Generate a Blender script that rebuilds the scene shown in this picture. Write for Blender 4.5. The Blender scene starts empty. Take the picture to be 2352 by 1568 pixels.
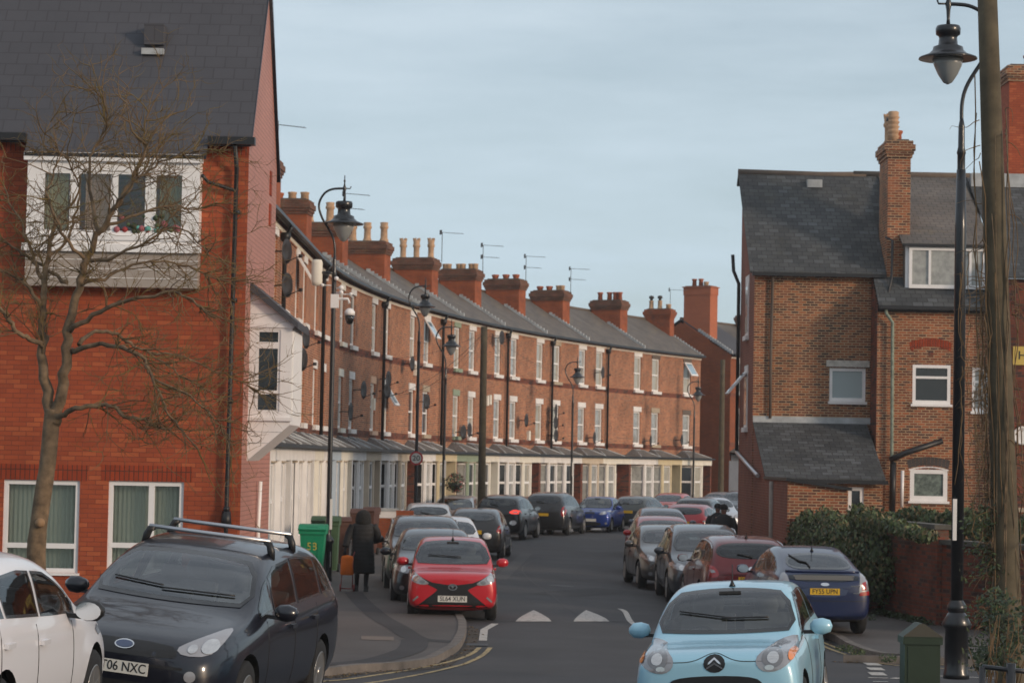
import bpy, bmesh, math, random
from math import sin, cos, pi, radians, tan, atan, atan2, sqrt, hypot
from mathutils import Vector, Matrix
from mathutils.bvhtree import BVHTree
from mathutils.geometry import delaunay_2d_cdt
random.seed(7)
scene = bpy.context.scene
C = scene.collection

# ------------------------------------------------------------------ camera
F = 5500.0; ROLL = radians(1.1); CX, CY = 1176.0, 784.0   # measured on a 2352 x 1568 copy of the photograph
PITCH = atan(271 / F); H = 2.8
cam = bpy.data.cameras.new('camera'); co = bpy.data.objects.new('camera', cam); C.objects.link(co)
cam.sensor_width = 36; cam.lens = F / 2352 * 36; cam.clip_end = 2000; cam.clip_start = 0.5
right = Vector((1, 0, 0)); up = Vector((0, -sin(PITCH), cos(PITCH))); fwd = Vector((0, cos(PITCH), sin(PITCH)))
cxv = right * cos(ROLL) + up * sin(ROLL); cyv = -right * sin(ROLL) + up * cos(ROLL)
co.matrix_world = Matrix(((cxv.x, cyv.x, -fwd.x, 0), (cxv.y, cyv.y, -fwd.y, 0), (cxv.z, cyv.z, -fwd.z, H), (0, 0, 0, 1)))
cam.dof.use_dof = True; cam.dof.focus_distance = 14; cam.dof.aperture_fstop = 10.5
scene.camera = co

# ------------------------------------------------------------------ light
SUN_EL, SUN_AZ = radians(14), radians(124)     # azimuth clockwise from +Y: low, from the right and behind
w = bpy.data.worlds.new("World"); scene.world = w; w.use_nodes = True
nt = w.node_tree; nt.nodes.clear()
def N(nt, typ, **kw):
    n = nt.nodes.new(typ)
    for k, v in kw.items():
        if k == 'inp':
            for a, b in v.items(): n.inputs[a].default_value = b
        else: setattr(n, k, v)
    return n
sky = N(nt, 'ShaderNodeTexSky', sky_type='NISHITA', sun_disc=False, sun_elevation=SUN_EL, sun_rotation=SUN_AZ, air_density=1.0, dust_density=1.5, ozone_density=1.5)
tc = N(nt, 'ShaderNodeTexCoord'); mp = N(nt, 'ShaderNodeMapping'); mp.inputs['Scale'].default_value = (1.6, 1.6, 9.0); mp.inputs['Rotation'].default_value = (0, radians(6), 0)
no = N(nt, 'ShaderNodeTexNoise', inp={'Scale': 2.9, 'Detail': 9, 'Roughness': .58})
rm = N(nt, 'ShaderNodeValToRGB'); rm.color_ramp.elements[0].position = .36; rm.color_ramp.elements[1].position = .68
rm.color_ramp.elements[0].color = (.58, .58, .58, 1); rm.color_ramp.elements[1].color = (.92, .92, .92, 1)
sep = N(nt, 'ShaderNodeSeparateXYZ')
grad = N(nt, 'ShaderNodeMapRange', inp={'From Min': 0.0, 'From Max': .5, 'To Min': 0, 'To Max': 1})
veil = N(nt, 'ShaderNodeMixRGB'); veil.inputs[1].default_value = (5.0, 6.3, 7.2, 1); veil.inputs[2].default_value = (6.3, 6.8, 7.35, 1)
mx = N(nt, 'ShaderNodeMixRGB')
bg = N(nt, 'ShaderNodeBackground'); bg.inputs['Strength'].default_value = .107
wo = N(nt, 'ShaderNodeOutputWorld')
L = nt.links.new
L(tc.outputs['Generated'], mp.inputs['Vector']); L(mp.outputs[0], no.inputs['Vector']); L(no.outputs[0], rm.inputs[0])
L(tc.outputs['Generated'], sep.inputs[0]); L(sep.outputs[2], grad.inputs[0]); L(grad.outputs[0], veil.inputs[0])
L(rm.outputs[0], mx.inputs[0]); L(sky.outputs[0], mx.inputs[1]); L(veil.outputs[0], mx.inputs[2])
dirn = N(nt, 'ShaderNodeMapRange', inp={'From Min': -1.0, 'From Max': 1.0, 'To Min': .88, 'To Max': 1.03}); L(sep.outputs[1], dirn.inputs[0])   # the overcast is brightest down the street
vs = N(nt, 'ShaderNodeVectorMath', operation='SCALE'); L(mx.outputs[0], vs.inputs[0]); L(dirn.outputs[0], vs.inputs['Scale'])
L(vs.outputs[0], bg.inputs[0]); L(bg.outputs[0], wo.inputs[0])
sd = bpy.data.lights.new('sun', 'SUN'); sd.energy = 1.9; sd.angle = radians(10); sd.color = (1.0, .78, .58)
so = bpy.data.objects.new('sun', sd); C.objects.link(so)
sdir = Vector((sin(SUN_AZ) * cos(SUN_EL), cos(SUN_AZ) * cos(SUN_EL), sin(SUN_EL)))
so.rotation_euler = sdir.to_track_quat('Z', 'Y').to_euler()
scene.view_settings.view_transform = 'Standard'; scene.view_settings.look = 'None'
scene.view_settings.exposure = 0.04; scene.view_settings.gamma = 1.0
scene.cycles.use_denoising = True
scene.cycles.max_bounces = 6

# ------------------------------------------------------------------ photo measurement helpers
def ray(px, py):
    u = px - CX; v = CY - py
    a = u * cos(ROLL) - v * sin(ROLL); b = u * sin(ROLL) + v * cos(ROLL)
    return Vector((a, F * cos(PITCH) - b * sin(PITCH), F * sin(PITCH) + b * cos(PITCH)))
def at(px, py, Y):
    r = ray(px, py); t = Y / r.y; return Vector((r.x * t, Y, H + r.z * t))
def proj(X, Y, Z):
    Z -= H; f = Y * cos(PITCH) + Z * sin(PITCH); u = -Y * sin(PITCH) + Z * cos(PITCH)
    a = X / f * F; b = u / f * F
    return (CX + a * cos(ROLL) + b * sin(ROLL), CY - (-a * sin(ROLL) + b * cos(ROLL)))
def gz(X, Y):
    t = min(max((34 - Y) / 13, 0), 1.3)
    c = lambda v: min(max(v, 0), 1)
    return -.1 + t * (.32 + .11 * min(max(0, -X - 1.5), 5)) - .14 * c((X - 1) / 3) * c((Y - 34) / 6) * c((95 - Y) / 20)
def gp(px, py, dz=0):
    z = -.1 + dz
    for _ in range(12):
        r = ray(px, py); t = (z - H) / r.z; p = r * t; z = gz(p.x, p.y) + dz
    return Vector((p.x, p.y, z))
R0 = 131.05
def fp(s):
    if s < 0: return (-6.12, 71.88 + s)
    a = s / R0; return (-6.12 + R0 * (1 - cos(a)), 71.88 + R0 * sin(a))
def s_of(px, z):
    lo, hi = -30, 80
    for _ in range(50):
        m = (lo + hi) / 2
        if proj(*fp(m), z)[0] < px: lo = m
        else: hi = m
    return lo

# ------------------------------------------------------------------ materials
MATS = {}
def mat(name, col, rough=.7, metal=0, spec=.5, coat=0, noise=0, nscale=3, bump=0, alpha=None, trans=0, emis=None):
    if name in MATS: return MATS[name]
    m = bpy.data.materials.new(name); m.use_nodes = True; t = m.node_tree; b = t.nodes['Principled BSDF']
    b.inputs['Base Color'].default_value = (*col, 1); b.inputs['Roughness'].default_value = rough; b.inputs['Metallic'].default_value = metal
    b.inputs['Specular IOR Level'].default_value = spec; b.inputs['Coat Weight'].default_value = coat; b.inputs['Coat Roughness'].default_value = .04
    if trans: b.inputs['Transmission Weight'].default_value = trans
    if emis: b.inputs['Emission Color'].default_value = (*emis[0], 1); b.inputs['Emission Strength'].default_value = emis[1]
    if noise or bump:
        tcn = N(t, 'ShaderNodeTexCoord'); nz = N(t, 'ShaderNodeTexNoise', inp={'Scale': nscale, 'Detail': 6, 'Roughness': .6}); t.links.new(tcn.outputs['Object'], nz.inputs[0])
        if noise:
            mr = N(t, 'ShaderNodeMapRange', inp={'From Min': .3, 'From Max': .7, 'To Min': 1 - noise, 'To Max': 1 + noise}); t.links.new(nz.outputs[0], mr.inputs[0])
            vm = N(t, 'ShaderNodeVectorMath', operation='SCALE'); vm.inputs[0].default_value = col; t.links.new(mr.outputs[0], vm.inputs['Scale']); t.links.new(vm.outputs[0], b.inputs['Base Color'])
        if bump:
            bp = N(t, 'ShaderNodeBump', inp={'Strength': bump, 'Distance': .02}); t.links.new(nz.outputs[0], bp.inputs['Height']); t.links.new(bp.outputs[0], b.inputs['Normal'])
    MATS[name] = m; return m
def brickmat(name, c1, c2, mortar, bw=.225, rh=.075, ms=.010, patch=.25, pscale=.6, rough=.85, offset=.5, bumps=.5, c3=None, stain=None):
    if name in MATS: return MATS[name]
    m = bpy.data.materials.new(name); m.use_nodes = True; t = m.node_tree; b = t.nodes['Principled BSDF']; lk = t.links.new
    b.inputs['Roughness'].default_value = rough; b.inputs['Specular IOR Level'].default_value = .3
    uv = N(t, 'ShaderNodeTexCoord')
    br = N(t, 'ShaderNodeTexBrick', offset=offset, inp={'Scale': 1, 'Mortar Size': ms, 'Mortar Smooth': .15, 'Bias': 0, 'Brick Width': bw, 'Row Height': rh})
    br.inputs['Color1'].default_value = (*c1, 1); br.inputs['Color2'].default_value = (*c2, 1); br.inputs['Mortar'].default_value = (*mortar, 1)
    lk(uv.outputs['UV'], br.inputs['Vector'])
    col = br.outputs['Color']
    if c3:   # odd individual bricks of a third colour
        wn = N(t, 'ShaderNodeTexBrick', offset=offset, inp={'Scale': 1, 'Mortar Size': 0, 'Brick Width': bw, 'Row Height': rh, 'Bias': -.35})
        wn.inputs['Color1'].default_value = (0, 0, 0, 1); wn.inputs['Color2'].default_value = (1, 1, 1, 1)
        mpp = N(t, 'ShaderNodeMapping'); mpp.inputs['Location'].default_value = (bw * 40, rh * 60, 0)
        lk(uv.outputs['UV'], mpp.inputs[0]); lk(mpp.outputs[0], wn.inputs['Vector'])
        cr = N(t, 'ShaderNodeValToRGB'); cr.color_ramp.elements[0].position = .40; cr.color_ramp.elements[1].position = .50; lk(wn.outputs['Color'], cr.inputs[0])
        mm = N(t, 'ShaderNodeMath', operation='MULTIPLY'); inv = N(t, 'ShaderNodeMath', operation='SUBTRACT'); inv.inputs[0].default_value = 1
        lk(br.outputs['Fac'], inv.inputs[1]); lk(inv.outputs[0], mm.inputs[0]); lk(cr.outputs[0], mm.inputs[1])
        m3 = N(t, 'ShaderNodeMixRGB'); lk(mm.outputs[0], m3.inputs[0]); lk(col, m3.inputs[1]); m3.inputs[2].default_value = (*c3, 1); col = m3.outputs[0]
    nz = N(t, 'ShaderNodeTexNoise', inp={'Scale': pscale, 'Detail': 6, 'Roughness': .65}); lk(uv.outputs['Object'], nz.inputs[0])
    mr = N(t, 'ShaderNodeMapRange', inp={'From Min': .3, 'From Max': .7, 'To Min': 1 - patch, 'To Max': 1 + patch}); lk(nz.outputs[0], mr.inputs[0])
    vm = N(t, 'ShaderNodeVectorMath', operation='SCALE'); lk(col, vm.inputs[0]); lk(mr.outputs[0], vm.inputs['Scale']); col = vm.outputs[0]
    if stain:
        n2 = N(t, 'ShaderNodeTexNoise', inp={'Scale': stain[1], 'Detail': 4, 'Roughness': .7}); lk(uv.outputs['Object'], n2.inputs[0])
        r2 = N(t, 'ShaderNodeMapRange', inp={'From Min': .55, 'From Max': .72, 'To Min': 0, 'To Max': stain[2]}); lk(n2.outputs[0], r2.inputs[0])
        m4 = N(t, 'ShaderNodeMixRGB'); lk(r2.outputs[0], m4.inputs[0]); lk(col, m4.inputs[1]); m4.inputs[2].default_value = (*stain[0], 1); col = m4.outputs[0]
    lk(col, b.inputs['Base Color'])
    bp = N(t, 'ShaderNodeBump', invert=True, inp={'Strength': bumps, 'Distance': .01}); lk(br.outputs['Fac'], bp.inputs['Height']); lk(bp.outputs[0], b.inputs['Normal'])
    MATS[name] = m; return m

M_newbrick = brickmat('new_red_brick', (.37, .080, .032), (.31, .067, .029), (.21, .055, .031), ms=.006, patch=.22, pscale=.7, c3=(.42, .105, .042), stain=((.25, .06, .032), 1.1, .4))
M_soldier = brickmat('soldier_brick', (.34, .055, .020), (.27, .045, .018), (.10, .035, .022), bw=.075, rh=.25, ms=.008, offset=0)
M_mauve = brickmat('gable_brick_sky_sheen', (.47, .215, .165), (.43, .195, .155), (.30, .14, .11), ms=.008, patch=.1, rough=.55)  # red brick with the grazing sky reflection put into its paler colour
M_terr = brickmat('terrace_brick', (.42, .142, .064), (.27, .085, .042), (.44, .30, .20), ms=.011, patch=.30, pscale=.5, c3=(.20, .075, .045), stain=((.22, .08, .045), 1.2, .5))
M_terr2 = brickmat('chimney_brick', (.36, .085, .030), (.29, .065, .026), (.22, .11, .06), ms=.009, patch=.3, pscale=1.2, stain=((.10, .06, .045), 1.6, .6))
M_sooty = brickmat('sooty_brick', (.20, .07, .040), (.12, .05, .035), (.15, .11, .08), patch=.4, pscale=1.5, stain=((.16, .13, .06), 2.5, .5))
M_end = brickmat('end_gable_brick', (.32, .085, .032), (.25, .065, .028), (.16, .07, .035), patch=.2)
M_salmon = brickmat('salmon_brick', (.50, .15, .07), (.46, .135, .065), (.38, .14, .08), patch=.08)
M_mixed = brickmat('mixed_brown_brick', (.35, .122, .052), (.105, .038, .028), (.40, .28, .17), ms=.013, patch=.28, pscale=.8, c3=(.075, .04, .033), stain=((.33, .13, .07), 1.6, .5))
M_mixed2 = brickmat('orange_brown_brick', (.38, .118, .050), (.14, .044, .028), (.40, .28, .17), ms=.013, patch=.25, pscale=.8, c3=(.10, .045, .035), stain=((.40, .15, .08), 1.1, .6))
M_darkred = brickmat('dark_red_brick', (.24, .060, .032), (.15, .040, .025), (.12, .07, .05), patch=.5, pscale=1.0, c3=(.07, .035, .03), stain=((.075, .075, .055), 1.0, .75))
M_purple = brickmat('purple_brick', (.24, .075, .045), (.19, .062, .042), (.24, .13, .09), patch=.22, stain=((.30, .12, .085), 2.5, .5))
M_slate_new = brickmat('new_slate', (.075, .076, .088), (.070, .071, .082), (.058, .057, .066), bw=.34, rh=.26, ms=.012, patch=.08, rough=.75, bumps=.3)
M_slate = brickmat('old_slate', (.165, .145, .128), (.125, .114, .107), (.075, .066, .06), bw=.28, rh=.2, ms=.012, patch=.28, pscale=.7, rough=.75, c3=(.15, .13, .115), stain=((.22, .17, .085), 1.3, .45))
M_slate2 = brickmat('patched_slate', (.080, .083, .084), (.052, .055, .058), (.030, .030, .031), bw=.3, rh=.2, ms=.012, patch=.3, pscale=.7, rough=.7, c3=(.095, .10, .105), stain=((.07, .068, .055), 1.2, .5))
M_white = mat('white_upvc', (.86, .84, .83), .4, noise=.05)
M_whitepaint = mat('white_masonry', (.77, .74, .72), .8, noise=.10, nscale=1.5)
M_cream = mat('cream_masonry', (.78, .74, .65), .8, noise=.10, nscale=1.5)
M_beige = mat('beige_masonry', (.58, .48, .37), .8, noise=.10, nscale=1.5)
M_blue = mat('pale_blue_masonry', (.42, .50, .58), .8, noise=.08)
M_green = mat('sage_masonry', (.27, .33, .24), .8, noise=.08)
M_yellow = mat('yellow_masonry', (.62, .52, .34), .8, noise=.08)
M_stone = mat('stone_lintel', (.42, .34, .25), .85, noise=.15)
M_darkstone = mat('dark_lintel', (.13, .10, .08), .85, noise=.15)
M_black = mat('black_gutter', (.012, .012, .014), .45)
M_iron = mat('cast_iron_paint', (.010, .011, .014), .35, coat=.3, noise=.2, nscale=6)
M_clad = mat('beige_cladding', (.36, .31, .27), .7, noise=.06)
M_lead = mat('lead_flashing', (.40, .42, .43), .6, noise=.25)
M_glass = mat('window_glass', (.018, .021, .024), .06, spec=.8)
M_net = mat('net_curtain', (.33, .33, .31), .12, noise=.3, nscale=5, coat=.6)
M_blind = mat('pale_blind', (.40, .37, .30), .15, noise=.12, nscale=3, coat=.6)
M_skyglass = mat('bright_glass', (.28, .42, .52), .1, coat=1)
M_pot = mat('clay_pot', (.48, .30, .18), .85, noise=.25, nscale=6)
M_potred = mat('red_pot', (.36, .10, .045), .85, noise=.25, nscale=6)
M_wood = mat('weathered_pole', (.095, .075, .045), .85, noise=.35, nscale=4, bump=.4)
M_door = mat('white_door', (.68, .66, .64), .4)
M_doord = mat('dark_door', (.02, .025, .045), .4)
M_dish = mat('dish_grey', (.035, .030, .030), .5)
M_alu = mat('aluminium', (.55, .55, .57), .35, metal=.9)
M_chrome = mat('chrome', (.75, .75, .76), .12, metal=1)
M_tyre = mat('tyre', (.010, .010, .011), .8)
M_plastic = mat('black_plastic', (.012, .012, .013), .45)
M_rim = mat('alloy_rim', (.42, .41, .40), .3, metal=.8)
def thinglass(name, tint, base_refl):
    m = bpy.data.materials.new(name); m.use_nodes = True; t = m.node_tree; t.nodes.clear(); lk = t.links.new
    tr = N(t, 'ShaderNodeBsdfTransparent'); tr.inputs[0].default_value = (*tint, 1); gl = N(t, 'ShaderNodeBsdfGlossy'); gl.inputs['Color'].default_value = (.95, .97, 1, 1); gl.inputs['Roughness'].default_value = .03
    lw = N(t, 'ShaderNodeLayerWeight', inp={'Blend': .35}); mr = N(t, 'ShaderNodeMapRange', inp={'From Min': 0, 'From Max': 1, 'To Min': base_refl, 'To Max': .85}); mxs = N(t, 'ShaderNodeMixShader'); out = N(t, 'ShaderNodeOutputMaterial')
    lk(lw.outputs['Fresnel'], mr.inputs[0]); lk(mr.outputs[0], mxs.inputs[0]); lk(tr.outputs[0], mxs.inputs[1]); lk(gl.outputs[0], mxs.inputs[2]); lk(mxs.outputs[0], out.inputs[0]); MATS[name] = m; return m
M_cglass = thinglass('car_glass', (.66, .72, .70), .085)
M_cglassd = thinglass('dark_car_glass', (.22, .24, .24), .04)
M_cabin = mat('cabin_trim', (.030, .030, .032), .85); M_seat = mat('seat_fabric', (.10, .10, .105), .9); M_frit = mat('glass_border', (.006, .006, .007), .25, coat=.6)
M_lens = mat('headlight_lens', (.32, .32, .34), .15, metal=.3, coat=1)
M_lens2 = mat('headlight_reflector', (.62, .61, .60), .12, metal=.8, coat=1)
M_lensd = mat('headlight_shadow', (.20, .20, .21), .2, metal=.4, coat=1)
M_amber = mat('amber_lens', (.75, .22, .03), .2, coat=1)
M_red = mat('tail_lens', (.32, .012, .015), .15, coat=1)
M_brake = mat('lit_tail_lens', (.7, .03, .02), .2, coat=1, emis=((1.0, .06, .03), .9))
M_pw = mat('plate_white', (.62, .62, .58), .4)
M_py = mat('plate_yellow', (.62, .38, .02), .4)
M_ink = mat('plate_ink', (.012, .012, .014), .5)
def wornpaint(name, col, thr=.62):
    m = mat(name, col, .8); t = m.node_tree; b = t.nodes['Principled BSDF']; tcn = N(t, 'ShaderNodeTexCoord'); nz = N(t, 'ShaderNodeTexNoise', inp={'Scale': 9, 'Detail': 8, 'Roughness': .75}); t.links.new(tcn.outputs['Object'], nz.inputs[0])
    r = N(t, 'ShaderNodeMapRange', inp={'From Min': thr - .10, 'From Max': thr + .03, 'To Min': 0, 'To Max': .85}); t.links.new(nz.outputs[0], r.inputs[0]); mxx = N(t, 'ShaderNodeMixRGB'); mxx.inputs[1].default_value = (*col, 1); mxx.inputs[2].default_value = (.06, .058, .058, 1); t.links.new(r.outputs[0], mxx.inputs[0]); t.links.new(mxx.outputs[0], b.inputs['Base Color']); return m
M_line = wornpaint('road_white', (.50, .47, .43))
M_yline = wornpaint('road_yellow', (.44, .33, .16), .58)
M_leaf = mat('ivy_leaf', (.042, .066, .020), .6, noise=.5, nscale=2.2)
M_leaf3 = mat('ivy_leaf_dead', (.17, .13, .06), .7, noise=.3, nscale=3)
M_leaf2 = mat('ivy_leaf_pale', (.10, .135, .048), .6, noise=.4, nscale=3)
M_leafd = mat('dark_leaf', (.026, .042, .016), .6, noise=.4, nscale=3)
M_bark = mat('bark', (.17, .115, .068), .9, noise=.55, nscale=7, bump=.6)
M_twig = mat('twig', (.17, .105, .05), .9, noise=.3)
M_lichen = mat('lichen_twig', (.17, .115, .035), .9, noise=.3)
M_curtain = mat('voile_curtain', (.78, .80, .70), .8)

def asphalt(name, col, sc=1.0, patches=.25):
    m = bpy.data.materials.new(name); m.use_nodes = True; t = m.node_tree; b = t.nodes['Principled BSDF']; lk = t.links.new
    b.inputs['Roughness'].default_value = .78; b.inputs['Specular IOR Level'].default_value = .35
    tcn = N(t, 'ShaderNodeTexCoord')
    n1 = N(t, 'ShaderNodeTexNoise', inp={'Scale': 35 * sc, 'Detail': 5, 'Roughness': .8}); n2 = N(t, 'ShaderNodeTexNoise', inp={'Scale': .45, 'Detail': 5, 'Roughness': .6})
    lk(tcn.outputs['Object'], n1.inputs[0]); lk(tcn.outputs['Object'], n2.inputs[0])
    a = N(t, 'ShaderNodeMapRange', inp={'From Min': .25, 'From Max': .75, 'To Min': .75, 'To Max': 1.25}); c = N(t, 'ShaderNodeMapRange', inp={'From Min': .3, 'From Max': .7, 'To Min': 1 - patches, 'To Max': 1 + patches})
    lk(n1.outputs[0], a.inputs[0]); lk(n2.outputs[0], c.inputs[0])
    mu = N(t, 'ShaderNodeMath', operation='MULTIPLY'); lk(a.outputs[0], mu.inputs[0]); lk(c.outputs[0], mu.inputs[1])
    vm = N(t, 'ShaderNodeVectorMath', operation='SCALE'); vm.inputs[0].default_value = col; lk(mu.outputs[0], vm.inputs['Scale']); lk(vm.outputs[0], b.inputs['Base Color'])
    bp = N(t, 'ShaderNodeBump', inp={'Strength': .25, 'Distance': .01}); lk(n1.outputs[0], bp.inputs['Height']); lk(bp.outputs[0], b.inputs['Normal'])
    return m
M_road = asphalt('asphalt', (.052, .050, .052))
M_pave = asphalt('pavement_asphalt', (.095, .084, .078), 1, .2)
M_patch = asphalt('patch_asphalt', (.045, .042, .043))
M_kerb = mat('kerb_stone', (.15, .130, .115), .85, noise=.3, nscale=4)
M_dirt = mat('gutter_dirt', (.055, .042, .032), .95, noise=.5, nscale=5)

# ------------------------------------------------------------------ mesh building
class MB:
    def __init__(s): s.v = []; s.f = []; s.m = []; s.mats = []; s.sm = []
    def mi(s, m):
        if m not in s.mats: s.mats.append(m)
        return s.mats.index(m)
    def face(s, pts, m, smooth=False):
        i = len(s.v); s.v += [tuple(p) for p in pts]; s.f.append(tuple(range(i, i + len(pts)))); s.m.append(s.mi(m)); s.sm.append(smooth)
    def box(s, a, b, m, T=None):
        x0, x1 = sorted((a[0], b[0])); y0, y1 = sorted((a[1], b[1])); z0, z1 = sorted((a[2], b[2]))
        P = [Vector(p) for p in ((x0, y0, z0), (x1, y0, z0), (x1, y1, z0), (x0, y1, z0), (x0, y0, z1), (x1, y0, z1), (x1, y1, z1), (x0, y1, z1))]
        if T: P = [T @ p for p in P]
        for q in ((0, 3, 2, 1), (4, 5, 6, 7), (0, 1, 5, 4), (1, 2, 6, 5), (2, 3, 7, 6), (3, 0, 4, 7)): s.face([P[k] for k in q], m)
        return s
    def prism(s, poly, ax, a, b, m, T=None):
        """poly: 2D points, extruded along ax ('x','y','z') from a to b"""
        def P(u, v, w):
            p = {'x': (w, u, v), 'y': (u, w, v), 'z': (u, v, w)}[ax]; p = Vector(p); return T @ p if T else p
        A = [P(u, v, a) for u, v in poly]; B = [P(u, v, b) for u, v in poly]
        ar = sum(poly[i][0] * poly[(i + 1) % len(poly)][1] - poly[(i + 1) % len(poly)][0] * poly[i][1] for i in range(len(poly)))
        flip = (ar < 0) ^ (ax == 'y') ^ (a > b)
        if not flip: s.face(A[::-1], m); s.face(B, m)
        else: s.face(A, m); s.face(B[::-1], m)
        n = len(poly)
        for i in range(n):
            j = (i + 1) % n
            q = [A[i], A[j], B[j], B[i]]
            s.face(q if not flip else q[::-1], m)
        return s
    def tube(s, pts, rad, m, n=8, caps=True, smooth=True):
        pts = [Vector(p) for p in pts]
        if not isinstance(rad, (list, tuple)): rad = [rad] * len(pts)
        base = len(s.v); mi = s.mi(m); prev = None; k = len(pts)
        for i, p in enumerate(pts):
            d = (pts[min(i + 1, k - 1)] - pts[max(i - 1, 0)])
            if d.length < 1e-9: d = Vector((0, 0, 1))
            d.normalize()
            if prev is None:
                a = Vector((0, 0, 1)) if abs(d.z) < .9 else Vector((1, 0, 0)); u = d.cross(a).normalized()
            else: u = (prev - d * prev.dot(d)); u = u.normalized() if u.length > 1e-6 else d.orthogonal().normalized()
            prev = u; v = d.cross(u)
            for q in range(n):
                an = 2 * pi * q / n; s.v.append(tuple(p + (u * cos(an) + v * sin(an)) * rad[i]))
        for i in range(k - 1):
            for q in range(n):
                a = base + i * n + q; b = base + i * n + (q + 1) % n
                s.f.append((a, b, b + n, a + n)); s.m.append(mi); s.sm.append(smooth)
        if caps:
            s.f.append(tuple(base + q for q in range(n))[::-1]); s.m.append(mi); s.sm.append(False)
            s.f.append(tuple(base + (k - 1) * n + q for q in range(n))); s.m.append(mi); s.sm.append(False)
        return s
    def lathe(s, prof, m, c=(0, 0, 0), n=20, sx=1, sy=1, smooth=True, T=None):
        base = len(s.v); mi = s.mi(m)
        for r, z in prof:
            for q in range(n):
                a = 2 * pi * q / n; p = Vector((c[0] + r * cos(a) * sx, c[1] + r * sin(a) * sy, c[2] + z)); s.v.append(tuple(T @ p if T else p))
        up_ = prof[-1][1] >= prof[0][1]
        for i in range(len(prof) - 1):
            for q in range(n):
                a = base + i * n + q; b = base + i * n + (q + 1) % n
                f = (a, b, b + n, a + n); s.f.append(f if up_ else f[::-1]); s.m.append(mi); s.sm.append(smooth)
        lo = tuple(base + q for q in range(n)); hi = tuple(base + (len(prof) - 1) * n + q for q in range(n))
        s.f.append(lo[::-1] if up_ else lo); s.m.append(mi); s.sm.append(False)
        s.f.append(hi if up_ else hi[::-1]); s.m.append(mi); s.sm.append(False)
        return s
    def wall(s, p0, p1, z0, z1, holes, m, depth=.1, mrev=None, flip=False):
        """vertical wall from plan point p0 to p1 (outside on the right of p0->p1) with holes (u0,u1,za,zb) and reveals inward"""
        p0 = Vector((*p0, 0)); p1 = Vector((*p1, 0)); d = (p1 - p0); Lh = d.length; d.normalize(); nrm = Vector((d.y, -d.x, 0))
        if flip: nrm = -nrm
        us = sorted({0, Lh} | {h[0] for h in holes} | {h[1] for h in holes}); zs = sorted({z0, z1} | {h[2] for h in holes} | {h[3] for h in holes})
        P = lambda u, z, k=0: p0 + d * u + Vector((0, 0, z)) - nrm * k
        for a, b in zip(us, us[1:]):
            for c, e in zip(zs, zs[1:]):
                um, zm = (a + b) / 2, (c + e) / 2
                if any(h[0] < um < h[1] and h[2] < zm < h[3] for h in holes): continue
                q = [P(a, c), P(b, c), P(b, e), P(a, e)]; s.face(q[::-1] if flip else q, m)
        mr = mrev or m
        for (a, b, c, e) in holes:
            for q in ([P(a, c), P(a, c, depth), P(b, c, depth), P(b, c)], [P(a, e), P(b, e), P(b, e, depth), P(a, e, depth)], [P(a, c), P(a, e), P(a, e, depth), P(a, c, depth)], [P(b, c), P(b, c, depth), P(b, e, depth), P(b, e)]):
                s.face(q[::-1] if flip else q, mr)
        return s
    def mesh(s, name):
        me = bpy.data.meshes.new(name); me.from_pydata(s.v, [], s.f)
        for m in s.mats: me.materials.append(m)
        me.polygons.foreach_set('material_index', s.m); me.polygons.foreach_set('use_smooth', s.sm)
        me.update(); boxuv(me); return me
    def build(s, name, parent=None, loc=None, rotz=None):
        return link(name, s.mesh(name), parent, loc, rotz)
def boxuv(me):
    uvl = me.uv_layers.new(name='UVMap') if not me.uv_layers else me.uv_layers[0]
    Z = Vector((0, 0, 1)); vs = me.vertices; data = uvl.data
    for p in me.polygons:
        n = p.normal
        if abs(n.z) > .98: t = Vector((1, 0, 0)); b = Vector((0, 1, 0))
        else: t = Z.cross(n).normalized(); b = n.cross(t)
        for li in p.loop_indices:
            co_ = vs[me.loops[li].vertex_index].co; data[li].uv = (co_.dot(t) + 50, co_.dot(b) + 50)
def link(name, me, parent=None, loc=None, rotz=None):
    o = bpy.data.objects.new(name, me); C.objects.link(o)
    if parent: o.parent = parent
    if loc is not None: o.location = loc
    if rotz is not None: o.rotation_euler = (0, 0, rotz)
    return o
def tag(o, label=None, cat=None, group=None, kind=None):
    if label: o['label'] = label
    if cat: o['category'] = cat
    if group: o['group'] = group
    if kind: o['kind'] = kind
    return o
def empty(name, loc, rz=0, label=None, cat=None, group=None):
    o = bpy.data.objects.new(name, None); C.objects.link(o); o.location = loc; o.rotation_euler = (0, 0, rz); o.empty_display_size = .2
    return tag(o, label, cat, group)
def copy_tree(o, parent=None):
    c = o.copy(); C.objects.link(c); c.parent = parent
    for ch in list(o.children): copy_tree(ch, c)
    return c
def text_mesh(txt, size, ext=.002, sx=1.0):
    cu = bpy.data.curves.new('t', 'FONT'); cu.body = txt; cu.size = size; cu.extrude = ext; cu.align_x = 'CENTER'; cu.align_y = 'CENTER'; cu.offset = size * .006
    ob = bpy.data.objects.new('t', cu); C.objects.link(ob); dg = bpy.context.evaluated_depsgraph_get()
    me = bpy.data.meshes.new_from_object(ob.evaluated_get(dg)); bpy.data.objects.remove(ob); bpy.data.curves.remove(cu)
    xs = [v.co.x for v in me.vertices]; c = (max(xs) + min(xs)) / 2
    for v in me.vertices: v.co.x = (v.co.x - c) * sx
    return me
def chaikin(poly, n=2):
    for _ in range(n):
        q = []
        for i in range(len(poly)):
            a = poly[i]; b = poly[(i + 1) % len(poly)]
            q += [(a[0] * .75 + b[0] * .25, a[1] * .75 + b[1] * .25), (a[0] * .25 + b[0] * .75, a[1] * .25 + b[1] * .75)]
        poly = q
    return poly
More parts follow.
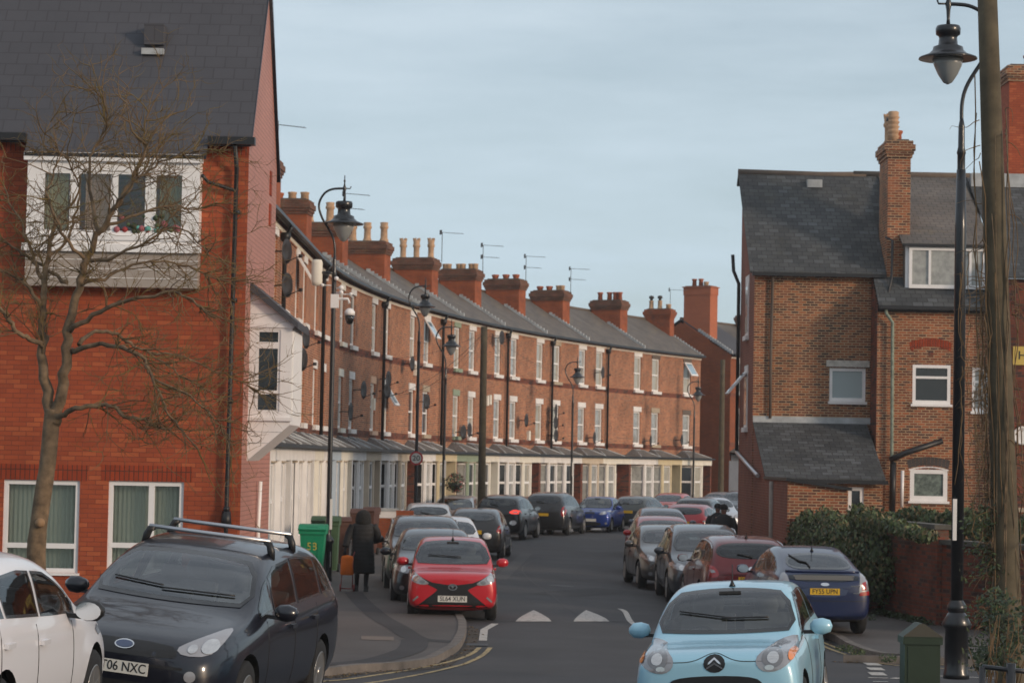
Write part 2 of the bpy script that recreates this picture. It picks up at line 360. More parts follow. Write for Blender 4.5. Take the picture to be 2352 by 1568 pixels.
def inpoly(x, y, poly):
    r = False; j = len(poly) - 1
    for i in range(len(poly)):
        xi, yi = poly[i]; xj, yj = poly[j]
        if (yi > y) != (yj > y) and x < (xj - xi) * (y - yi) / (yj - yi) + xi: r = not r
        j = i
    return r
def densify(poly, step):
    out = []
    for i in range(len(poly)):
        a = Vector(poly[i]); b = Vector(poly[(i + 1) % len(poly)]); n = max(1, int((b - a).length / step))
        for k in range(n): out.append(tuple(a + (b - a) * k / n))
    return out
def tri_fill(poly, step, inner=None):
    poly = densify(poly, step); pts = [Vector(p) for p in poly]; n = len(pts)
    x0 = min(p[0] for p in poly); x1 = max(p[0] for p in poly); y0 = min(p[1] for p in poly); y1 = max(p[1] for p in poly)
    x = x0 + step / 2
    while x < x1:
        y = y0 + step / 2
        while y < y1:
            if inpoly(x, y, poly) and min((Vector((x, y)) - p).length for p in pts[:n]) > step * .45: pts.append(Vector((x, y)))
            y += step
        x += step
    edges = [(i, (i + 1) % n) for i in range(n)]
    if inner:
        q = densify(inner, step); k0 = n; pts = pts[:n] + [Vector(p) for p in q] + [p for p in pts[n:] if min((p - Vector(z)).length for z in q) > step * .35]; m_ = len(q); edges += [(k0 + i, k0 + (i + 1) % m_) for i in range(m_)]
    vs, es, fs, _, _, _ = delaunay_2d_cdt(pts, edges, [], 1, 1e-5)
    return [tuple(v) for v in vs], [tuple(f) for f in fs], n
def sheet(name, poly, m, dz, step=1.0, parent=None, skirt=0, smooth=True):
    """a ground sheet (road marking, pavement) draped on the ground"""
    vs, fs, n = tri_fill(poly, step)
    mb = MB(); mi = mb.mi(m); mb.v = [(x, y, gz(x, y) + dz) for x, y in vs]
    for f in fs:
        a, b, c = (Vector(mb.v[i]) for i in f[:3])
        if (b - a).cross(c - a).z < 0: f = f[::-1]
        mb.f.append(f); mb.m.append(mi); mb.sm.append(False)
    return mb.build(name, parent)
def strip_poly(pts, w):
    pts = [Vector(p[:2]) for p in pts]; Lp = []; Rp = []
    for i, p in enumerate(pts):
        d = (pts[min(i + 1, len(pts) - 1)] - pts[max(i - 1, 0)]).normalized(); n = Vector((-d.y, d.x))
        Lp.append(tuple(p + n * w / 2)); Rp.append(tuple(p - n * w / 2))
    return Lp + Rp[::-1]
def smooth_path(pts, n=6):
    pts = [Vector(p) for p in pts]; out = []
    for i in range(len(pts) - 1):
        p0 = pts[max(i - 1, 0)]; p1 = pts[i]; p2 = pts[i + 1]; p3 = pts[min(i + 2, len(pts) - 1)]
        for k in range(n):
            t = k / n; out.append(.5 * ((2 * p1) + (p2 - p0) * t + (2 * p0 - 5 * p1 + 4 * p2 - p3) * t * t + (3 * p1 - p0 - 3 * p2 + p3) * t ** 3))
    out.append(pts[-1]); return out
# ------------------------------------------------------------------ ground, road, pavements
def grid_sheet(name, xs, ys, m, zf, kind='structure'):
    mb = MB(); mi = mb.mi(m)
    for y in ys:
        for x in xs: mb.v.append((x, y, zf(x, y)))
    n = len(xs)
    for j in range(len(ys) - 1):
        for i in range(n - 1):
            a = j * n + i; mb.f.append((a, a + 1, a + n + 1, a + n)); mb.m.append(mi); mb.sm.append(True)
    return tag(mb.build(name), kind=kind)
xs = [-900, -300, -100, -60, -40, -30, -20, -14] + list(range(-10, 16, 1)) + [20, 30, 40, 60, 100, 300, 900]
ys = [-60, -20, 0, 5] + list(range(8, 48)) + [50, 55, 60, 70, 80, 100, 120, 150, 200, 300, 600, 1500]
grid_sheet('ground', xs, ys, M_pave, lambda x, y: gz(x, y) - .12)
grid_sheet('road', [x for x in xs if -60 <= x <= 60], [y for y in ys if y <= 200], M_road, lambda x, y: gz(x, y))
def z6(x, y): return ((1200 + x / 1.887) / 1.7415, (1900 + y / 1.887) / 1.7415)
def kerbside(s, off):
    a = max(s, 0) / R0; x, y = fp(s); return (x + off * cos(a), y - off * sin(a))
lk_near = [gp(*z6(x, y)) for x, y in ((-400, 1560), (0, 1530), (240, 1515), (450, 1490), (750, 1470), (970, 1440), (1100, 1382), (1200, 1320), (1250, 1230), (1255, 1155), (1235, 1110))]
lk_near = [(-30, 29.0)] + [(-12, 29.5)] + [tuple(p[:2]) for p in lk_near]
lk_far = [(-1.2, 51), (-1.75, 60), (-2.35, 68)] + [kerbside(s, 3.5) for s in range(4, 100, 5)]
lk = [tuple(p[:2]) for p in smooth_path([Vector((*p, 0)) for p in lk_near + lk_far], 3)]
left_back = [kerbside(s, -1.5) for s in range(94, -20, -6)] + [(-30, 54)]
rk_near = [(40, 34.2)] + [tuple(gp(*p)[:2]) for p in ((2352, 1531), (2181, 1523), (2066, 1517), (2003, 1511), (1943, 1489), (1895, 1464))]
rk_far = [(4.95, 45), (4.9, 57), (4.85, 70)] + [kerbside(s, 10.5) for s in range(6, 100, 6)]
rk = [tuple(p[:2]) for p in smooth_path([Vector((*p, 0)) for p in rk_near + rk_far], 3)]
def pavement(poly, name): return tag(sheet(name, poly, M_pave, .10, 1.6), kind='structure')
pavement(lk + left_back, 'pavement')
pavement(rk + [(60, 170), (60, 34.2)], 'pavement')
def kerb(path, side):
    mb = MB(); w_ = .14
    P = []
    for i, p in enumerate(path):
        p = Vector(p); d = (Vector(path[min(i + 1, len(path) - 1)]) - Vector(path[max(i - 1, 0)])).normalized(); n = Vector((-d.y, d.x)) * side
        P.append((p, p + n * w_))
    for (a, b), (c, d) in zip(P, P[1:]):
        z = lambda q, h: Vector((q.x, q.y, gz(q.x, q.y) + h))
        t = [z(a, .112), z(c, .112), z(d, .112), z(b, .112)]; f = [z(a, -.02), z(c, -.02), z(c, .112), z(a, .112)]
        k = [z(b, .112), z(d, .112), z(d, .05), z(b, .05)]
        if side < 0: t = t[::-1]
        mb.face(t, M_kerb); mb.face(f if side > 0 else f[::-1], M_kerb)
    acc = 0; M_j = mat('kerb_joint', (.04, .034, .03), .95)
    for (a, b), (c, d) in zip(P, P[1:]):
        seg = (c - a).length; acc += seg
        if acc > .9:
            acc = 0; dr = (c - a).normalized() * .012; z = lambda q, h: Vector((q.x, q.y, gz(q.x, q.y) + h)); t = [z(a, .1145), z(a + dr, .1145), z(b + dr, .1145), z(b, .1145)]; mb.face(t if side > 0 else t[::-1], M_j)
    tag(mb.build('kerb'), kind='structure')
kerb([p for p in lk if p[0] > -30], 1)
kerb([p for p in rk], -1)
# gutter dirt along the near left kerb
tag(sheet('gutter_dirt', strip_poly([(p[0] + .12 * (1 if i > 12 else .2), p[1] - (.14 if i < 24 else .02)) for i, p in enumerate(lk[3:34])], .18), M_dirt, .006, .5), kind='structure')
# trench patches in the left pavement
def gz6(x, y): return tuple(gp(*z6(x, y), dz=.1)[:2])
tag(sheet('pavement_patch', strip_poly(smooth_path([Vector((*gz6(x, y), 0)) for x, y in ((400, 880), (470, 960), (600, 1070), (740, 1150), (860, 1225), (1000, 1245), (1180, 1258))], 4), .38), M_patch, .104, .5), kind='structure')
tag(sheet('pavement_patch', strip_poly(smooth_path([Vector((*gz6(x, y), 0)) for x, y in ((870, 1240), (840, 1310), (700, 1365), (520, 1405), (200, 1425), (-200, 1430))], 4), .42), M_patch, .107, .5), kind='structure')
tag(sheet('inspection_cover', [gz6(x, y) for x, y in ((462, 1212), (708, 1220), (708, 1248), (462, 1240))], mat('pinkish_concrete', (.19, .15, .125), .9, noise=.15), .106, .5), kind='structure')
# worn concrete path behind: paler strip beside the bins
# road markings
def mark(name, pts, m=None, dz=.008, label=None): return tag(sheet(name, pts, m or M_line, dz, .6), kind='structure')
def tri(x0, x1, yb, xt, yt):
    pts = []
    for k in range(7):
        t = k / 6; pts.append((x0 + (xt - x0) * t, yb + (yt - yb) * t ** .72))
    for k in range(1, 7):
        t = k / 6; pts.append((xt + (x1 - xt) * t, yb + (yt - yb) * (1 - t) ** .72))
    return [tuple(gp(*p)[:2]) for p in pts]
mark('speed_hump_marking', tri(1184, 1267, 1427, 1226, 1401))
mark('speed_hump_marking', tri(1317, 1400, 1427, 1346, 1401))
mark('speed_hump_marking', [tuple(gp(*p)[:2]) for p in ((1287, 1220), (1322, 1220), (1323, 1212.5), (1308, 1213.5))])
mark('speed_hump_marking', [tuple(gp(*p)[:2]) for p in ((1346, 1220.5), (1385, 1220.5), (1379, 1212.5), (1364, 1213))])
G3 = lambda x, y: Vector((*gp(x, y)[:2], 0))
mark('road_marking', strip_poly(smooth_path([G3(1424, 1398), G3(1436, 1405), G3(1446, 1424), G3(1459, 1436)], 4), .11))
mark('road_marking', strip_poly([G3(1137, 1432), G3(1112, 1446), G3(1109, 1471)], .13))
mark('road_marking', strip_poly([G3(1399, 1219), G3(1412, 1215), G3(1426, 1212)], .12))
mark('road_marking', strip_poly([G3(1240, 1217), G3(1262, 1214)], .12))
mark('road_marking', strip_poly([G3(1150, 1226), G3(1200, 1219)], .10))
for pts in (((1126, 1487), (1112, 1502), (1085, 1517), (1039, 1532), (978, 1546), (902, 1560), (800, 1574), (700, 1580)), ((1101, 1487), (1085, 1500), (1054, 1513), (1009, 1525), (948, 1537), (871, 1549), (789, 1561), (680, 1568))):
    mark('yellow_line', strip_poly(smooth_path([G3(*p) for p in pts], 4), .075), M_yline)
for o_ in (0, 8):
    mark('yellow_line', strip_poly(smooth_path([G3(x, y + o_) for x, y in ((1860, 1462), (1893, 1476), (1940, 1494), (1985, 1509), (2060, 1520), (2150, 1526), (2300, 1534), (2352, 1536))], 4), .07), M_yline)
for a, b in (((1986, 1512), (1999, 1517)), ((1998, 1522), (2010, 1528)), ((2006, 1533), (2017, 1539)), ((2010, 1544), (2020, 1551)), ((1994, 1556), (2040, 1557)), ((2049, 1557), (2068, 1558)), ((2005, 1565), (2040, 1566))):
    mark('road_marking', strip_poly([G3(*a), G3(*b)], .22 if b[0] - a[0] < 20 else .12))
mark('road_marking', strip_poly([G3(2120, 1551), G3(2200, 1554), G3(2352, 1560)], .1))
mark('road_crack', strip_poly(smooth_path([G3(1262, 1276), G3(1212, 1292), G3(1200, 1310), G3(1224, 1336), G3(1262, 1362), G3(1300, 1392), G3(1350, 1420)], 5), .035), mat('crack_line', (.075, .072, .075), .9), .004)
for k_, (ax_, ay_, bx_, by_, wd_) in enumerate(((1.0, 52, 2.6, 56, 1.1), (-.2, 58, 0.6, 75, .35), (2.9, 33.5, 4.2, 36, .7), (.6, 29, 3.2, 30.4, .9))):
    mark('road_patch', strip_poly([Vector((ax_, ay_, 0)), Vector((bx_, by_, 0))], wd_), mat('tar_patch_%s' % 'ab'[k_ % 2], ((.036, .035, .037), (.068, .065, .066))[k_ % 2], .85, noise=.25, nscale=9), .0035)
dc = gp(1068, 1480); mark('drain_grate', [(dc.x + .02, dc.y - .25), (dc.x + .36, dc.y - .25), (dc.x + .36, dc.y + .2), (dc.x + .02, dc.y + .2)], mat('iron_grate', (.02, .02, .02), .6, noise=.4, nscale=40), .012)
mc = gp(1290, 1345); mark('manhole_cover', [(mc.x + .3 * cos(a_), mc.y + .3 * sin(a_)) for a_ in [k_ * pi / 8 for k_ in range(16)]], mat('iron_cover', (.035, .033, .033), .6, noise=.3, nscale=20), .006)
mark('road_crack', strip_poly([G3(1120, 1427.5), G3(1480, 1428.5)], .05), M_patch, .004)

lit = MB(); rr = random.Random(4)
for k in range(520):
    if rr.random() < .6: q = lk[rr.randint(8, 34)]; x, y = q[0] + rr.gauss(.05, .12), q[1] - abs(rr.gauss(0, .10)); z = gz(x, y) + .012
    else: q = rk[rr.randint(4, 24)]; x, y = q[0] - rr.gauss(.0, .15), q[1] - abs(rr.gauss(0, .15)); z = gz(x, y) + .012
    u_ = rr.uniform(0, 6.3); s_ = rr.uniform(.015, .04); lit.face([(x + cos(u_) * s_, y + sin(u_) * s_, z), (x - sin(u_) * s_ * .6, y + cos(u_) * s_ * .6, z + .012), (x - cos(u_) * s_, y - sin(u_) * s_, z + .004), (x + sin(u_) * s_ * .6, y - cos(u_) * s_ * .6, z + .01)], rr.choice([mat('dead_leaf', (.16, .09, .035), .9), mat('dead_leaf_pale', (.24, .17, .08), .9), M_dirt]))
tag(lit.build('leaf_litter'), 'brown leaf litter scattered along the kerbs', kind='stuff')
# ------------------------------------------------------------------ crescent of terraced houses
EAVE = 8.86; RB = 3.3; RZ = 2.05; BACK = 6.6
def pane_mat(k):
    return {0: M_glass, 1: M_net, 2: M_blind, 3: M_glass}[k]
def window_unit(parent, x, y, z0, z1, wd, pm, frame=M_white, transom=.55, name='window', T=None, fw=.075, ftop=None, vbar=None, proud=.0):
    """upvc window: frame with transom in a reveal; pane is a sub-part.  plane at local y, facing -y"""
    f = MB(); x0, x1 = x - wd / 2, x + wd / 2; y0, y1 = y - .03, y + .04
    f.box((x0, y0, z0), (x0 + fw, y1, z1), frame, T); f.box((x1 - fw, y0, z0), (x1, y1, z1), frame, T)
    f.box((x0 + fw, y0, z0), (x1 - fw, y1, z0 + fw * 1.2), frame, T); f.box((x0 + fw, y0, z1 - fw), (x1 - fw, y1, z1), frame, T)
    if transom:
        zt = z0 + (z1 - z0) * transom; f.box((x0 + fw, y0 - .004, zt - .035), (x1 - fw, y1, zt + .035), frame, T)
    for vb in (vbar or []): f.box((x0 + (x1 - x0) * vb - .035, y0 - .006, z0 + fw), (x0 + (x1 - x0) * vb + .035, y1, z1 - fw), frame, T)
    fo = f.build(name, parent)
    p = MB(); p.box((x0 + fw * .5, y + .012, z0 + fw * .5), (x1 - fw * .5, y + .03, z1 - fw * .5), pm, T); p.build('pane', fo)
    return fo
def dish_mesh(r=.33):
    mb = MB(); n = 16
    T = Matrix.Rotation(radians(90), 4, 'X')
    prof = [(0.001, .0), (r * .5, .018), (r, .07), (r, .078), (r * .5, .028), (0.001, .012)]
    mb.lathe(prof, M_dish, n=n, T=T @ Matrix.Diagonal((1, 1.12, 1, 1)))
    mb.tube([(0, .0, 0), (0, .22, 0), (0, .3, -.02)], .02, M_dish, 6)
    mb.tube([(0, -.02, -r), (0, -.42, -.12)], .012, M_dish, 6); mb.box((-.03, -.48, -.16), (.03, -.40, -.08), M_dish)
    return mb.mesh('satellite_dish')
DISH = dish_mesh(.27)
def aerial_mesh(kind=0):
    mb = MB(); h = 1.3
    mb.tube([(0, 0, 0), (0, 0, h)], .015, M_dish, 6)
    def boom(z, l):
        mb.tube([(-.12, 0, z), (l, 0, z - .02)], .010, M_dish, 5)
        mb.box((-.08, -.14, z - .1), (-.06, .14, z + .1), M_dish)
        for k in range(int(l / .12)):
            mb.tube([(.05 + k * .12, -.11, z), (.05 + k * .12, .11, z)], .006, M_dish, 4)
    boom(h, 1.0)
    if kind: boom(h - .55, .8)
    return mb.mesh('aerial')
AER = [aerial_mesh(0), aerial_mesh(1)]
def chimney(parent, x, y0, y1, w_, z0, ztop, pots, m=M_terr2, cap=True, potmat=M_pot, capm=None, jit=0):
    mb = MB(); hw = w_ / 2
    mb.box((x - hw, y0, z0), (x + hw, y1, ztop - .5), m)
    capm = capm or m
    if cap:
        for k, (e, a, b) in enumerate(((.04, .5, .40), (.08, .40, .30), (.12, .30, .12), (.06, .12, 0))):
            mb.box((x - hw - e, y0 - e, ztop - a), (x + hw + e, y1 + e, ztop - b - .002), capm)
    else: mb.box((x - hw - .03, y0 - .03, ztop - .5), (x + hw + .03, y1 + .03, ztop - .06), m); mb.box((x - hw - .09, y0 - .09, ztop - .06), (x + hw + .09, y1 + .09, ztop), m)
    # flaunching
    mb.box((x - hw + .05, y0 + .05, ztop - .002), (x + hw - .05, y1 - .05, ztop + .05), M_darkstone)
    ch = mb.build('chimney', parent)
    for (t, kind) in pots:
        y = y0 + (y1 - y0) * t; p = MB()
        if kind == 'crown':
            p.lathe([(.15, 0), (.17, .06), (.13, .12), (.13, .5), (.17, .55), (.17, .62), (.14, .66), (.16, .82), (.12, .84)], M_pot, (x, y, ztop), 12)
            for q in range(6): a = q * pi / 3; p.box((x + cos(a) * .14 - .025, y + sin(a) * .14 - .025, ztop + .83), (x + cos(a) * .14 + .025, y + sin(a) * .14 + .025, ztop + .92), M_pot)
        elif kind == 'short': p.lathe([(.14, 0), (.15, .15), (.18, .2), (.18, .27), (.13, .28)], M_potred, (x, y, ztop), 12)
        elif kind == 'pale': p.lathe([(.15, 0), (.14, .22), (.16, .25), (.16, .3), (.1, .31)], M_pot, (x, y, ztop), 12)
        elif kind == 'red': p.lathe([(.14, 0), (.12, .38), (.16, .42), (.16, .48), (.11, .49)], M_potred, (x, y, ztop), 12)
        elif kind == 'cowl':
            p.lathe([(.16, 0), (.15, .08), (.13, .12), (.12, .45), (.15, .5), (.11, .52)], M_pot, (x, y, ztop), 12)
            p.lathe([(.08, .5), (.08, .62), (.15, .66), (.13, .78), (.02, .82)], M_dish, (x, y, ztop), 12)
        elif kind == 'tall':
            p.lathe([(.20, 0), (.19, .10), (.15, .18), (.14, .55), (.18, .6), (.18, .66), (.15, .7), (.17, .82), (.12, .83)], M_pot, (x, y, ztop), 12)
        elif kind == 'banded':
            pr = [(.17, 0)]
            for q in range(5): pr += [(.15, .1 + q * .14), (.19, .15 + q * .14), (.15, .18 + q * .14)]
            p.lathe(pr + [(.16, .86), (.12, .88)], M_pot, (x, y, ztop), 12)
        
        pm_ = p
        if jit: pm_.v = [(a_ + (jit if t * 10 % 3 > 1.4 else -jit) , b_, c_) for a_, b_, c_ in pm_.v]
        p.build('chimney_pot', ch)
    return ch
def house(s0, s1, party_hi, paint, brickpier, panes, lintels=(None, None), dz=0, chim=None, door='white', front=True, label='', wx=None, doorside=True, roofm=M_slate, wallm=M_terr, bay=True, group='brick terraced houses along the crescent', end=False, opened=None, plain=False):
    """s0..s1 arc range; party_hi: the shared party wall (with the bays beside it) is at s1 (True) or s0 (False)"""
    sm = (s0 + s1) / 2; w_ = (s1 - s0); a = max(sm, 0) / R0; px, py = fp(sm)
    h = empty('terraced_house', (px, py, dz), pi / 2 - a, label, 'house', group)
    k = (1 / R0) if sm > 0 else 0
    X = lambda x, y: x * (1 + y * k)
    hw = w_ / 2 + .004
    px_ = (w_ / 2 - 1.25 if party_hi else -w_ / 2 + 1.25) if wx is None else wx
    WZ = ((3.75, 5.5, 'first'), (6.66, 8.44, 'second'))
    mb = MB()
    holes = [(px_ + hw - .5, px_ + hw + .5, a_, b_) for a_, b_, _ in WZ]
    mb.wall((-hw, 0), (hw, 0), -.2, EAVE, holes, wallm, .12)
    g = [(0, -.2), (0, EAVE), (RB, EAVE + RZ), (BACK, EAVE), (BACK, -.2)]
    for sx in (-1, 1):
        q = [(X(sx * hw, y), y, z - (.12 if y == RB else 0)) for y, z in g]; mb.face(q if sx < 0 else q[::-1], wallm if not end else (M_terr if sx < 0 else M_end))
    mb.wall((X(hw, BACK), BACK), (X(-hw, BACK), BACK), -.2, EAVE, [], wallm)
    # string courses and corbelled eaves band
    for z0, z1, e, m_ in ((3.62, 3.74, .03, M_darkred), (3.50, 3.62, .012, M_darkred), (6.50, 6.63, .03, M_darkred), (6.40, 6.50, .012, M_darkred), (8.60, 8.76, .03, wallm), (8.76, EAVE, .07, M_darkred)):
        mb.box((-hw, -e, z0), (hw, .02, z1), m_)
    nd = int(w_ / .16)
    for q in range(nd): x = -hw + (q + .5) * 2 * hw / nd; mb.box((x - .035, -.062, 8.64), (x + .035, -.029, 8.74), M_cream)
    mb.build('brick_wall', h)
    r = MB(); t = .07; ov = .22; sl = RZ / RB
    for (ya, yb, za, zb) in ((-ov, RB, EAVE + .02 - ov * sl + .1, EAVE + RZ + .1), (RB, BACK + ov, EAVE + RZ + .1, EAVE + .1 - ov * sl)):
        q = [(X(-hw, ya), ya, za), (X(hw, ya), ya, za), (X(hw, yb), yb, zb), (X(-hw, yb), yb, zb)]
        r.face(q, roofm); r.face([(p[0], p[1], p[2] - t) for p in q][::-1], roofm)
        for i in range(4): j = (i + 1) % 4; r.face([q[i], (q[i][0], q[i][1], q[i][2] - t), (q[j][0], q[j][1], q[j][2] - t), q[j]], roofm)
    ro = r.build('roof', h)
    rt = MB(); rt.tube([(X(-hw, RB), RB, EAVE + RZ + .1), (X(hw, RB), RB, EAVE + RZ + .1)], .09, M_darkstone, 8); rt.build('ridge_tile', ro)
    gt = MB(); gt.prism([(-ov - .11, 8.80), (-ov - .10, 8.90), (-ov + .02, 8.90), (-ov + .02, 8.80)], 'x', -hw, hw, M_black); gt.build('gutter', h)
    for i, (a_, b_, nm) in enumerate(WZ):
        pk = panes[i]; pm = pane_mat(pk)
        window_unit(h, px_, .09, a_, b_, 1.0, pm, transom=.5)
        lm = lintels[i] or M_whitepaint; lb = MB(); lb.box((px_ - .56, -.035, b_ + .001), (px_ + .56, .10, b_ + .26), lm); lb.build('lintel', h)
        sb = MB(); sb.box((px_ - .6, -.13, a_ - .15), (px_ + .6, .12, a_ - .001), lm if lm is not M_darkstone else M_whitepaint); sb.build('window_sill', h)
    if opened is not None:
        a_, b_, _ = WZ[opened]; zt = b_ - .02; zb = (a_ + b_) / 2
        T = Matrix.Translation((px_, -.02, zt)) @ Matrix.Rotation(radians(-32), 4, 'X')
        f = MB(); hh = zt - zb
        for bx in (((-.46, -.03, -hh), (-.38, .02, 0)), ((.38, -.03, -hh), (.46, .02, 0)), ((-.38, -.03, -hh), (.38, .02, -hh + .09)), ((-.38, -.03, -.08), (.38, .02, 0))): f.box(*bx, M_white, T)
        fo = f.build('open_window_sash', h); p = MB(); p.box((-.40, -.012, -hh + .05), (.40, .0, -.04), M_skyglass, T); p.build('pane', fo)
    if front:
        sg = 1 if party_hi else -1; bc = px_; P_ = .78; zt = 3.02
        x_out = -sg * hw                      # outer boundary where the door is
        # bay
        A = (bc - 1.14, 0); B = (bc - .62, -P_); Cc = (bc + .62, -P_); D = (bc + 1.14, 0)
        bw = MB(); segs = [(A, B), (B, Cc), (Cc, D)]
        wins = []
        for (p, q) in segs:
            Lq = hypot(q[0] - p[0], q[1] - p[1]); m0, m1 = ((.16, Lq - .10) if p is A else (.10, Lq - .16)) if Lq < 1.0 else (.17, Lq - .17)
            hole_ = not (plain and p is not B)
            bw.wall(p, q, -.2, zt, [(m0, m1, .75, 2.62)] if hole_ else [], paint, .09)
            if hole_: wins.append((p, q, m0, m1))
        bw.face([(*A, .3), (*B, .3), (*Cc, .3), (*D, .3)], M_whitepaint); bo = bw.build('bay', h)
        for i, (p, q, m0, m1) in enumerate(wins):
            d = (Vector(q) - Vector(p)).normalized(); T = Matrix.Translation((p[0], p[1], 0)) @ Matrix.Rotation(atan2(d.y, d.x), 4, 'Z')
            f = MB(); y0, y1 = .045, .085
            for bx in (((m0, y0, .75), (m0 + .05, y1, 2.62)), ((m1 - .05, y0, .75), (m1, y1, 2.62)), ((m0 + .05, y0, .75), (m1 - .05, y1, .83)), ((m0 + .05, y0, 2.55), (m1 - .05, y1, 2.62)), ((m0 + .05, y0 - .004, 1.70), (m1 - .05, y1, 1.80))): f.box(*bx, M_white, T)
            fo = f.build('bay_window', bo); 
            pb = MB(); pb.box((m0 + .03, y1 + .002, .78), (m1 - .03, y1 + .02, 2.6), pane_mat(panes[2 + (i % 2)]), T); pb.build('pane', fo) if False else pb.build('bay_window_pane', bo)
            hd = MB(); hd.box((m0 - .05, -.045, 2.625), (m1 + .05, -.003, 2.665), M_stone, T); hd.build('hood_mould', bo)
        # fascia over porch, both sides of bay, gutter
        fa = MB()
        xb_out = bc - sg * .62; xb_in = bc + sg * .62; x_in = sg * hw
        fa.box((min(x_out, xb_out) , -P_ , 2.68), (max(x_out, xb_out), -P_ + .14, zt), paint)
        if abs(x_in - xb_in) > .05: f2 = MB(); f2.box((min(x_in, xb_in), -P_, 2.68), (max(x_in, xb_in), -P_ + .14, zt), paint); f2.build('fascia', h)
        fa.build('porch', h) if fa.f else None
        fp_ = MB(); fp_.box((x_out, -P_ + .02, -.2), (x_out + sg * .16, 0, 2.675), M_darkred if brickpier else paint); fp_.build('porch_pier', h)
        br = MB(); ye = -P_ - .12; z0 = zt + .06
        base = [(-hw, ye), (hw, ye)]
        # canopy: low-pitched roof across the front with a steeper hip over the bay
        c0 = [(-hw, ye, z0), (hw, ye, z0), (hw, 0, z0 + .10), (-hw, 0, z0 + .10)]
        br.face(c0, M_slate); br.box((-hw, ye - .001, z0 - .06), (hw, -.004, z0 - .003), M_black)
        e = [(max(-hw, bc - 1.5), ye - .01, z0 + .005), (min(hw, bc + 1.5), ye - .01, z0 + .005), (min(hw, bc + 1.45), 0, z0 + .11), (max(-hw, bc - 1.45), 0, z0 + .11)]
        t0 = (bc - .55, 0, 3.50); t1 = (bc + .55, 0, 3.50); m0_ = (bc - .5, -.16, 3.44); m1_ = (bc + .5, -.16, 3.44)
        br.face([e[0], e[1], m1_, m0_], M_slate); br.face([e[0], m0_, t0, e[3]], M_slate); br.face([e[1], e[2], t1, m1_], M_slate); br.face([m0_, m1_, t1, t0], M_lead)
        br.tube([e[0], m0_], .035, M_lead, 5); br.tube([e[1], m1_], .035, M_lead, 5)
        br.build('bay_roof', h)
        gu = MB(); gu.box((-hw, ye - .10, z0 - .09), (hw, ye + .01, z0 - .005), M_black); gu.build('bay_gutter', h)
        # door
        xd = x_out + sg * .58; dm = {'white': M_door, 'dark': M_doord, 'green': M_green}[door]
        d = MB(); d.box((xd - .42, -.06, .05), (xd + .42, -.01, 2.1), dm); d.box((xd - .5, -.08, .0), (xd - .42, 0, 2.64), M_white); d.box((xd + .42, -.08, .0), (xd + .5, 0, 2.64), M_white); d.box((xd - .42, -.075, 2.1), (xd + .42, 0, 2.18), M_white)
        d.box((xd - .42, -.05, 2.18), (xd + .42, -.01, 2.64), M_glass); d.box((xd - .28, -.075, 1.35), (xd + .28, -.055, 1.85), M_glass)
        do = d.build('front_door', h); kn = MB(); kn.lathe([(.03, -.1), (.035, -.08), (.02, -.06)], M_chrome, (0, 0, 0), 8, T=Matrix.Translation((xd - .32, -.02, 1.05)) @ Matrix.Rotation(radians(-90), 4, 'X')); kn.build('door_handle', do)
    if chim:
        ch = chimney(h, chim.get('x', -hw), 1.4, 3.15, .95, 9.2, chim['z'], chim['pots'], cap=chim.get('cap', True), m=chim.get('m', M_terr2), capm=chim.get('capm', M_sooty))
        fl = MB()   # stepped lead flashing down the party line
        for q in range(14):
            y = -.1 + q * .16; z = EAVE + .12 + y * sl; fl.box((chim.get('x', -hw) - .52, y, z), (chim.get('x', -hw) - .40, y + .17, z + .19), M_lead)
        fl.build('flashing', ro)
        if chim.get('aerial') is not None: link('aerial', AER[chim['aerial']], ch, (chim.get('x', -hw) + .3, chim.get('ay', 1.5), chim['z'] - .1), chim.get('arz', radians(-55)))
    return h
centres = [-16.5, -9.3, -2.9, 3.6, 10.6, 17.65, 25.05, 32.7, 39.3, 45.75, 52.0, 59.9]
names_paint = {  # (left house, right house) per party: paint, brick pier, door, panes
    0: ((M_whitepaint, 0), (M_whitepaint, 0)), 1: ((M_whitepaint, 0), (M_whitepaint, 0)), 2: ((M_cream, 0), (M_whitepaint, 0)), 3: ((M_blue, 0), (M_cream, 0)), 4: ((M_whitepaint, 0), (M_beige, 0)),
    5: ((M_whitepaint, 0), (M_beige, 1)), 6: ((M_whitepaint, 1), (M_yellow, 0)), 7: ((M_green, 1), (M_cream, 0)), 8: ((M_whitepaint, 0), (M_cream, 1)), 9: ((M_whitepaint, 1), (M_whitepaint, 1)), 10: ((M_beige, 1), (M_cream, 1)), 11: ((M_whitepaint, 1), (M_yellow, 0))}
PN = {id(M_whitepaint): 'white', id(M_cream): 'cream', id(M_blue): 'pale blue', id(M_beige): 'beige', id(M_green): 'sage green', id(M_yellow): 'pale yellow'}
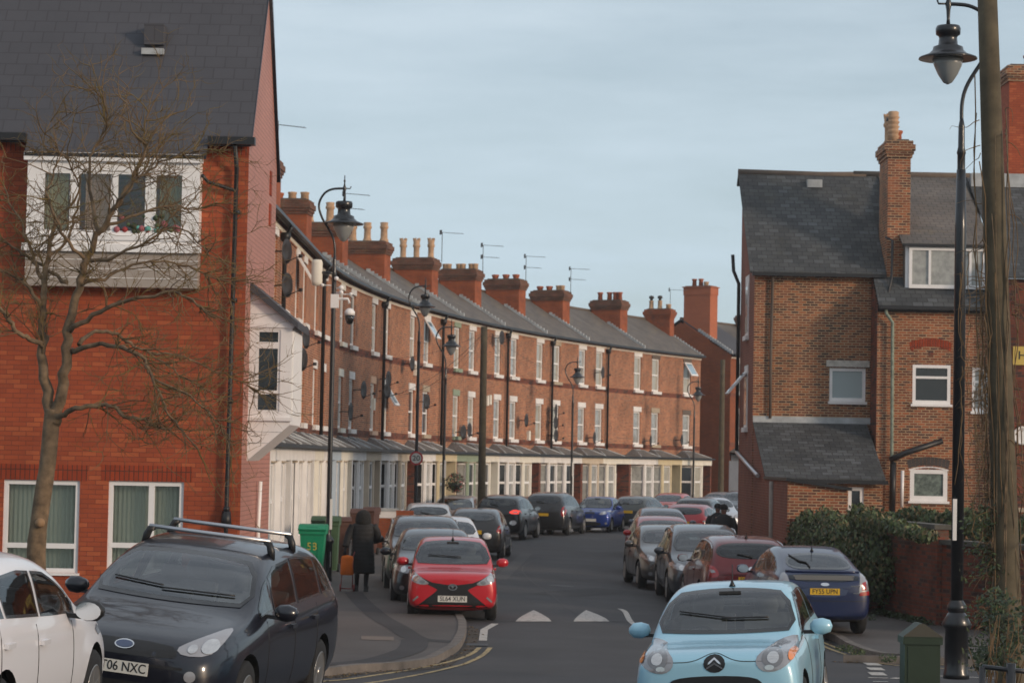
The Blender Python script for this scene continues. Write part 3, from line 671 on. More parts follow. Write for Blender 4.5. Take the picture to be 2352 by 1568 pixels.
chims = {2: dict(z=11.5, pots=[(.15, 'pale')]), 0: dict(z=11.5, pots=[(.3, 'short')]), 1: dict(z=11.5, pots=[(.15, 'pale')]), 3: dict(z=12.1, pots=[(.15, 'red'), (.5, 'red')], aerial=0), 4: dict(z=11.6, pots=[(.1, 'pale'), (.35, 'pale'), (.62, 'short'), (.85, 'short')]), 5: dict(z=11.5, pots=[(.35, 'tall'), (.8, 'tall')], aerial=1), 6: dict(z=11.5, pots=[(.1, 'tall'), (.5, 'tall'), (.85, 'tall')]),
    7: dict(z=11.5, pots=[(.12, 'crown'), (.5, 'crown'), (.85, 'crown')], aerial=0, ay=1.2), 8: dict(z=11.55, pots=[(.1, 'pale'), (.2, 'pale'), (.45, 'pale'), (.55, 'pale'), (.85, 'pale'), (.93, 'pale')], aerial=1, ay=1.3),
    9: dict(z=11.6, pots=[(.2, 'short'), (.5, 'short'), (.82, 'short')], aerial=1, ay=1.35), 10: dict(z=11.5, pots=[(.15, 'pale'), (.25, 'pale'), (.55, 'short'), (.85, 'short')], aerial=1, ay=1.3), 11: dict(z=11.55, pots=[(.15, 'red'), (.3, 'red'), (.5, 'red'), (.82, 'red')]), 12: dict(z=11.6, pots=[(.15, 'pale'), (.5, 'cowl'), (.85, 'cowl')], aerial=0, ay=1.3)}
HOUSES = []
rnd = random.Random(3)
lint = {(6, 1): (M_stone, None), (7, 0): (M_green, M_green), (8, 1): (None, None), (9, 1): (None, M_stone), (10, 1): (None, None), (11, 1): (M_stone, M_darkstone), (5, 0): (mat('peach_paint', (.62, .42, .30), .8), M_whitepaint), (4, 0): (M_cream, M_cream)}
for i, c in enumerate(centres):
    lo = (centres[i - 1] + c) / 2 if i else c - 3.4; hi = (c + centres[i + 1]) / 2 if i + 1 < len(centres) else 63.2
    (p0, b0), (p1, b1) = names_paint[i]
    for side, (sa, sb, ph, pt, bp) in enumerate(((lo, c, True, p0, b0), (c, hi, False, p1, b1))):
        pn = PN[id(pt)]
        which = {0: 'hidden by the big red building', 1: 'beside the red building gable', 2: 'seen left of the camera lamp post', 3: 'behind the camera lamp post', 4: 'above the person in the long coat', 5: 'left of the round speed sign', 6: 'behind the round speed sign', 7: 'left of the timber telegraph pole', 8: 'right of the timber telegraph pole', 9: 'above the charcoal people carrier', 10: 'above the royal blue hatchback', 11: 'next to the gable-end house'}[i]
        lb = '%s-bay terraced house, %s of the pair %s' % (pn, 'left' if side == 0 else 'right', which)
        panes = [rnd.choice([0, 1, 1, 2]), rnd.choice([0, 1, 2]), rnd.choice([0, 1, 1]) if i > 5 else 0, rnd.choice([1, 1, 2, 0]) if i > 5 else 1]
        opened = 1 if (i, side) == (6, 1) else (0 if (i, side) == (5, 1) else (1 if (i, side) == (2, 0) else None))
        dr = 'dark' if (i, side) == (11, 1) else 'white'
        h = house(sa, sb, ph, pt, bp, panes, lint.get((i, side), (None, None)), 0, chims.get(i) if side == 1 else None, dr, True, lb, opened=opened, plain=(i, side) in ((0, 0), (0, 1), (1, 1), (2, 0), (2, 1), (3, 0), (4, 1)))
        HOUSES.append((sa, sb, h))
h = house(63.2, 67.3, False, M_cream, 1, [1, 2, 0, 2], (M_darkstone, M_darkstone), 0, None, 'white', True, 'last house of the crescent at the gable end, cream bay and open top window', wx=.2, end=True, opened=1)
end_ch = chimney(h, 1.75, 1.7, 3.25, .6, 9.6, 11.55, [(.15, 'pale'), (.5, 'cowl'), (.85, 'cowl')]); link('aerial', AER[0], end_ch, (1.9, 1.9, 11.4), radians(-55))
HOUSES.append((63.2, 67.3, h))
# lead verge on the end gable
v = MB(); 
for q in range(20):
    y = -.15 + q * .175; z = EAVE + .12 + y * RZ / RB; v.box((2.0, y, z), (2.1, y + .18, z + .12), M_lead)
v.build('verge_flashing', h)
h2 = house(71.3, 75.3, True, M_whitepaint, 0, [1, 1, 0, 0], (None, None), .3, dict(z=12.9, pots=[(.3, 'pale'), (.5, 'red'), (.75, 'red')], x=-1.52, m=M_salmon, cap=False), 'white', True, 'tall gabled house with salmon chimney beyond the alley, far end', wx=-.6, roofm=M_slate_new, wallm=M_end, group='far terrace houses beyond the alley')
h3 = house(75.3, 80.5, False, M_whitepaint, 0, [1, 1, 0, 0], (None, None), .3, dict(z=11.6, pots=[(.3, 'pale')], x=.5), 'white', True, 'far terraced house beyond the gabled one, edge hidden by right building', group='far terrace houses beyond the alley')
HOUSES += [(71.3, 75.3, h2), (75.3, 80.5, h3)]
def on_facade(px, py, off, smin=-16, smax=80):
    """house, local x and z of the facade point seen at a pixel, standing off metres in front of the wall"""
    lo, hi = -20, 80
    for _ in range(50):
        m = (lo + hi) / 2; a = max(m, 0) / R0; x, y = fp(m); X_ = x + off * cos(a); Y_ = y - off * sin(a)
        if proj(X_, Y_, 5)[0] - 0.019 * (900 - py) * 0 < px: lo = m
        else: hi = m
    s = lo; a = max(s, 0) / R0; x, y = fp(s); Y_ = y - off * sin(a); z = at(px, py, Y_).z
    for sa, sb, hh in HOUSES:
        if sa <= s < sb: return hh, s - (sa + sb) / 2, z
    return None
for (px, py, r_) in ((648, 577, 1.0), (651, 655, 1.0), (697, 775, 1.0), (690, 825, 1.0), (832, 895, 1), (889, 870, .95), (887, 897, .95), (943, 835, .95), (978, 922, 1), (1077, 987, 1), (1063, 992, 1), (1147, 775, 1), (1207, 965, 1), (1275, 942, 1), (1275, 970, 1), (1276, 1000, 1), (1364, 1005, 1), (1494, 1012, 1), (1565, 1010, 1), (1381, 855, 1), (803, 945, 1.0)):
    q = on_facade(px, py, .4)
    if q:
        d = link('satellite_dish', DISH, q[0], (q[1], -.38, q[2])); d.rotation_euler = (0, 0, radians(72 + random.uniform(-8, 8)) - q[0].rotation_euler.z); d.scale = (r_ * 1.05,) * 3
# alarm boxes
for (px, py) in ((1124, 918), (1215, 1000), (857, 928), (952, 850), (1118, 920)):
    q = on_facade(px, py, .05)
    if q:
        b = MB(); b.box((-.12, -.12, -.22), (.12, 0, .22), M_cream); b.build('meter_box', q[0], (q[1], -.005, q[2]))
# downpipes at the party walls
for s_ in (-9.3, 3.6, 17.9, 28.7, 39.3, 46.1, 54.2):
    for sa, sb, hh in HOUSES:
        if sa <= s_ + .02 < sb:
            b = MB(); x = s_ - (sa + sb) / 2; b.tube([(x, -.28, 8.8), (x, -.25, 8.7), (x, -.12, 8.45), (x, -.12, 3.2)], .06, M_black, 8); b.lathe([(.09, -.12), (.14, .0), (.14, .12)], M_black, (x, -.13, 8.5), 8); b.build('downpipe', hh)
# hanging basket by the sage green house
def leafcloud(mb, c, r, n, mats_, size=.05, rnd=random, sq=(1, 1, 1)):
    for _ in range(n):
        while True:
            p = Vector((rnd.uniform(-1, 1), rnd.uniform(-1, 1), rnd.uniform(-1, 1)))
            if p.length <= 1: break
        p = Vector((p.x * r * sq[0], p.y * r * sq[1], p.z * r * sq[2])) + Vector(c)
        u = Vector((rnd.gauss(0, 1), rnd.gauss(0, 1), rnd.gauss(0, 1))).normalized(); v = u.orthogonal().normalized(); s_ = size * rnd.uniform(.6, 1.3)
        mb.face([p - u * s_, p - v * s_ * .5, p + u * s_, p + v * s_ * .5], rnd.choice(mats_))
q = on_facade(1045, 1108, 1.1)
b = MB(); bp = at(1045, 1108, 97.5)
leafcloud(b, (0, 0, 0), .42, 420, [M_leaf, M_leafd, M_leafd, mat('red_petal', (.22, .02, .02), .7)], .06)
b.lathe([(.05, -.35), (.25, -.15), (.3, 0)], M_black, (0, 0, 0), 12); b.tube([(0, 0, 0), (0, 0, .5)], .01, M_black, 5)
tag(b.build('hanging_basket', None, bp), 'hanging basket of red flowers in front of the sage green house', 'basket')
q = on_facade(737, 1108, 1.0); bp = at(737, 1120, 76.8)
b = MB(); leafcloud(b, (0, 0, 0), .2, 350, [M_leaf, M_leafd], .05, sq=(.9, .6, 1.1)); b.lathe([(.03, -.25), (.12, -.2), (.12, -.1)], M_black, (0, 0, 0), 10)
tag(b.build('topiary_ball', None, bp), 'dark green leafy ball hanging by the cream house doorway behind the lamp post', 'plant')
# front garden walls of the near terraces
def garden_wall(px0, px1, pytop, Y, mats_, label):
    a_ = at(px0, pytop, Y); c_ = at(px1, pytop, Y); b = MB(); b.box((a_.x, Y, -.1), (c_.x, Y + .24, a_.z - .3), mats_[0]); b.box((a_.x, Y - .01, a_.z - .3), (c_.x, Y + .25, a_.z - .08), mats_[1]); b.box((a_.x - .04, Y - .05, a_.z - .08), (c_.x + .04, Y + .28, a_.z), M_lead)
    tag(b.build('garden_wall'), label, 'wall')
garden_wall(868, 912, 1166, 74, (M_terr2, M_whitepaint), 'low brick garden wall with white painted band behind the coat')
b = MB(); a_ = at(910, 1172, 72); c_ = at(950, 1172, 72); b.box((a_.x, 72, -.1), (c_.x, 72.24, a_.z), M_terr2); tag(b.build('garden_wall'), 'plain red brick garden wall behind the white hatchback', 'wall')
# ------------------------------------------------------------------ modern red brick building, left
YL = 38.0; XC = -4.25; ZE = 7.88; RYL = 40.25; RZL = 10.9
lb = empty('brick_apartment_building', (XC, YL, 0), 0, 'modern bright red brick building with steep slate roof and white box windows, left', 'building')
LX = lambda px, py, Y=YL: at(px, py, Y).x - XC
LZ = lambda px, py, Y=YL: at(px, py, Y).z
def rect38(x0, x1, y0, y1): return (LX(x0, (y0 + y1) / 2), LX(x1, (y0 + y1) / 2), LZ((x0 + x1) / 2, y1), LZ((x0 + x1) / 2, y0))
W1 = rect38(6, 181, 1102, 1314); W2 = rect38(247, 420, 1105, 1316)
w = MB(); xl = -7.5
u = lambda r: (r[0] - xl, r[1] - xl, r[2], r[3])
w.wall((xl, 0), (0, 0), -.1, ZE, [u(W1), u(W2)], M_newbrick, .1)
prof = [(0, -.1), (0, ZE), (RYL - YL, RZL - .1), (2 * (RYL - YL), ZE), (2 * (RYL - YL), -.1)]
w.face([(0, y, z) for y, z in prof], M_mauve); w.face([(xl, y, z) for y, z in prof][::-1], M_newbrick)
w.wall((0, 4.5), (xl, 4.5), -.1, ZE, [], M_newbrick)
for r in (W1, W2): w.box((r[0] - .12, -.006, r[3] + .0), (r[1] + .12, .02, r[3] + .25), M_soldier)
w.box((xl, -.008, ZE - .32), (0, .02, ZE - .03), M_soldier)
w.build('brick_wall', lb)
rf = MB(); sl = (RZL - ZE) / (RYL - YL)
OX0, OX1, _, _ = rect38(66, 474, 360, 660); t = .05
def slab(mb, x0, x1, ya, za, yb, zb, m, t=.06):
    q = [(x0, ya, za), (x1, ya, za), (x1, yb, zb), (x0, yb, zb)]; mb.face(q, m); mb.face([(p[0], p[1], p[2] - t) for p in q][::-1], m)
    for i in range(4): j = (i + 1) % 4; mb.face([q[i], (q[i][0], q[i][1], q[i][2] - t), (q[j][0], q[j][1], q[j][2] - t), q[j]], m)
slab(rf, xl, .05, -.2, ZE - .2 * sl + .12, RYL - YL, RZL + .02, M_slate_new)
slab(rf, OX0 - .02, OX1 + .02, -.35, ZE - .35 * sl + .125, -.19, ZE - .19 * sl + .125, M_slate_new)
slab(rf, xl, .05, RYL - YL, RZL + .02, 4.7, ZE - .2 * sl + .12, M_slate_new)
ro = rf.build('roof', lb)
vb = MB()   # dark verge trim at the gable
for (ya, za, yb, zb) in ((-.2, ZE - .2 * sl, RYL - YL, RZL), (RYL - YL, RZL, 4.7, ZE - .2 * sl)):
    vb.face([(.056, ya, za - .02), (.056, yb, zb - .06), (.056, yb, zb + .05), (.056, ya, za + .13)], mat('verge_trim', (.03, .022, .035), .5)); 
vb.build('verge_board', ro)
vt = MB(); vp = at(360, 78, 39.9)
for _ in range(30):
    Yv = vp.y; dzv = vp.z - (ZE + (Yv - YL) * sl + .1); vp = at(360, 78, Yv + dzv / sl * .8)
vx, vy, vz = vp.x - XC, vp.y - YL, vp.z
vz = ZE + (vy) * sl + .1; vt.box((vx - .17, vy - .25, vz - .22), (vx + .15, vy + .1, vz + .12), M_slate_new); vt.box((vx - .19, vy - .36, vz - .40), (vx + .17, vy - .24, vz - .30), M_lead); vt.build('roof_vent', ro)
gt = MB(); gt.box((xl, -.34, ZE - .19), (OX0 - .03, -.14, ZE - .07), M_black); gt.box((OX1 + .03, -.34, ZE - .19), (.12, -.14, ZE - .07), M_black); gt.box((OX0 - .02, -.39, ZE - .35 * sl + .03), (OX1 + .02, -.35, ZE - .35 * sl + .09), M_black); gt.build('gutter', lb)
# projecting box window
ob = MB(); o0, o1 = OX0 + .02, OX1 - .08; zb, zc, ztp = LZ(270, 662), LZ(270, 580), ZE - .30 * sl + .03
z_s, z_h = LZ(270, 541), LZ(270, 398)
ob.wall((o0, -.30), (o1, -.30), zc, ztp, [(.28, o1 - o0 - .28, z_s, z_h)], M_white, .06)
ob.box((o0, -.30, zb), (o1, 0, zc), M_clad)
for k in range(1, 4): z = zb + (zc - zb) * k / 4; ob.box((o0 - .004, -.308, z - .006), (o1 + .004, -.29, z + .006), M_whitepaint)
ob.face([(o0, -.30, zc), (o0, -.30, ztp), (o0, 0, ztp), (o0, 0, zc)], M_white); ob.face([(o1, -.30, zc), (o1, 0, zc), (o1, 0, ztp), (o1, -.30, ztp)], M_white); ob.face([(o0, -.30, ztp), (o1, -.30, ztp), (o1, 0, ztp), (o0, 0, ztp)], M_white)
ob.box((o0 - .05, -.38, zc - .02), (o1 + .05, -.295, zc + .10), M_white); ob.box((o0 - .02, -.34, z_s - .10), (o1 + .02, -.295, z_s - .02), M_white); ob.box((o0 - .05, -.38, ztp - .13), (o1 + .05, -.295, ztp), M_white)
oo = ob.build('box_window', lb)
wd = MB(); a_, c_ = o0 + .28, o1 - .28
edges = [(a_, LX(108, 450)), (LX(168, 450), LX(190, 450)), (LX(262, 450), LX(277, 450)), (LX(340, 450), LX(364, 450)), (LX(424, 450), c_)]
for e0, e1 in edges: wd.box((e0, -.29, z_s), (e1, -.23, z_h), M_white)
wd.box((a_, -.292, z_s), (c_, -.23, z_s + .05), M_white); wd.box((a_, -.292, z_h - .05), (c_, -.23, z_h), M_white)
wo = wd.build('window', oo)
p = MB(); p.box((a_ + .01, -.245, z_s + .01), (c_ - .01, -.235, z_h - .01), thinglass('clear_glass', (.92, .94, .92), .02)); p.build('pane', oo)
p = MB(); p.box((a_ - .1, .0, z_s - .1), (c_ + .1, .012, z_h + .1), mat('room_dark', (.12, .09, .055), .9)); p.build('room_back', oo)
cu = MB()
for e, f, m_ in ((LX(105, 450), LX(160, 450), mat('ochre_curtain', (.80, .66, .34), .9)), (LX(200, 450), LX(262, 450), mat('peach_curtain', (.80, .50, .34), .9)), (LX(370, 450), LX(424, 450), mat('olive_curtain', (.45, .40, .2), .9))):
    n = 14
    for k in range(n): cu.face([(e + (f - e) * k / n, -.12 + .03 * (k % 2), z_s), (e + (f - e) * (k + 1) / n, -.12 + .03 * ((k + 1) % 2), z_s), (e + (f - e) * (k + 1) / n, -.12 + .03 * ((k + 1) % 2), z_h - .03), (e + (f - e) * k / n, -.12 + .03 * (k % 2), z_h - .03)], m_)
cu.build('curtain', oo)
rr = random.Random(5)
for k in range(26):
    x = rr.uniform(LX(270, 500), LX(420, 500)); s_ = rr.uniform(.025, .06); z = z_s + s_ + rr.uniform(0, .12) * (1 if k % 3 else 2.2)
    orn = MB(); orn.lathe([(.002, -s_), (s_ * .8, -s_ * .5), (s_, 0), (s_ * .7, s_ * .6), (.002, s_)], rr.choice([M_leafd, M_leaf2, mat('pink_thing', (.35, .10, .12), .7), mat('teal_thing', (.12, .40, .35), .7), mat('red_thing', (.30, .03, .03), .7), M_leafd]), (x, -.28, z), 8); orn.build('window_ornament', oo)
# ground floor windows with voile curtains
def gwin(r, lights, label=None):
    x0, x1, z0, z1 = r; f = MB(); fw = .07
    f.box((x0, .03, z0), (x0 + fw, .09, z1), M_white); f.box((x1 - fw, .03, z0), (x1, .09, z1), M_white); f.box((x0 + fw, .03, z0), (x1 - fw, .09, z0 + fw), M_white); f.box((x0 + fw, .03, z1 - fw), (x1 - fw, .09, z1), M_white)
    f.box((x0 - .03, -.05, z0 - .04), (x1 + .03, .05, z0 - .001), M_white)
    for kind, a, b, c in lights:
        if kind == 'v': xx = x0 + (x1 - x0) * a; f.box((xx - .045, .024, z0 + fw * .5), (xx + .045, .09, z1 - fw * .5), M_white)
        else: zz = z0 + (z1 - z0) * a; f.box((x0 + (x1 - x0) * b, .026, zz - .04), (x0 + (x1 - x0) * c, .09, zz + .04), M_white)
    fo = f.build('window', lb)
    p = MB(); p.box((x0 + .03, .10, z0 + .03), (x1 - .03, .106, z1 - .03), MATS['clear_glass']); p.build('pane', fo)
    c = MB(); n = int((x1 - x0) / .035)
    for k in range(n):
        A, B = x0 + (x1 - x0) * k / n, x0 + (x1 - x0) * (k + 1) / n; ya, yb = .2 + .022 * (k % 2), .2 + .022 * ((k + 1) % 2)
        c.face([(A, ya, z0), (B, yb, z0), (B, yb, z1), (A, ya, z1)], M_curtain)
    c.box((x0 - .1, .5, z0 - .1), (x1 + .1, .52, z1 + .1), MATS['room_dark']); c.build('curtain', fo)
gwin(W1, [('h', .29, .02, .98)]); gwin(W2, [('v', .57, 0, 0), ('h', .30, .02, .57)])
# side oriel
Y0, Y1 = 38.75, 40.6
sx = lambda px, py: at(px, py, Y0).x - XC; sz = lambda px, py: at(px, py, Y0).z
so_ = MB(); P_ = [(0, sz(575, 1058)), (sx(666, 975), sz(666, 975)), (sx(672, 745), sz(672, 745)), (0, sz(582, 668))]
hx0, hx1, hz0, hz1 = sx(586, 850), sx(643, 850), sz(614, 945), sz(614, 757)
yy0 = Y0 - YL; yy1 = Y1 - YL
# front face with a hole
x1_ = P_[1][0]
so_.face([(0, yy0, hz0), (hx0, yy0, hz0), (hx0, yy0, hz1), (0, yy0, hz1)], M_white); so_.face([(hx1, yy0, hz0), (P_[1][0], yy0, hz0), (P_[2][0], yy0, hz1), (hx1, yy0, hz1)], M_white)
so_.face([(0, yy0, P_[0][1]), (P_[1][0], yy0, P_[1][1]), (P_[1][0], yy0, hz0), (0, yy0, hz0)], M_white); so_.face([(0, yy0, hz1), (P_[2][0], yy0, hz1), (P_[2][0], yy0, P_[2][1]), (0, yy0, P_[3][1])], M_white)
for i in range(3): a, b = P_[i], P_[i + 1]; so_.face([(a[0], yy0, a[1]), (a[0], yy1, a[1]), (b[0], yy1, b[1]), (b[0], yy0, b[1])], M_white)
so_.face([(p[0], yy1, p[1]) for p in P_][::-1], M_white)
for py in (700, 722): so_.box((0, yy0 - .006, sz(620, py)), (sx(620 + (py - 668) * .9, py), yy0 - .001, sz(620, py) + .008), M_lead)
for py in (992, 1018): so_.box((0, yy0 - .006, sz(620, py)), (sx(666 - (py - 975) * 1.1, py), yy0 - .001, sz(620, py) + .008), M_lead)
so_.box((0, yy0 - .05, sz(620, 966)), (P_[1][0] + .04, yy0, sz(620, 958)), M_white); so_.box((0, yy0 - .03, sz(620, 752)), (P_[2][0] + .03, yy0, sz(620, 742)), M_white)
so_.box((P_[2][0] - .0, yy0 + .12, sz(670, 950)), (P_[2][0] + .02, yy1 - .2, sz(670, 760)), M_white)
sob = so_.build('side_oriel_window', lb)
f = MB(); y = yy0 + .015
cells = [(762, 785), (800, 896), (905, 941)]
f.box((hx0, y, hz0), (sx(593, 850), y + .05, hz1), M_white); f.box((sx(637, 850), y, hz0), (hx1, y + .05, hz1), M_white)
for a, b in ((945, 941), (905, 896), (800, 785), (762, 757)): f.box((hx0, y - .003, sz(614, a)), (hx1, y + .05, sz(614, b)), M_white)
f.build('window', sob)
p = MB(); p.box((hx0, y + .055, hz0), (hx1, y + .065, hz1), M_glass); p.build('pane', sob)
r = MB(); A = (-.0, sz(578, 648)); B = (P_[2][0] + .10, sz(684, 742)); r.prism([(A[0], A[1]), (B[0], B[1]), (B[0], B[1] - .10), (A[0], A[1] - .14)], 'y', yy0 - .12, yy1 + .1, M_slate_new); r.build('oriel_roof', lb)
# downpipes
dp = MB(); ptop = at(545, 330, 37.9); 
dp.tube([(ptop.x - XC - .01, -.30, ZE - .2), (ptop.x - XC, -.10, ZE - .55), (LX(533, 800), -.10, 4.5), (LX(521, 1200), -.10, 1.9), (LX(520, 1230), -.10, 0)], .036, M_black, 8)
for z in (1.9, 3.6, 5.2, 6.6): dp.tube([(LX(521, 1200) + (z - 1.9) * .012, -.10, z), (LX(521, 1200) + (z - 1.9) * .012, -.10, z + .07)], .05, M_black, 8)
dp.lathe([(.09, 0), (.07, .25)], M_black, (LX(521, 1200), -.10, 1.65), 8); dp.build('downpipe', lb)
dp = MB(); dp.tube([(LX(470, 408), -.30, LZ(470, 408)), (LX(480, 415), -.12, LZ(480, 420)), (LX(543, 440), -.11, LZ(543, 440))], .03, M_black, 8); dp.build('downpipe', lb)
dp = MB(); q = at(598, 1105, 40.3); q2 = at(593, 1205, 40.3); dp.tube([(q.x - XC, 2.3, q.z), (q2.x - XC, 2.3, q2.z), (q2.x - XC, 2.3, 0)], .035, M_white, 8); dp.build('white_downpipe', lb)
# small slots on the gable (narrow windows with brick edges)
for (px, py0, py1) in ((602, 395, 450), (618, 470, 520)):
    s_ = MB(); q0 = at(px, py0, 41.5); q1 = at(px, py1, 41.5); s_.box((-.0, 3.3, q1.z), (.02, 3.55, q0.z), M_soldier); s_.build('brick_panel', lb)

# ------------------------------------------------------------------ bare street tree
def tree():
    root = empty('bare_tree', gp(78, 1330, .1) if False else Vector((at(80, 1300, 30).x, 30, gz(-6, 30) + .1)), 0, 'leafless street tree with forked trunk in front of the red brick building', 'tree')
    O = root.location.copy(); Yt = 30
    P3 = lambda x, y, d=0: at(x, y, Yt + d) - O
    mb = MB(); rr = random.Random(11)
    sp = 5500 / 30
    R = lambda wpx: wpx / 2 / sp
    mb.tube(smooth_path([Vector((0.02, 0, -.15)), P3(88, 1400), P3(83, 1270), P3(95, 1160), P3(110, 1060), P3(118, 970), P3(122, 940)], 4), [R(50)] * 5 + [R(44)] * 5 + [R(40)] * 5 + [R(38)] * 5 + [R(37)] * 5, M_bark, 12)
    kn = MB(); kn.lathe([(.001, -.03), (.05, -.02), (.065, .0), (.045, .04), (.001, .05)], mat('cut_wood', (.28, .17, .09), .8, noise=.2), (0, 0, 0), 10, T=Matrix.Translation(P3(92, 1200, -.13)) @ Matrix.Rotation(radians(80), 4, 'X'))
    main = [  # (points px + depth, start width, end width)
        ([(118, 980, 0), (108, 900, .0), (98, 840, .05), (97, 780, .1), (97, 720, .15), (100, 660, .2), (108, 600, .3), (118, 545, .35), (140, 490, .5)], 30, 8),
        ([(122, 975, 0), (140, 900, -.05), (150, 820, -.1), (160, 740, -.1), (180, 660, -.15), (200, 600, -.2), (225, 540, -.3), (262, 480, -.4), (300, 420, -.5), (322, 370, -.5), (340, 330, -.5)], 30, 6),
        ([(150, 760, -.1), (200, 735, -.3), (260, 700, -.5), (340, 680, -.7), (400, 668, -.8), (440, 690, -.9), (480, 720, -1)], 14, 3),
        ([(160, 812, 0), (190, 800, -.2), (225, 790, -.3), (280, 800, -.5), (330, 825, -.6), (350, 870, -.7), (370, 910, -.8), (385, 950, -.9), (420, 990, -.9), (460, 1040, -1)], 14, 3),
        ([(180, 790, 0), (210, 765, .3), (260, 762, .5), (300, 790, .6), (345, 810, .7), (400, 850, .8), (450, 880, .8), (500, 905, .8)], 11, 2),
        ([(130, 960, 0), (165, 940, -.3), (210, 932, -.4), (250, 930, -.4), (285, 955, -.5), (330, 965, -.5), (370, 982, -.6), (395, 985, -.6)], 14, 5),
        ([(98, 790, 0), (60, 775, -.2), (30, 750, -.3), (0, 710, -.4), (-40, 680, -.4)], 13, 7),
        ([(96, 700, .1), (60, 650, .2), (20, 630, .3), (-30, 610, .3)], 10, 5),
        ([(150, 650, .2), (110, 620, .3), (60, 590, .5), (20, 560, .5), (-20, 545, .5)], 10, 4),
        ([(97, 640, .2), (80, 600, .3), (60, 540, .4), (30, 480, .5), (10, 430, .6)], 10, 3),
        ([(200, 600, -.2), (160, 560, -.4), (125, 500, -.6), (110, 440, -.6), (130, 380, -.7)], 10, 3),
        ([(225, 540, -.3), (215, 480, -.1), (205, 420, 0), (212, 350, 0), (240, 300, .1), (245, 250, .1), (210, 200, .1)], 10, 2.5),
        ([(262, 480, -.4), (290, 440, -.7), (330, 400, -.8), (380, 370, -.9), (430, 350, -.9), (490, 345, -1)], 9, 2),
        ([(240, 520, -.3), (300, 500, -.2), (350, 480, -.1), (400, 470, 0), (440, 480, .1), (500, 470, .1)], 9, 2),
        ([(200, 600, -.2), (260, 590, -.4), (330, 560, -.6), (390, 520, -.6), (440, 540, -.7), (480, 590, -.7)], 10, 2),
        ([(185, 650, -.1), (240, 640, 0), (300, 610, .2), (360, 600, .3), (430, 610, .4), (500, 640, .4), (560, 650, .4)], 9, 2),
        ([(110, 590, .3), (150, 560, .5), (170, 500, .7), (180, 430, .8), (150, 360, .8), (100, 330, .8), (140, 240, .8)], 8, 2),
        ([(345, 810, .7), (420, 820, .8), (490, 850, .9), (540, 870, .9), (590, 900, .9)], 6, 1.5),
        ([(350, 870, -.7), (420, 900, -.8), (480, 950, -.9), (520, 1000, -1), (530, 1060, -1)], 6, 1.5),
        ([(300, 420, -.5), (340, 380, -.3), (330, 300, -.2), (350, 220, -.1)], 6, 2)]
    paths = []
    for pts, w0, w1 in main:
        P = smooth_path([P3(*p) for p in pts], 4); n = len(P)
        P = [p + Vector((rr.gauss(0, .012), rr.gauss(0, .02), rr.gauss(0, .012))) for p in P]
        mb.tube(P, [R(w0 + (w1 - w0) * (i / (n - 1)) ** .8) for i in range(n)], M_bark, 8)
        paths.append((P, w0, w1))
    mb.build('trunk', root); kn.build('branch_scar', root)
    tw = MB()
    def twig(p, d, l, r, lev):
        pts = [p]; n = 5; d = d.normalized()
        for k in range(n):
            d = (d + Vector((rr.gauss(0, .22), rr.gauss(0, .22), rr.gauss(0, .20) + (.05 if lev else 0)))).normalized(); p = p + d * l / n; pts.append(p)
        tw.tube(pts, [r * (1 - .75 * i / n) for i in range(n + 1)], M_lichen if rr.random() < (.45 if lev > 1 else .2) else M_twig, 4, caps=False)
        if lev < 3:
            for k in range(rr.choice([2, 3, 3, 4])):
                i = rr.randint(1, n); s_ = Vector((rr.gauss(0, 1), rr.gauss(0, 1), rr.gauss(0, 1))).normalized()
                twig(pts[i], (pts[i] - pts[i - 1]).normalized() * .9 + s_ * .9, l * rr.uniform(.45, .72), max(r * .6, .0030), lev + 1)
    for bi, (P, w0, w1) in enumerate(paths):
        n = len(P); dens = 1.0
        for k in range(int(n * .95)):
            i = rr.randint(int(n * .30), n - 2); dirv = (P[i + 1] - P[i]).normalized(); s_ = Vector((rr.gauss(0, 1), rr.gauss(0, .8), rr.gauss(0, 1))).normalized()
            twig(P[i], dirv * .8 + s_ * .8 + Vector((.12, 0, -.05)), rr.uniform(.35, .8), .009, 1)
        twig(P[-1], P[-1] - P[-2], .6, R(w1), 1)
    tw.build('twigs', root)
tree()

# ------------------------------------------------------------------ old brick houses, right
XF = 7.08; YA = 70.0; YB = 68.8; RYR = 74.0; ZR = 11.75; SLR = (ZR - 8.5) / (RYR - YA)
rx = lambda px, py, Y: at(px, py, Y).x - XF
def zz(px, py, Y): return at(px, py, Y).z
ha = empty('brick_end_house', (XF, YA, 0), 0, 'old brown brick end house with patched slate roof and lean-to, right of the street', 'house')
XE = rx(2030, 800, YA)
mb = MB(); wn = (rx(1905, 885, YA), rx(1988, 885, YA), zz(1945, 922, YA), zz(1945, 845, YA))
mb.wall((0, 0), (XE, 0), -.1, 8.5, [wn], M_mixed, .1)
g = [(0, -.1), (0, 8.5), (4, ZR - .12), (4.2, ZR - .3), (4.2, -.1)]
fw_ = [(2.0, 6.65, 8.2), (2.0, 3.9, 5.5)]
mb.face([(0, y, z) for y, z in g][::-1], M_purple); mb.face([(XE, y, z) for y, z in g], M_mixed); mb.wall((XE, 4.2), (0, 4.2), -.1, ZR - .3, [], M_mixed)
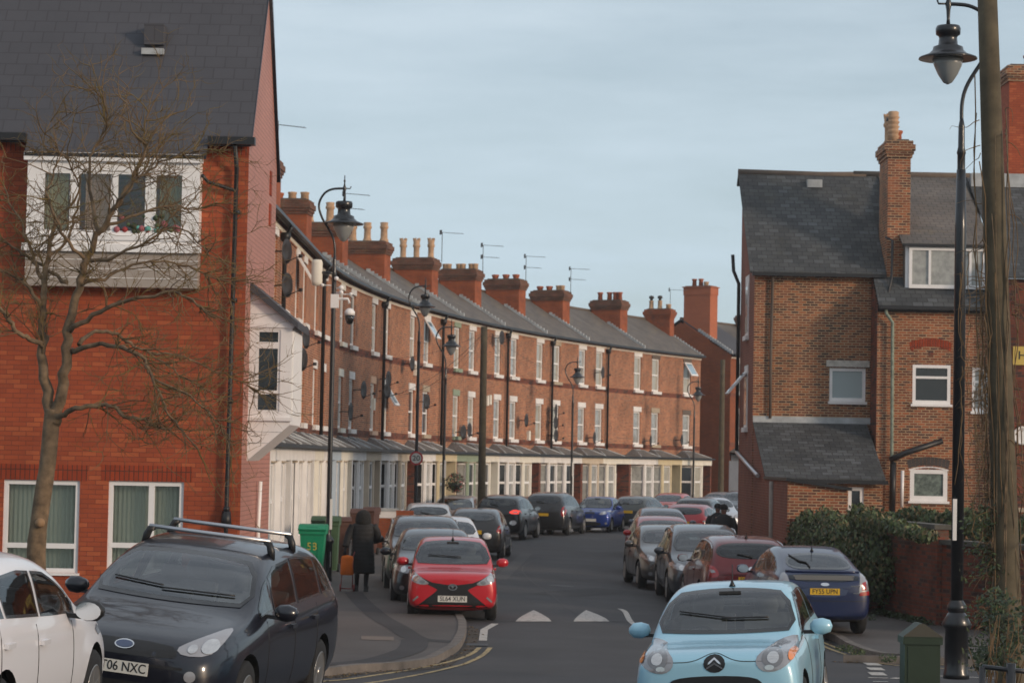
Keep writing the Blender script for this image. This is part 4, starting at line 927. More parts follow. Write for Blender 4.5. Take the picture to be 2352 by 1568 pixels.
# quoin strip of redder brick on the corner and band under eaves
mb.box((-.006, -.012, 4.1), (.34, .02, 8.4), M_mixed2); mb.box((0.0, -.03, 8.36), (XE, .0, 8.5), M_darkred)
mb.build('brick_wall', ha)
rf = MB(); slab(rf, -.16, XE + 4.6, -.0 - .2, 8.5 - .2 * SLR + .1, 4, ZR + .08, M_slate2) if False else None
slab(rf, -.16, XE + .02, -.2, 8.5 - .2 * SLR + .1, 4, ZR + .08, M_slate2); slab(rf, -.16, XE + .02, 4, ZR + .08, 4.4, ZR - .25, M_slate2)
ro = rf.build('roof', ha)
rt = MB(); rt.tube([(-.16, 4, ZR + .09), (2.5, 4, ZR + .05), (XE, 4, ZR + .08)], .1, M_darkstone, 8); rt.build('ridge_tile', ro)
sk = MB(); q = at(1870, 425, 73.6); y_ = 3.55; z_ = 8.5 + y_ * SLR + .13; xx = rx(1870, 425, 73.5); sk.box((xx - .23, y_ - .22, z_ - .18), (xx + .23, y_ + .1, z_ + .06), M_lead); sk.build('roof_vent', ro)
gt = MB(); gt.box((-.1, -.32, 8.30), (XE, -.2, 8.40), M_black); gt.build('gutter', ha)
window_unit(ha, (wn[0] + wn[1]) / 2, .06, wn[2], wn[3], wn[1] - wn[0], mat('frosted_glass', (.30, .36, .37), .25, coat=.5), transom=None, fw=.09)
l = MB(); l.box((wn[0] - .1, -.05, wn[3] + .03), (wn[1] + .1, .02, wn[3] + .22), mat('flaky_white', (.50, .47, .42), .9, noise=.3, nscale=8)); l.build('lintel', ha)
l = MB(); l.box((wn[0] - .04, -.08, wn[2] - .08), (wn[1] + .04, .06, wn[2] - .001), M_whitepaint); l.build('window_sill', ha)
for (y, z0, z1) in fw_:
    T = Matrix.Rotation(radians(-90), 4, 'Z'); T = Matrix.Translation((0, y, 0)) @ T
    w_ = MB(); w_.box((-.03, y - .42, z0), (.02, y + .42, z1), M_white); wo = w_.build('window', ha); p = MB(); p.box((-.04, y - .34, z0 + .08), (-.028, y + .34, z1 - .08), M_net); p.build('pane', wo)
    s_ = MB(); s_.box((-.1, y - .5, z0 - .14), (.0, y + .5, z0 - .001), M_whitepaint); s_.build('window_sill', ha); s_ = MB(); s_.box((-.025, y - .5, z1 + .001), (.0, y + .5, z1 + .26), M_whitepaint); s_.build('lintel', ha)
ow = MB(); T = Matrix.Translation((-.05, 2.0, 5.5)) @ Matrix.Rotation(radians(-38), 4, 'Y').inverted() if False else Matrix.Translation((-.05, 2.0, 5.55)) @ Matrix.Rotation(radians(40), 4, 'Y')
ow.box((-.02, -.40, -.85), (.03, .40, 0), M_white, T); ow.box((-.03, -.33, -.78), (-.021, .33, -.07), M_skyglass, T); ow.build('open_window_sash', ha)
# black soil pipe and diagonal rainwater pipe on the frontage
dp = MB(); q = lambda px, py, Y: at(px, py, Y) - Vector((XF, YA, 0))
dp.tube([q(1683, 585, 74), q(1685, 622, 74), q(1697, 652, 74), q(1692, 1036, 74)], .055, M_black, 8); dp.build('soil_pipe', ha)
dp = MB(); dp.tube([q(1692, 1038, 74), q(1740, 1092, 67.6)], .06, M_alu, 8); dp.build('rainwater_pipe', ha)
dp = MB(); dp.tube([(rx(1775, 630, YA), -.25, 8.35), (rx(1774, 645, YA), -.09, 8.2), (rx(1770, 800, YA), -.09, 6.2), (rx(1768, 970, YA), -.09, 4.15)], .045, M_darkstone, 8); dp.build('downpipe', ha)
# lean-to
mb = MB(); XL2 = rx(2032, 1100, 66.5); zlt = 4.05; zlb = 2.45
slab(mb, .0, XL2, -3.7, zlb, 0, zlt, M_slate2); lt = mb.build('lean_to_roof', ha)
f = MB(); f.box((.0, -.06, zlt - .02), (rx(2000, 975, YA), -.005, zlt + .16), M_lead); f.box((rx(2010, 1000, YA), -.5, 3.72), (rx(2035, 1000, YA), -.4, 3.98), M_lead); f.build('flashing', lt)
g_ = MB(); g_.box((.1, -3.84, zlb - .14), (XL2 + .05, -3.70, zlb - .03), M_black); g_.build('gutter', lt)
w_ = MB(); hw_ = (rx(1948, 1140, 66.5), rx(1984, 1140, 66.5), .7, zz(1966, 1118, 66.5))
w_.wall((0.02, -3.5), (XL2 - .05, -3.5), -.1, zlb - .02, [(hw_[0] - .02, hw_[1] - .02, hw_[2], hw_[3])], M_mixed, .08)
w_.face([(0.02, -3.5, -.1), (0.02, -3.5, zlb), (0.02, 0, zlt), (0.02, 0, -.1)], M_purple); w_.face([(XL2 - .05, -3.5, -.1), (XL2 - .05, 0, -.1), (XL2 - .05, 0, zlt), (XL2 - .05, -3.5, zlb)], M_mixed)
w_.build('lean_to_wall', ha)
window_unit(ha, (hw_[0] + hw_[1]) / 2, -3.44, hw_[2], hw_[3], hw_[1] - hw_[0], M_glass, transom=.55, fw=.1)
sp_ = MB(); sp_.tube([(-.03, -5.6, 2.35), (-.03, -5.6, -.1)], .07, mat('chalky_paint', (.33, .29, .26), .9, noise=.3), 8); sp_.build('pale_pipe', ha)
# outbuilding in front of it
oub = empty('brick_outhouse', (XF, 61, 0), 0, 'low brick outhouse with sloping dark roof edge behind the ivy', 'outbuilding')
X2 = rx(1945, 1120, 61); m_ = MB(); z0, z1 = zz(1828, 1102, 61), zz(1945, 1124, 61)
m_.face([(0, 0, -.1), (X2, 0, -.1), (X2, 0, z1), (0, 0, z0)], M_mixed2); m_.face([(0, 0, -.1), (0, 0, z0), (0, 5.5, z0), (0, 5.5, -.1)], M_purple); m_.face([(X2, 0, -.1), (X2, 5.5, -.1), (X2, 5.5, z1), (X2, 0, z1)], M_mixed2)
m_.build('brick_wall', oub)
m_ = MB(); 
q_ = [(-.05, -.12, z0 + .06), (X2 + .12, -.12, z1 + .05), (X2 + .12, 5.4, z1 + .05), (-.05, 5.4, z0 + .06)]
m_.face(q_, M_slate2); m_.face([(a, b, c - .08) for a, b, c in q_][::-1], M_black)
for i in range(4): j = (i + 1) % 4; m_.face([q_[i], (q_[i][0], q_[i][1], q_[i][2] - .08), (q_[j][0], q_[j][1], q_[j][2] - .08), q_[j]], M_black)
m_.build('roof', oub)
# house B with dormer
XB0 = rx(2014, 850, YB) + XF; hb = empty('brick_dormer_house', (XB0, YB, 0), 0, 'old orange and brown brick house with white dormer, behind the right lamp post', 'house')
bx = lambda px, py, Y=YB: at(px, py, Y).x - XB0
XB1 = bx(2303, 900); ZB = zz(2150, 705, YB)
wa = (bx(2096, 880), bx(2183, 880), zz(2140, 928, YB), zz(2140, 838, YB)); wb_ = (bx(2233, 900), bx(2278, 900), zz(2255, 945, YB), zz(2255, 845, YB)); wc = (bx(2090, 1110), bx(2176, 1110), zz(2133, 1150, YB), zz(2133, 1078, YB))
mb = MB(); mb.wall((0, 0), (XB1, 0), -.1, ZB, [wa, wb_, wc], M_mixed2, .1)
mb.face([(0, 0, -.1), (0, 0, ZB), (0, 1.4, ZB + 1.4 * SLR), (0, 1.4, -.1)], M_darkred); mb.face([(XB1, 0, -.1), (XB1, 9, -.1), (XB1, 9, ZB), (XB1, 5.2, ZR - .1), (XB1, 0, ZB)], M_mixed2)  # darker brick on the left return stands in for its shade
# segmental brick arches
def arch(mb, cx, z, wd, h, th, m, n=11, y=-.008):
    for k in range(n):
        a0, a1 = -1 + 2 * k / n, -1 + 2 * (k + 1) / n; a1 -= .012
        f_ = lambda a: z + h * (1 - a * a)
        mb.face([(cx + a0 * wd / 2, y, f_(a0)), (cx + a1 * wd / 2, y, f_(a1)), (cx + a1 * wd / 2 * 1.08, y, f_(a1) + th), (cx + a0 * wd / 2 * 1.08, y, f_(a0) + th)], m)
arch(mb, bx(2138, 795), zz(2138, 806, YB), 1.15, .13, .24, M_soldier); arch(mb, bx(2133, 1062), zz(2133, 1076, YB), 1.15, .10, .24, mat('dark_arch_brick', (.075, .06, .055), .9, noise=.3))
mb.box((bx(2138, 816) - .06, -.012, zz(2138, 816, YB)), (bx(2138, 816) + .07, 0, zz(2138, 806, YB)), M_darkred)
mb.box((0, -.05, ZB - .16), (XB1, -.0, ZB - .0), M_black); mb.build('brick_wall', hb)
window_unit(hb, (wa[0] + wa[1]) / 2, .03, wa[2], wa[3], wa[1] - wa[0], M_glass, transom=.68, fw=.09)
window_unit(hb, (wb_[0] + wb_[1]) / 2, .03, wb_[2], wb_[3], wb_[1] - wb_[0], M_net, transom=.68, fw=.08)
window_unit(hb, (wc[0] + wc[1]) / 2, .03, wc[2], wc[3], wc[1] - wc[0], mat('patterned_net', (.12, .15, .13), .4, noise=.7, nscale=9), transom=None, fw=.12)
a_ = MB(); arch(a_, bx(2133, 1070), zz(2133, 1079, YB) - .02, 1.09, .09, .03, M_white, y=-.02); a_.build('window_head', hb)
for r_ in (wa, wb_, wc): s_ = MB(); s_.box((r_[0] - .05, -.08, r_[2] - .07), (r_[1] + .05, .04, r_[2] - .001), M_white); s_.build('window_sill', hb)
rf = MB(); XD0, XD1 = bx(2078, 600, 69.5), bx(2266, 600, 69.5); zd0 = zz(2170, 664, 69.5); zd1 = zz(2170, 563, 69.4)
yd = .6
slab(rf, .02, XB1, -.2, ZB - .2 * SLR + .1, yd, ZB + yd * SLR + .1, M_slate2)
slab(rf, .02, XD0 + .02, yd - .01, ZB + yd * SLR + .09, 5.2, ZR + .08, M_slate2); slab(rf, XD1 - .02, XB1, yd - .01, ZB + yd * SLR + .09, 5.2, ZR + .08, M_slate2)
slab(rf, XD0 - .12, XD1 + .1, yd - .18, zd1 + .02, 5.2, ZR + .085, M_slate); slab(rf, 0, XB1, 5.2, ZR + .08, 9, ZB, M_slate2)
ro = rf.build('roof', hb)
rt = MB(); rt.tube([(0, 5.2, ZR + .1), (XB1, 5.2, ZR + .1)], .1, M_darkstone, 8); rt.build('ridge_tile', ro)
d = MB(); d.face([(XD0, yd, ZB + yd * SLR), (XD0, yd, zd1), (XD0, 2.2, zd1 + .6), (XD0, 2.2, ZB + 2.2 * SLR)], M_darkstone); d.face([(XD1, yd, ZB + yd * SLR), (XD1, 2.2, ZB + 2.2 * SLR), (XD1, 2.2, zd1 + .6), (XD1, yd, zd1)], M_darkstone)
d.face([(XD0, yd, ZB + yd * SLR), (XD1, yd, ZB + yd * SLR), (XD1, yd, zd1), (XD0, yd, zd1)], M_white); d.box((XD0 - .1, yd - .2, zd1 - .06), (XD1 + .1, yd - .1, zd1 + .01), M_black); dd = d.build('dormer', hb)
wx0, wx1 = bx(2087, 610, 69.4), XD1 - .06; cxm = (wx0 + wx1) / 2
window_unit(dd, cxm, yd - .06, zd0, zd1 - .08, wx1 - wx0, M_net, transom=None, fw=.09, vbar=[.27, .80])
gt = MB(); gt.box((0, -.32, ZB - .10), (XB1, -.2, ZB - .0), M_black); gt.build('gutter', hb)
dp = MB(); dp.tube([q_2 - Vector((XB0, YB, 0)) for q_2 in (at(2034, 705, 68.6), at(2036, 720, 68.6), at(2050, 740, 68.65), at(2048, 1090, 68.65), at(2046, 1170, 68.65))], .05, mat('green_copper_pipe', (.20, .24, .19), .7, noise=.4, nscale=8), 8); dp.build('downpipe', hb)
dp = MB(); dp.tube([q_2 - Vector((XB0, YB, 0)) for q_2 in (at(2044, 1056, 68.5), at(2085, 1038, 68.5), at(2165, 1012, 68.5))], .085, M_black, 8); dp.build('waste_pipe', hb)
dp = MB(); dp.tube([q_2 - Vector((XB0, YB, 0)) for q_2 in (at(2073, 1080, 68.6), at(2071, 1165, 68.6))], .05, M_white, 8); dp.build('waste_pipe', hb)
dp = MB(); dp.tube([q_2 - Vector((XB0, YB, 0)) for q_2 in (at(2052, 1060, 68.55), at(2049, 1180, 68.55))], .09, M_black, 8); dp.build('soil_pipe', hb)
dp = MB(); dp.tube([q_2 - Vector((XB0, YB, 0)) for q_2 in (at(2035, 545, 69.9), at(2050, 552, 69.6), at(2048, 640, 69.5), at(2034, 700, 69.0))], .04, M_black, 8); dp.build('waste_pipe', hb)
# big stack between the houses
cx0, cx1 = at(2036, 500, YA).x - XB0, at(2088, 500, YA).x - XB0
chimney(hb, (cx0 + cx1) / 2, 1.0, 2.6, cx1 - cx0, 7.8, zz(2060, 325, YA), [(.12, 'banded'), (.4, 'cowl'), (.62, 'crown'), (.88, 'red')], m=M_mixed2, capm=M_mixed, jit=.16)
# house C at the right edge
hc = empty('tall_brick_house', (at(2306, 800, 68.3).x, 68.3, 0), 0, 'dark red brick house at the right edge, behind the ivy-covered timber pole', 'house')
XC0 = hc.location.x; ZC = zz(2325, 640, 68.3)
mb = MB(); mb.box((0, 0, -.1), (6, 8, ZC), M_darkred); mb.box((-.02, -.02, zz(2325, 1175, 68.3)), (6, .0, zz(2325, 1165, 68.3)), M_stone); mb.build('brick_wall', hc)
rf = MB(); slab(rf, -.05, 6, -.2, ZC + .05, 5.7, ZR + .1, M_slate2); rc = rf.build('roof', hc)
f = MB(); f.box((-.02, 5.0, ZR - .3), (2, 5.2, ZR + .12), M_lead); f.build('flashing', rc)
chimney(hc, 1.98, 5.3, 6.6, 1.6, 10.5, zz(2330, 150, 73.6), [(.3, 'red'), (.8, 'red')], m=M_newbrick, capm=M_mixed)
sg = MB(); a_ = at(2328, 795, 68.2); c_ = at(2368, 838, 68.2); sg.box((a_.x - XC0, -.06, c_.z), (c_.x - XC0, -.01, a_.z), mat('yellow_sign', (.62, .44, .10), .6)); sgo = sg.build('yellow_sign', hc)
tm = text_mesh('H', .34, .004); tm.materials.append(M_ink); to = link('lettering', tm, sgo, ((a_.x - XC0) + .26, -.065, (a_.z + c_.z) / 2)); to.rotation_euler = (radians(90), 0, 0)
wdsh = MB(); q3 = at(2348, 1000, 68.1); wdsh.lathe([(.01, 0), (.22, .03), (.27, .1), (.22, .06), (.1, .04)], M_whitepaint, (0, 0, 0), 12, T=Matrix.Translation((q3.x - XC0, -.1, q3.z)) @ Matrix.Rotation(radians(90), 4, 'X')); wdsh.build('extractor_vent', hc)
# extra: hidden back fill so nothing opens onto the sky low down: distant terrace behind the right houses is not visible

# ------------------------------------------------------------------ boundary walls and ivy, right
wl = MB()
def wallrun(mb, pts, z, m, cop, th=.23):
    for a, b in zip(pts, pts[1:]):
        d = (Vector(b) - Vector(a)); L_ = d.length; T = Matrix.Translation((*a, 0)) @ Matrix.Rotation(atan2(d.y, d.x), 4, 'Z')
        mb.box((0, 0, -.15), (L_, th, z), m, T); 
        if cop: mb.box((-.04, -.06, z), (L_ + .04, th + .06, z + .09), cop, T)
wallrun(wl, [(7.15, 61.0), (7.2, 48.2)], 1.45, M_darkred, None)
tag(wl.build('boundary_wall'), 'long brick boundary wall almost hidden under ivy, right pavement', 'wall')
pa = gp(2003, 1404, .1); pb = gp(2150, 1436, .1)
wl = MB(); ztop = at(2080, 1212, 45.5).z
wallrun(wl, [(pa.x, pa.y), (pb.x, pb.y)], ztop, M_darkred, mat('mossy_coping', (.10, .092, .078), .9, noise=.35)); tag(wl.build('boundary_wall'), 'tall section of red brick wall with slab coping, behind the green cabinet', 'wall')
wl = MB(); wallrun(wl, [(pb.x + .06, pb.y + .1), (9.6, 41.6), (14, 41)], at(2200, 1258, 43).z, M_darkred, MATS['mossy_coping']); tag(wl.build('boundary_wall'), 'lower brick wall with stone coping, behind the right lamp post', 'wall')
iv = MB(); rr = random.Random(9)
def ivy_blob(c, r, n, sq, mats_=None, size=.044):
    # shell-weighted leaves, drooping
    for _ in range(n):
        d = Vector((rr.gauss(0, 1), rr.gauss(0, 1), rr.gauss(0, 1))).normalized(); k = rr.uniform(.72, 1.04) * (1 + .12 * sin(d.x * 9 + c[1] * 3) * cos(d.z * 7))
        p = Vector((c[0] + d.x * r * sq[0] * k, c[1] + d.y * r * sq[1] * k, c[2] + d.z * r * sq[2] * k))
        u = Vector((rr.gauss(0, .6), rr.gauss(0, .6), -1)).normalized(); v = u.cross(d); v = v.normalized() if v.length > .1 else u.orthogonal(); s_ = size * rr.uniform(.6, 1.5)
        iv.face([p - u * s_, p - v * s_ * .6, p + u * s_, p + v * s_ * .6], rr.choice(mats_ or [M_leaf, M_leaf, M_leafd, M_leaf2, M_leaf2, M_leaf3]))
for k in range(30):
    t = k / 29; y = 58.2 - t * 10.4; x = 7.25 + rr.gauss(0, .05) - .1 * sin(t * 9)
    if y > 47.8: ivy_blob((x + .05, y, .95 + rr.uniform(-.15, .15) - .15 * t), .72, 1700, (.75, 1.0, 1.02))
for k in range(14):
    t = k / 13; ivy_blob((7.5 + t * 3.2, 48.9 + rr.uniform(-.3, .3) - t * 1.6, 1.66 + rr.uniform(-.12, .12)),   .46, 600, (1, 1, .62))
for k in range(9): ivy_blob((7.02 + k * .07, 48.1 - k * .55, 1.80 - k * .03), .26, 260, (1, 1.1, .5 + .5 * (k < 3)))
ivy_blob((7.0, 48.0, 1.25), .45, 500, (.6, .8, 1.3)); ivy_blob((6.95, 49.0, .55), .5, 500, (.6, 1.2, 1.1)); ivy_blob((6.95, 52, .5), .5, 500, (.6, 1.8, 1.1))
core = MB()
for y0_ in range(49, 58, 1): core.box((6.95, y0_ - .5, .1), (7.55, y0_ + .5, 1.42), M_leafd)
tag(iv.build('ivy_hedge'), 'dense green ivy spilling over the boundary wall beside the pavement', 'ivy')
# weeds at the foot of the walls, plants lower right
wd_ = MB()
for k in range(60):
    t = rr.random(); x = pa.x + (pb.x - pa.x) * t - .12; y = pa.y + (pb.y - pa.y) * t - .15
    leafcloud(wd_, (x, y, gz(x, y) + .15), .12, 14, [M_leafd, M_leaf], .04, rr, (1, .7, .7))
for k in range(30): y = rr.uniform(46, 60); leafcloud(wd_, (7.0, y, gz(7, y) + .14), .1, 12, [M_leafd, M_leaf], .04, rr)
for (x_, y_) in ((1968, 1497), (1940, 1487), (2040, 1510)): g_ = gp(x_, y_, .1); leafcloud(wd_, (g_.x, g_.y, g_.z), .12, 60, [M_leaf], .03, rr, (1.3, .5, .5))
tag(wd_.build('weeds'), kind='stuff', label='weeds and moss along the wall foot and kerb')
pl = MB()
for k in range(11): q4 = at(rr.uniform(2240, 2345), rr.uniform(1370, 1530), 26 + rr.uniform(-.4, .8)); leafcloud(pl, tuple(q4), .16, 90, [M_leafd, M_leaf, M_leafd], .035, rr)
for k in range(22): a_ = at(rr.uniform(2250, 2345), 1585, 26); b_ = a_ + Vector((rr.gauss(0, .1), rr.gauss(0, .1), rr.uniform(.3, 1.0))); pl.tube([a_, (a_ + b_) / 2 + Vector((rr.gauss(0, .04), 0, 0)), b_], .005, M_twig, 4)
tag(pl.build('shrub'), 'dark scruffy shrub at the foot of the right timber pole', 'shrub')

# ------------------------------------------------------------------ poles
def pole(name, px_top, px_bot, Y, r0, r1, label, base_z=None, cables=()):
    a_ = at(*px_bot, Y); c_ = at(*px_top, Y); b = MB(); n = 8
    d = (c_ - a_); pts = [a_ + d * (k / n) for k in range(n + 1)]
    g = gz(a_.x, Y); ex = a_ - d * ((a_.z - g) / d.z) if a_.z > g else a_
    pts = [ex] + pts if (ex - pts[0]).length > .05 else pts
    o_ = pts[0].copy(); b.tube([p - o_ for p in pts], [r0 + (r1 - r0) * i / (len(pts) - 1) for i in range(len(pts))], M_wood, 12)
    for k in range(3): z = 2.2 + k * .8; b.tube([(0, -r0 - .1, z), (0, r0 + .1, z)], .012, M_dish, 5) if len(cables) else None
    o = tag(b.build(name, None, o_), label, 'pole')
    for cb in cables:
        m = MB(); e = Vector(cb) - o_; s_ = pts[-1] - o_ - d.normalized() * .2
        P = [s_ + (e - s_) * t + Vector((0, 0, -.5 * 4 * t * (1 - t))) for t in [i / 12 for i in range(13)]]
        m.tube(P, .007, M_black, 4); m.build('cable', o)
    return o, o_
ends = []
for (px, py) in ((790, 810), (870, 915), (930, 905), (1000, 880), (1245, 905), (1340, 960), (1480, 925), (1165, 770)):
    hh, lx, lz = on_facade(px, py, .1); M_ = Matrix.Translation(hh.location) @ Matrix.Rotation(hh.rotation_euler.z, 4, 'Z'); ends.append(tuple(M_ @ Vector((lx, -.05, lz))))
pole('telegraph_pole', (1112, 750), (1105, 1200), 88, .15, .12, 'tall timber telegraph pole in mid street with thin cables fanning out', cables=ends)
pole('telegraph_pole', (1660, 826), (1655, 1160), 132, .17, .13, 'distant timber telegraph pole in front of the far gable wall')
vp, vo = pole('timber_pole', (2266, -60), (2320, 1568), 28, .175, .115, 'thick leaning timber pole wrapped in bare ivy stems, right edge')
# bare ivy stems around that pole
st = MB(); rr = random.Random(21)
for k in range(18):
    t0 = rr.uniform(.0, .25); t1 = rr.uniform(.45, .86); n = 14; P = []; ph = rr.uniform(0, 6.3); tw_ = rr.uniform(-2, 2)
    for i in range(n + 1):
        t = t0 + (t1 - t0) * i / n; c = at(2320 + (2266 - 2320) * t, 1568 + (-60 - 1568) * t, 28); rad = .17 + rr.uniform(0, .10); an = ph + tw_ * t
        P.append(c - vo + Vector((cos(an) * rad, sin(an) * rad * .8, 0)))
    st.tube(P, rr.uniform(.003, .009), rr.choice([M_bark, M_twig, M_bark]), 5)
for k in range(170):
    t = rr.uniform(.10, .82) if k % 5 == 0 else rr.uniform(.08, .58); c = at(2320 + (2266 - 2320) * t, 1568 + (-60 - 1568) * t, 28) - vo; side = -1 if rr.random() < .78 else 1
    p = c + Vector((side * .15, -.05, 0)); P = [p]; d = Vector((side * rr.uniform(.3, 1), rr.uniform(-.5, .3), rr.uniform(-.6, .6)))
    for i in range(7): d = (d + Vector((rr.gauss(0, .35), rr.gauss(0, .3), rr.gauss(-.12, .35)))).normalized(); p = p + d * rr.uniform(.03, .085); P.append(p)
    st.tube(P, [.006 - .0006 * i for i in range(8)], rr.choice([M_twig, M_bark]), 4)
for k in range(14):   # hanging dead runners left of the pole
    x_ = rr.uniform(2205, 2262); y_ = rr.uniform(520, 980); p = at(x_, y_, 27.9) - vo; P = [p]
    for i in range(12): p = p + Vector((rr.gauss(0, .025), rr.gauss(0, .02), -rr.uniform(.08, .16))); P.append(p)
    st.tube(P, .0045, M_twig, 4)
st.build('ivy_stems', vp)
lf = MB()
for k in range(26):
    t = rr.uniform(.02, .26); c = at(2320 + (2266 - 2320) * t, 1568 + (-60 - 1568) * t, 28) - vo; leafcloud(lf, (c.x - rr.uniform(.05, .45), c.y - .05, c.z), .16, 34, [M_leafd, M_leaf, M_leafd], .030, rr)
lf.build('ivy_leaves', vp)
# slim stem tree beside the cabinet is part of the shrub above

# ------------------------------------------------------------------ street lamps
def street_lamp(px, pybase, Y, ztop, bulge, label, band=True, plinth=True, base=None, lean=(0, 0), lsc=1.0, group='black swan-neck street lamps'):
    g = at(px, pybase, Y); g = Vector((g.x, Y, gz(g.x, Y) + .08)) if base is None else base
    o = empty('street_lamp', g, 0, label, 'street lamp', group); o.rotation_euler = (0, lean[0], 0)
    zt = ztop - g.z; s_ = bulge  # -1: neck bulges left, lantern to the right
    b = MB(); pr = [(.115, 0), (.115, .05), (.10, .1), (.10, .85), (.135, .9), (.125, .95), (.06, 1.05), (.065, 1.12), (.06, 1.16)] if plinth else [(.08, 0), (.075, 1.1), (.055, 1.2)]
    b.lathe(pr + [(.058, 1.3), (.052, zt - 2.2), (.052, zt - 2.0), (.062, zt - 1.98), (.045, zt - 1.9), (.042, zt - 1.62), (.02, zt - 1.5)], M_iron, n=14)
    b.build('post', o)
    nk = MB(); P = smooth_path([Vector((0, 0, zt - 1.6)), Vector((s_ * .005, 0, zt - 1.3)), Vector((s_ * .08, 0, zt - 1.05)), Vector((s_ * .30, 0, zt - .68)), Vector((s_ * .38, 0, zt - .38)), Vector((s_ * .27, 0, zt - .13)), Vector((s_ * .08, 0, zt - .02)), Vector((-s_ * .19, 0, zt))], 5)
    nk.tube(P, .026, M_iron, 8); lx = -s_ * .19
    nk.tube([(lx, 0, zt), (lx - s_ * .13, 0, zt), (lx - s_ * .15, 0, zt + .05)], .014, M_iron, 6)
    nk.lathe([(.01, zt + .30), (.012, zt + .2), (.028, zt + .17), (.012, zt + .14), (.02, zt + .08), (.045, zt), (.028, zt - .08), (.022, zt - .2), (.03, zt - .3)][::-1], M_iron, (lx, 0, 0), 10)
    nk.build('neck', o)
    lt = MB(); lt.lathe([(.385, -.735), (.38, -.715), (.26, -.67), (.205, -.62), (.195, -.575), (.13, -.55), (.118, -.46), (.125, -.43), (.16, -.41), (.165, -.33), (.15, -.295), (.04, -.285)], M_iron, (lx, 0, zt), 24)
    lt.v = [((a_ - lx) * lsc + lx, b_ * lsc, (c_ - zt + .285) * lsc + zt - .285) for a_, b_, c_ in lt.v]; lo = lt.build('lantern', o)
    gl = MB(); gl.lathe([(.012, -1.07), (.06, -1.045), (.13, -.94), (.185, -.82), (.205, -.737)], mat('frosted_bowl', (.40, .42, .42), .3, coat=.6, trans=.35), (lx, 0, zt), 18); gl.v = [((a_ - lx) * lsc + lx, b_ * lsc, (c_ - zt + .285) * lsc + zt - .285) for a_, b_, c_ in gl.v]; gl.build('glass_bowl', lo)
    return o, g, zt
o1, g1, zt1 = street_lamp(752, 1310, 54, at(792, 433, 54).z, -1, 'black swan-neck street lamp with CCTV camera, beside the green wheelie bin', lsc=1.18)
T54 = lambda px, py: at(px, py, 54) - g1
b = MB(); q = T54(728, 626); b.lathe([(.02, -.3), (.10, -.29), (.125, -.2), (.125, .22), (.10, .29), (.02, .30)], M_cream, (q.x, 0, q.z), 14, 1, .7); b.tube([(q.x + .1, 0, q.z), (0, 0, q.z)], .035, M_iron, 6); b.build('antenna_box', o1)
b = MB(); q = T54(766, 688); b.box((q.x - .06, -.07, q.z - .19), (q.x + .12, .07, q.z + .12), M_white); b.tube([(q.x, 0, q.z + .02), (q.x + .33, 0, q.z + .02), (q.x + .36, 0, q.z - .08)], .03, M_white, 8)
q2 = T54(803, 722); b.lathe([(.12, -.0), (.12, .08), (.07, .14), (.02, .16)], M_white, (q2.x, 0, q2.z - .02), 14); b.lathe([(.01, -.20), (.07, -.17), (.10, -.08), (.11, 0)], M_cglassd, (q2.x, 0, q2.z - .03), 14); b.build('security_camera', o1)
b = MB()
for (px, py, r_) in ((784, 662, .06), (773, 640, .05), (741, 655, .04), (806, 676, .04), (784, 672, .05)): q = T54(px, py); b.lathe([(.01, -r_), (r_, -r_ * .4), (r_, r_ * .6), (.01, r_)], M_white, (q.x, -.05, q.z), 10); b.tube([(q.x, -.03, q.z), (0, 0, q.z)], .012, M_white, 5)
b.build('radio_unit', o1)
b = MB(); q0 = T54(757, 1145); q1 = T54(757, 1215); b.box((.03, -.075, q1.z), (.085, -.045, q0.z), M_whitepaint); b.build('number_plate', o1)
b = MB(); q0 = T54(752, 1240); b.box((.0, -.08, q0.z - .6), (.07, -.055, q0.z - .25), M_whitepaint); b.build('sticker', o1)
o2, g2, zt2 = street_lamp(954, 1170, 83, at(982, 657, 83).z, -1, 'slim black street lamp carrying the round speed sign', plinth=False)
o3, g3, zt3 = street_lamp(1017, 1170, 90, at(1042, 751, 90).z, -1, 'slim black street lamp just left of the timber telegraph pole', plinth=False)
b = MB(); b.box((.02, -.07, 2.1), (.09, -.05, 2.75), M_whitepaint); b.build('number_plate', o3)
o4, g4, zt4 = street_lamp(1312, 1130, 113, at(1324, 831, 113).z, -1, 'distant street lamp standing behind the blue hatchback', plinth=False)
b = MB(); b.box((.02, -.07, 2.1), (.09, -.05, 2.75), M_whitepaint); b.build('number_plate', o4)
o5, g5, zt5 = street_lamp(1592, 1130, 128, at(1601, 876, 128).z, -1, 'farthest street lamp by the gable end of the crescent', plinth=False)
gR = at(2196, 1560, 31.4); gR = Vector((gR.x + .0, 31.4, gz(gR.x, 31.4) + .1)); zt_ = at(2205, 10, 31.4)
o6, g6, zt6 = street_lamp(0, 0, 31.4, zt_.z, 1, 'large black swan-neck street lamp on the right with grey number strip', base=gR)
b = MB(); q0 = at(2190, 1145, 31.4) - g6; q1 = at(2190, 1240, 31.4) - g6; b.box((-.075, -.075, q1.z), (-.02, -.045, q0.z), M_whitepaint); b.build('number_strip', o6)
# enlarged cast base of the near lamp
b = MB(); zc_ = at(2200, 1408, 31.4).z - g6.z
b.lathe([(.17, 0), (.17, .06), (.155, .1), (.155, zc_ - .2), (.175, zc_ - .19), (.20, zc_ - .14), (.12, zc_ - .0), (.085, zc_ + .03), (.10, zc_ + .06), (.085, zc_ + .09), (.075, zc_ + .1)], M_iron, n=18); b.lathe([(.082, zc_ + .1), (.075, zt6 - 3.0), (.06, zt6 - 2.2)], M_iron, n=14); b.build('cast_base', o6)
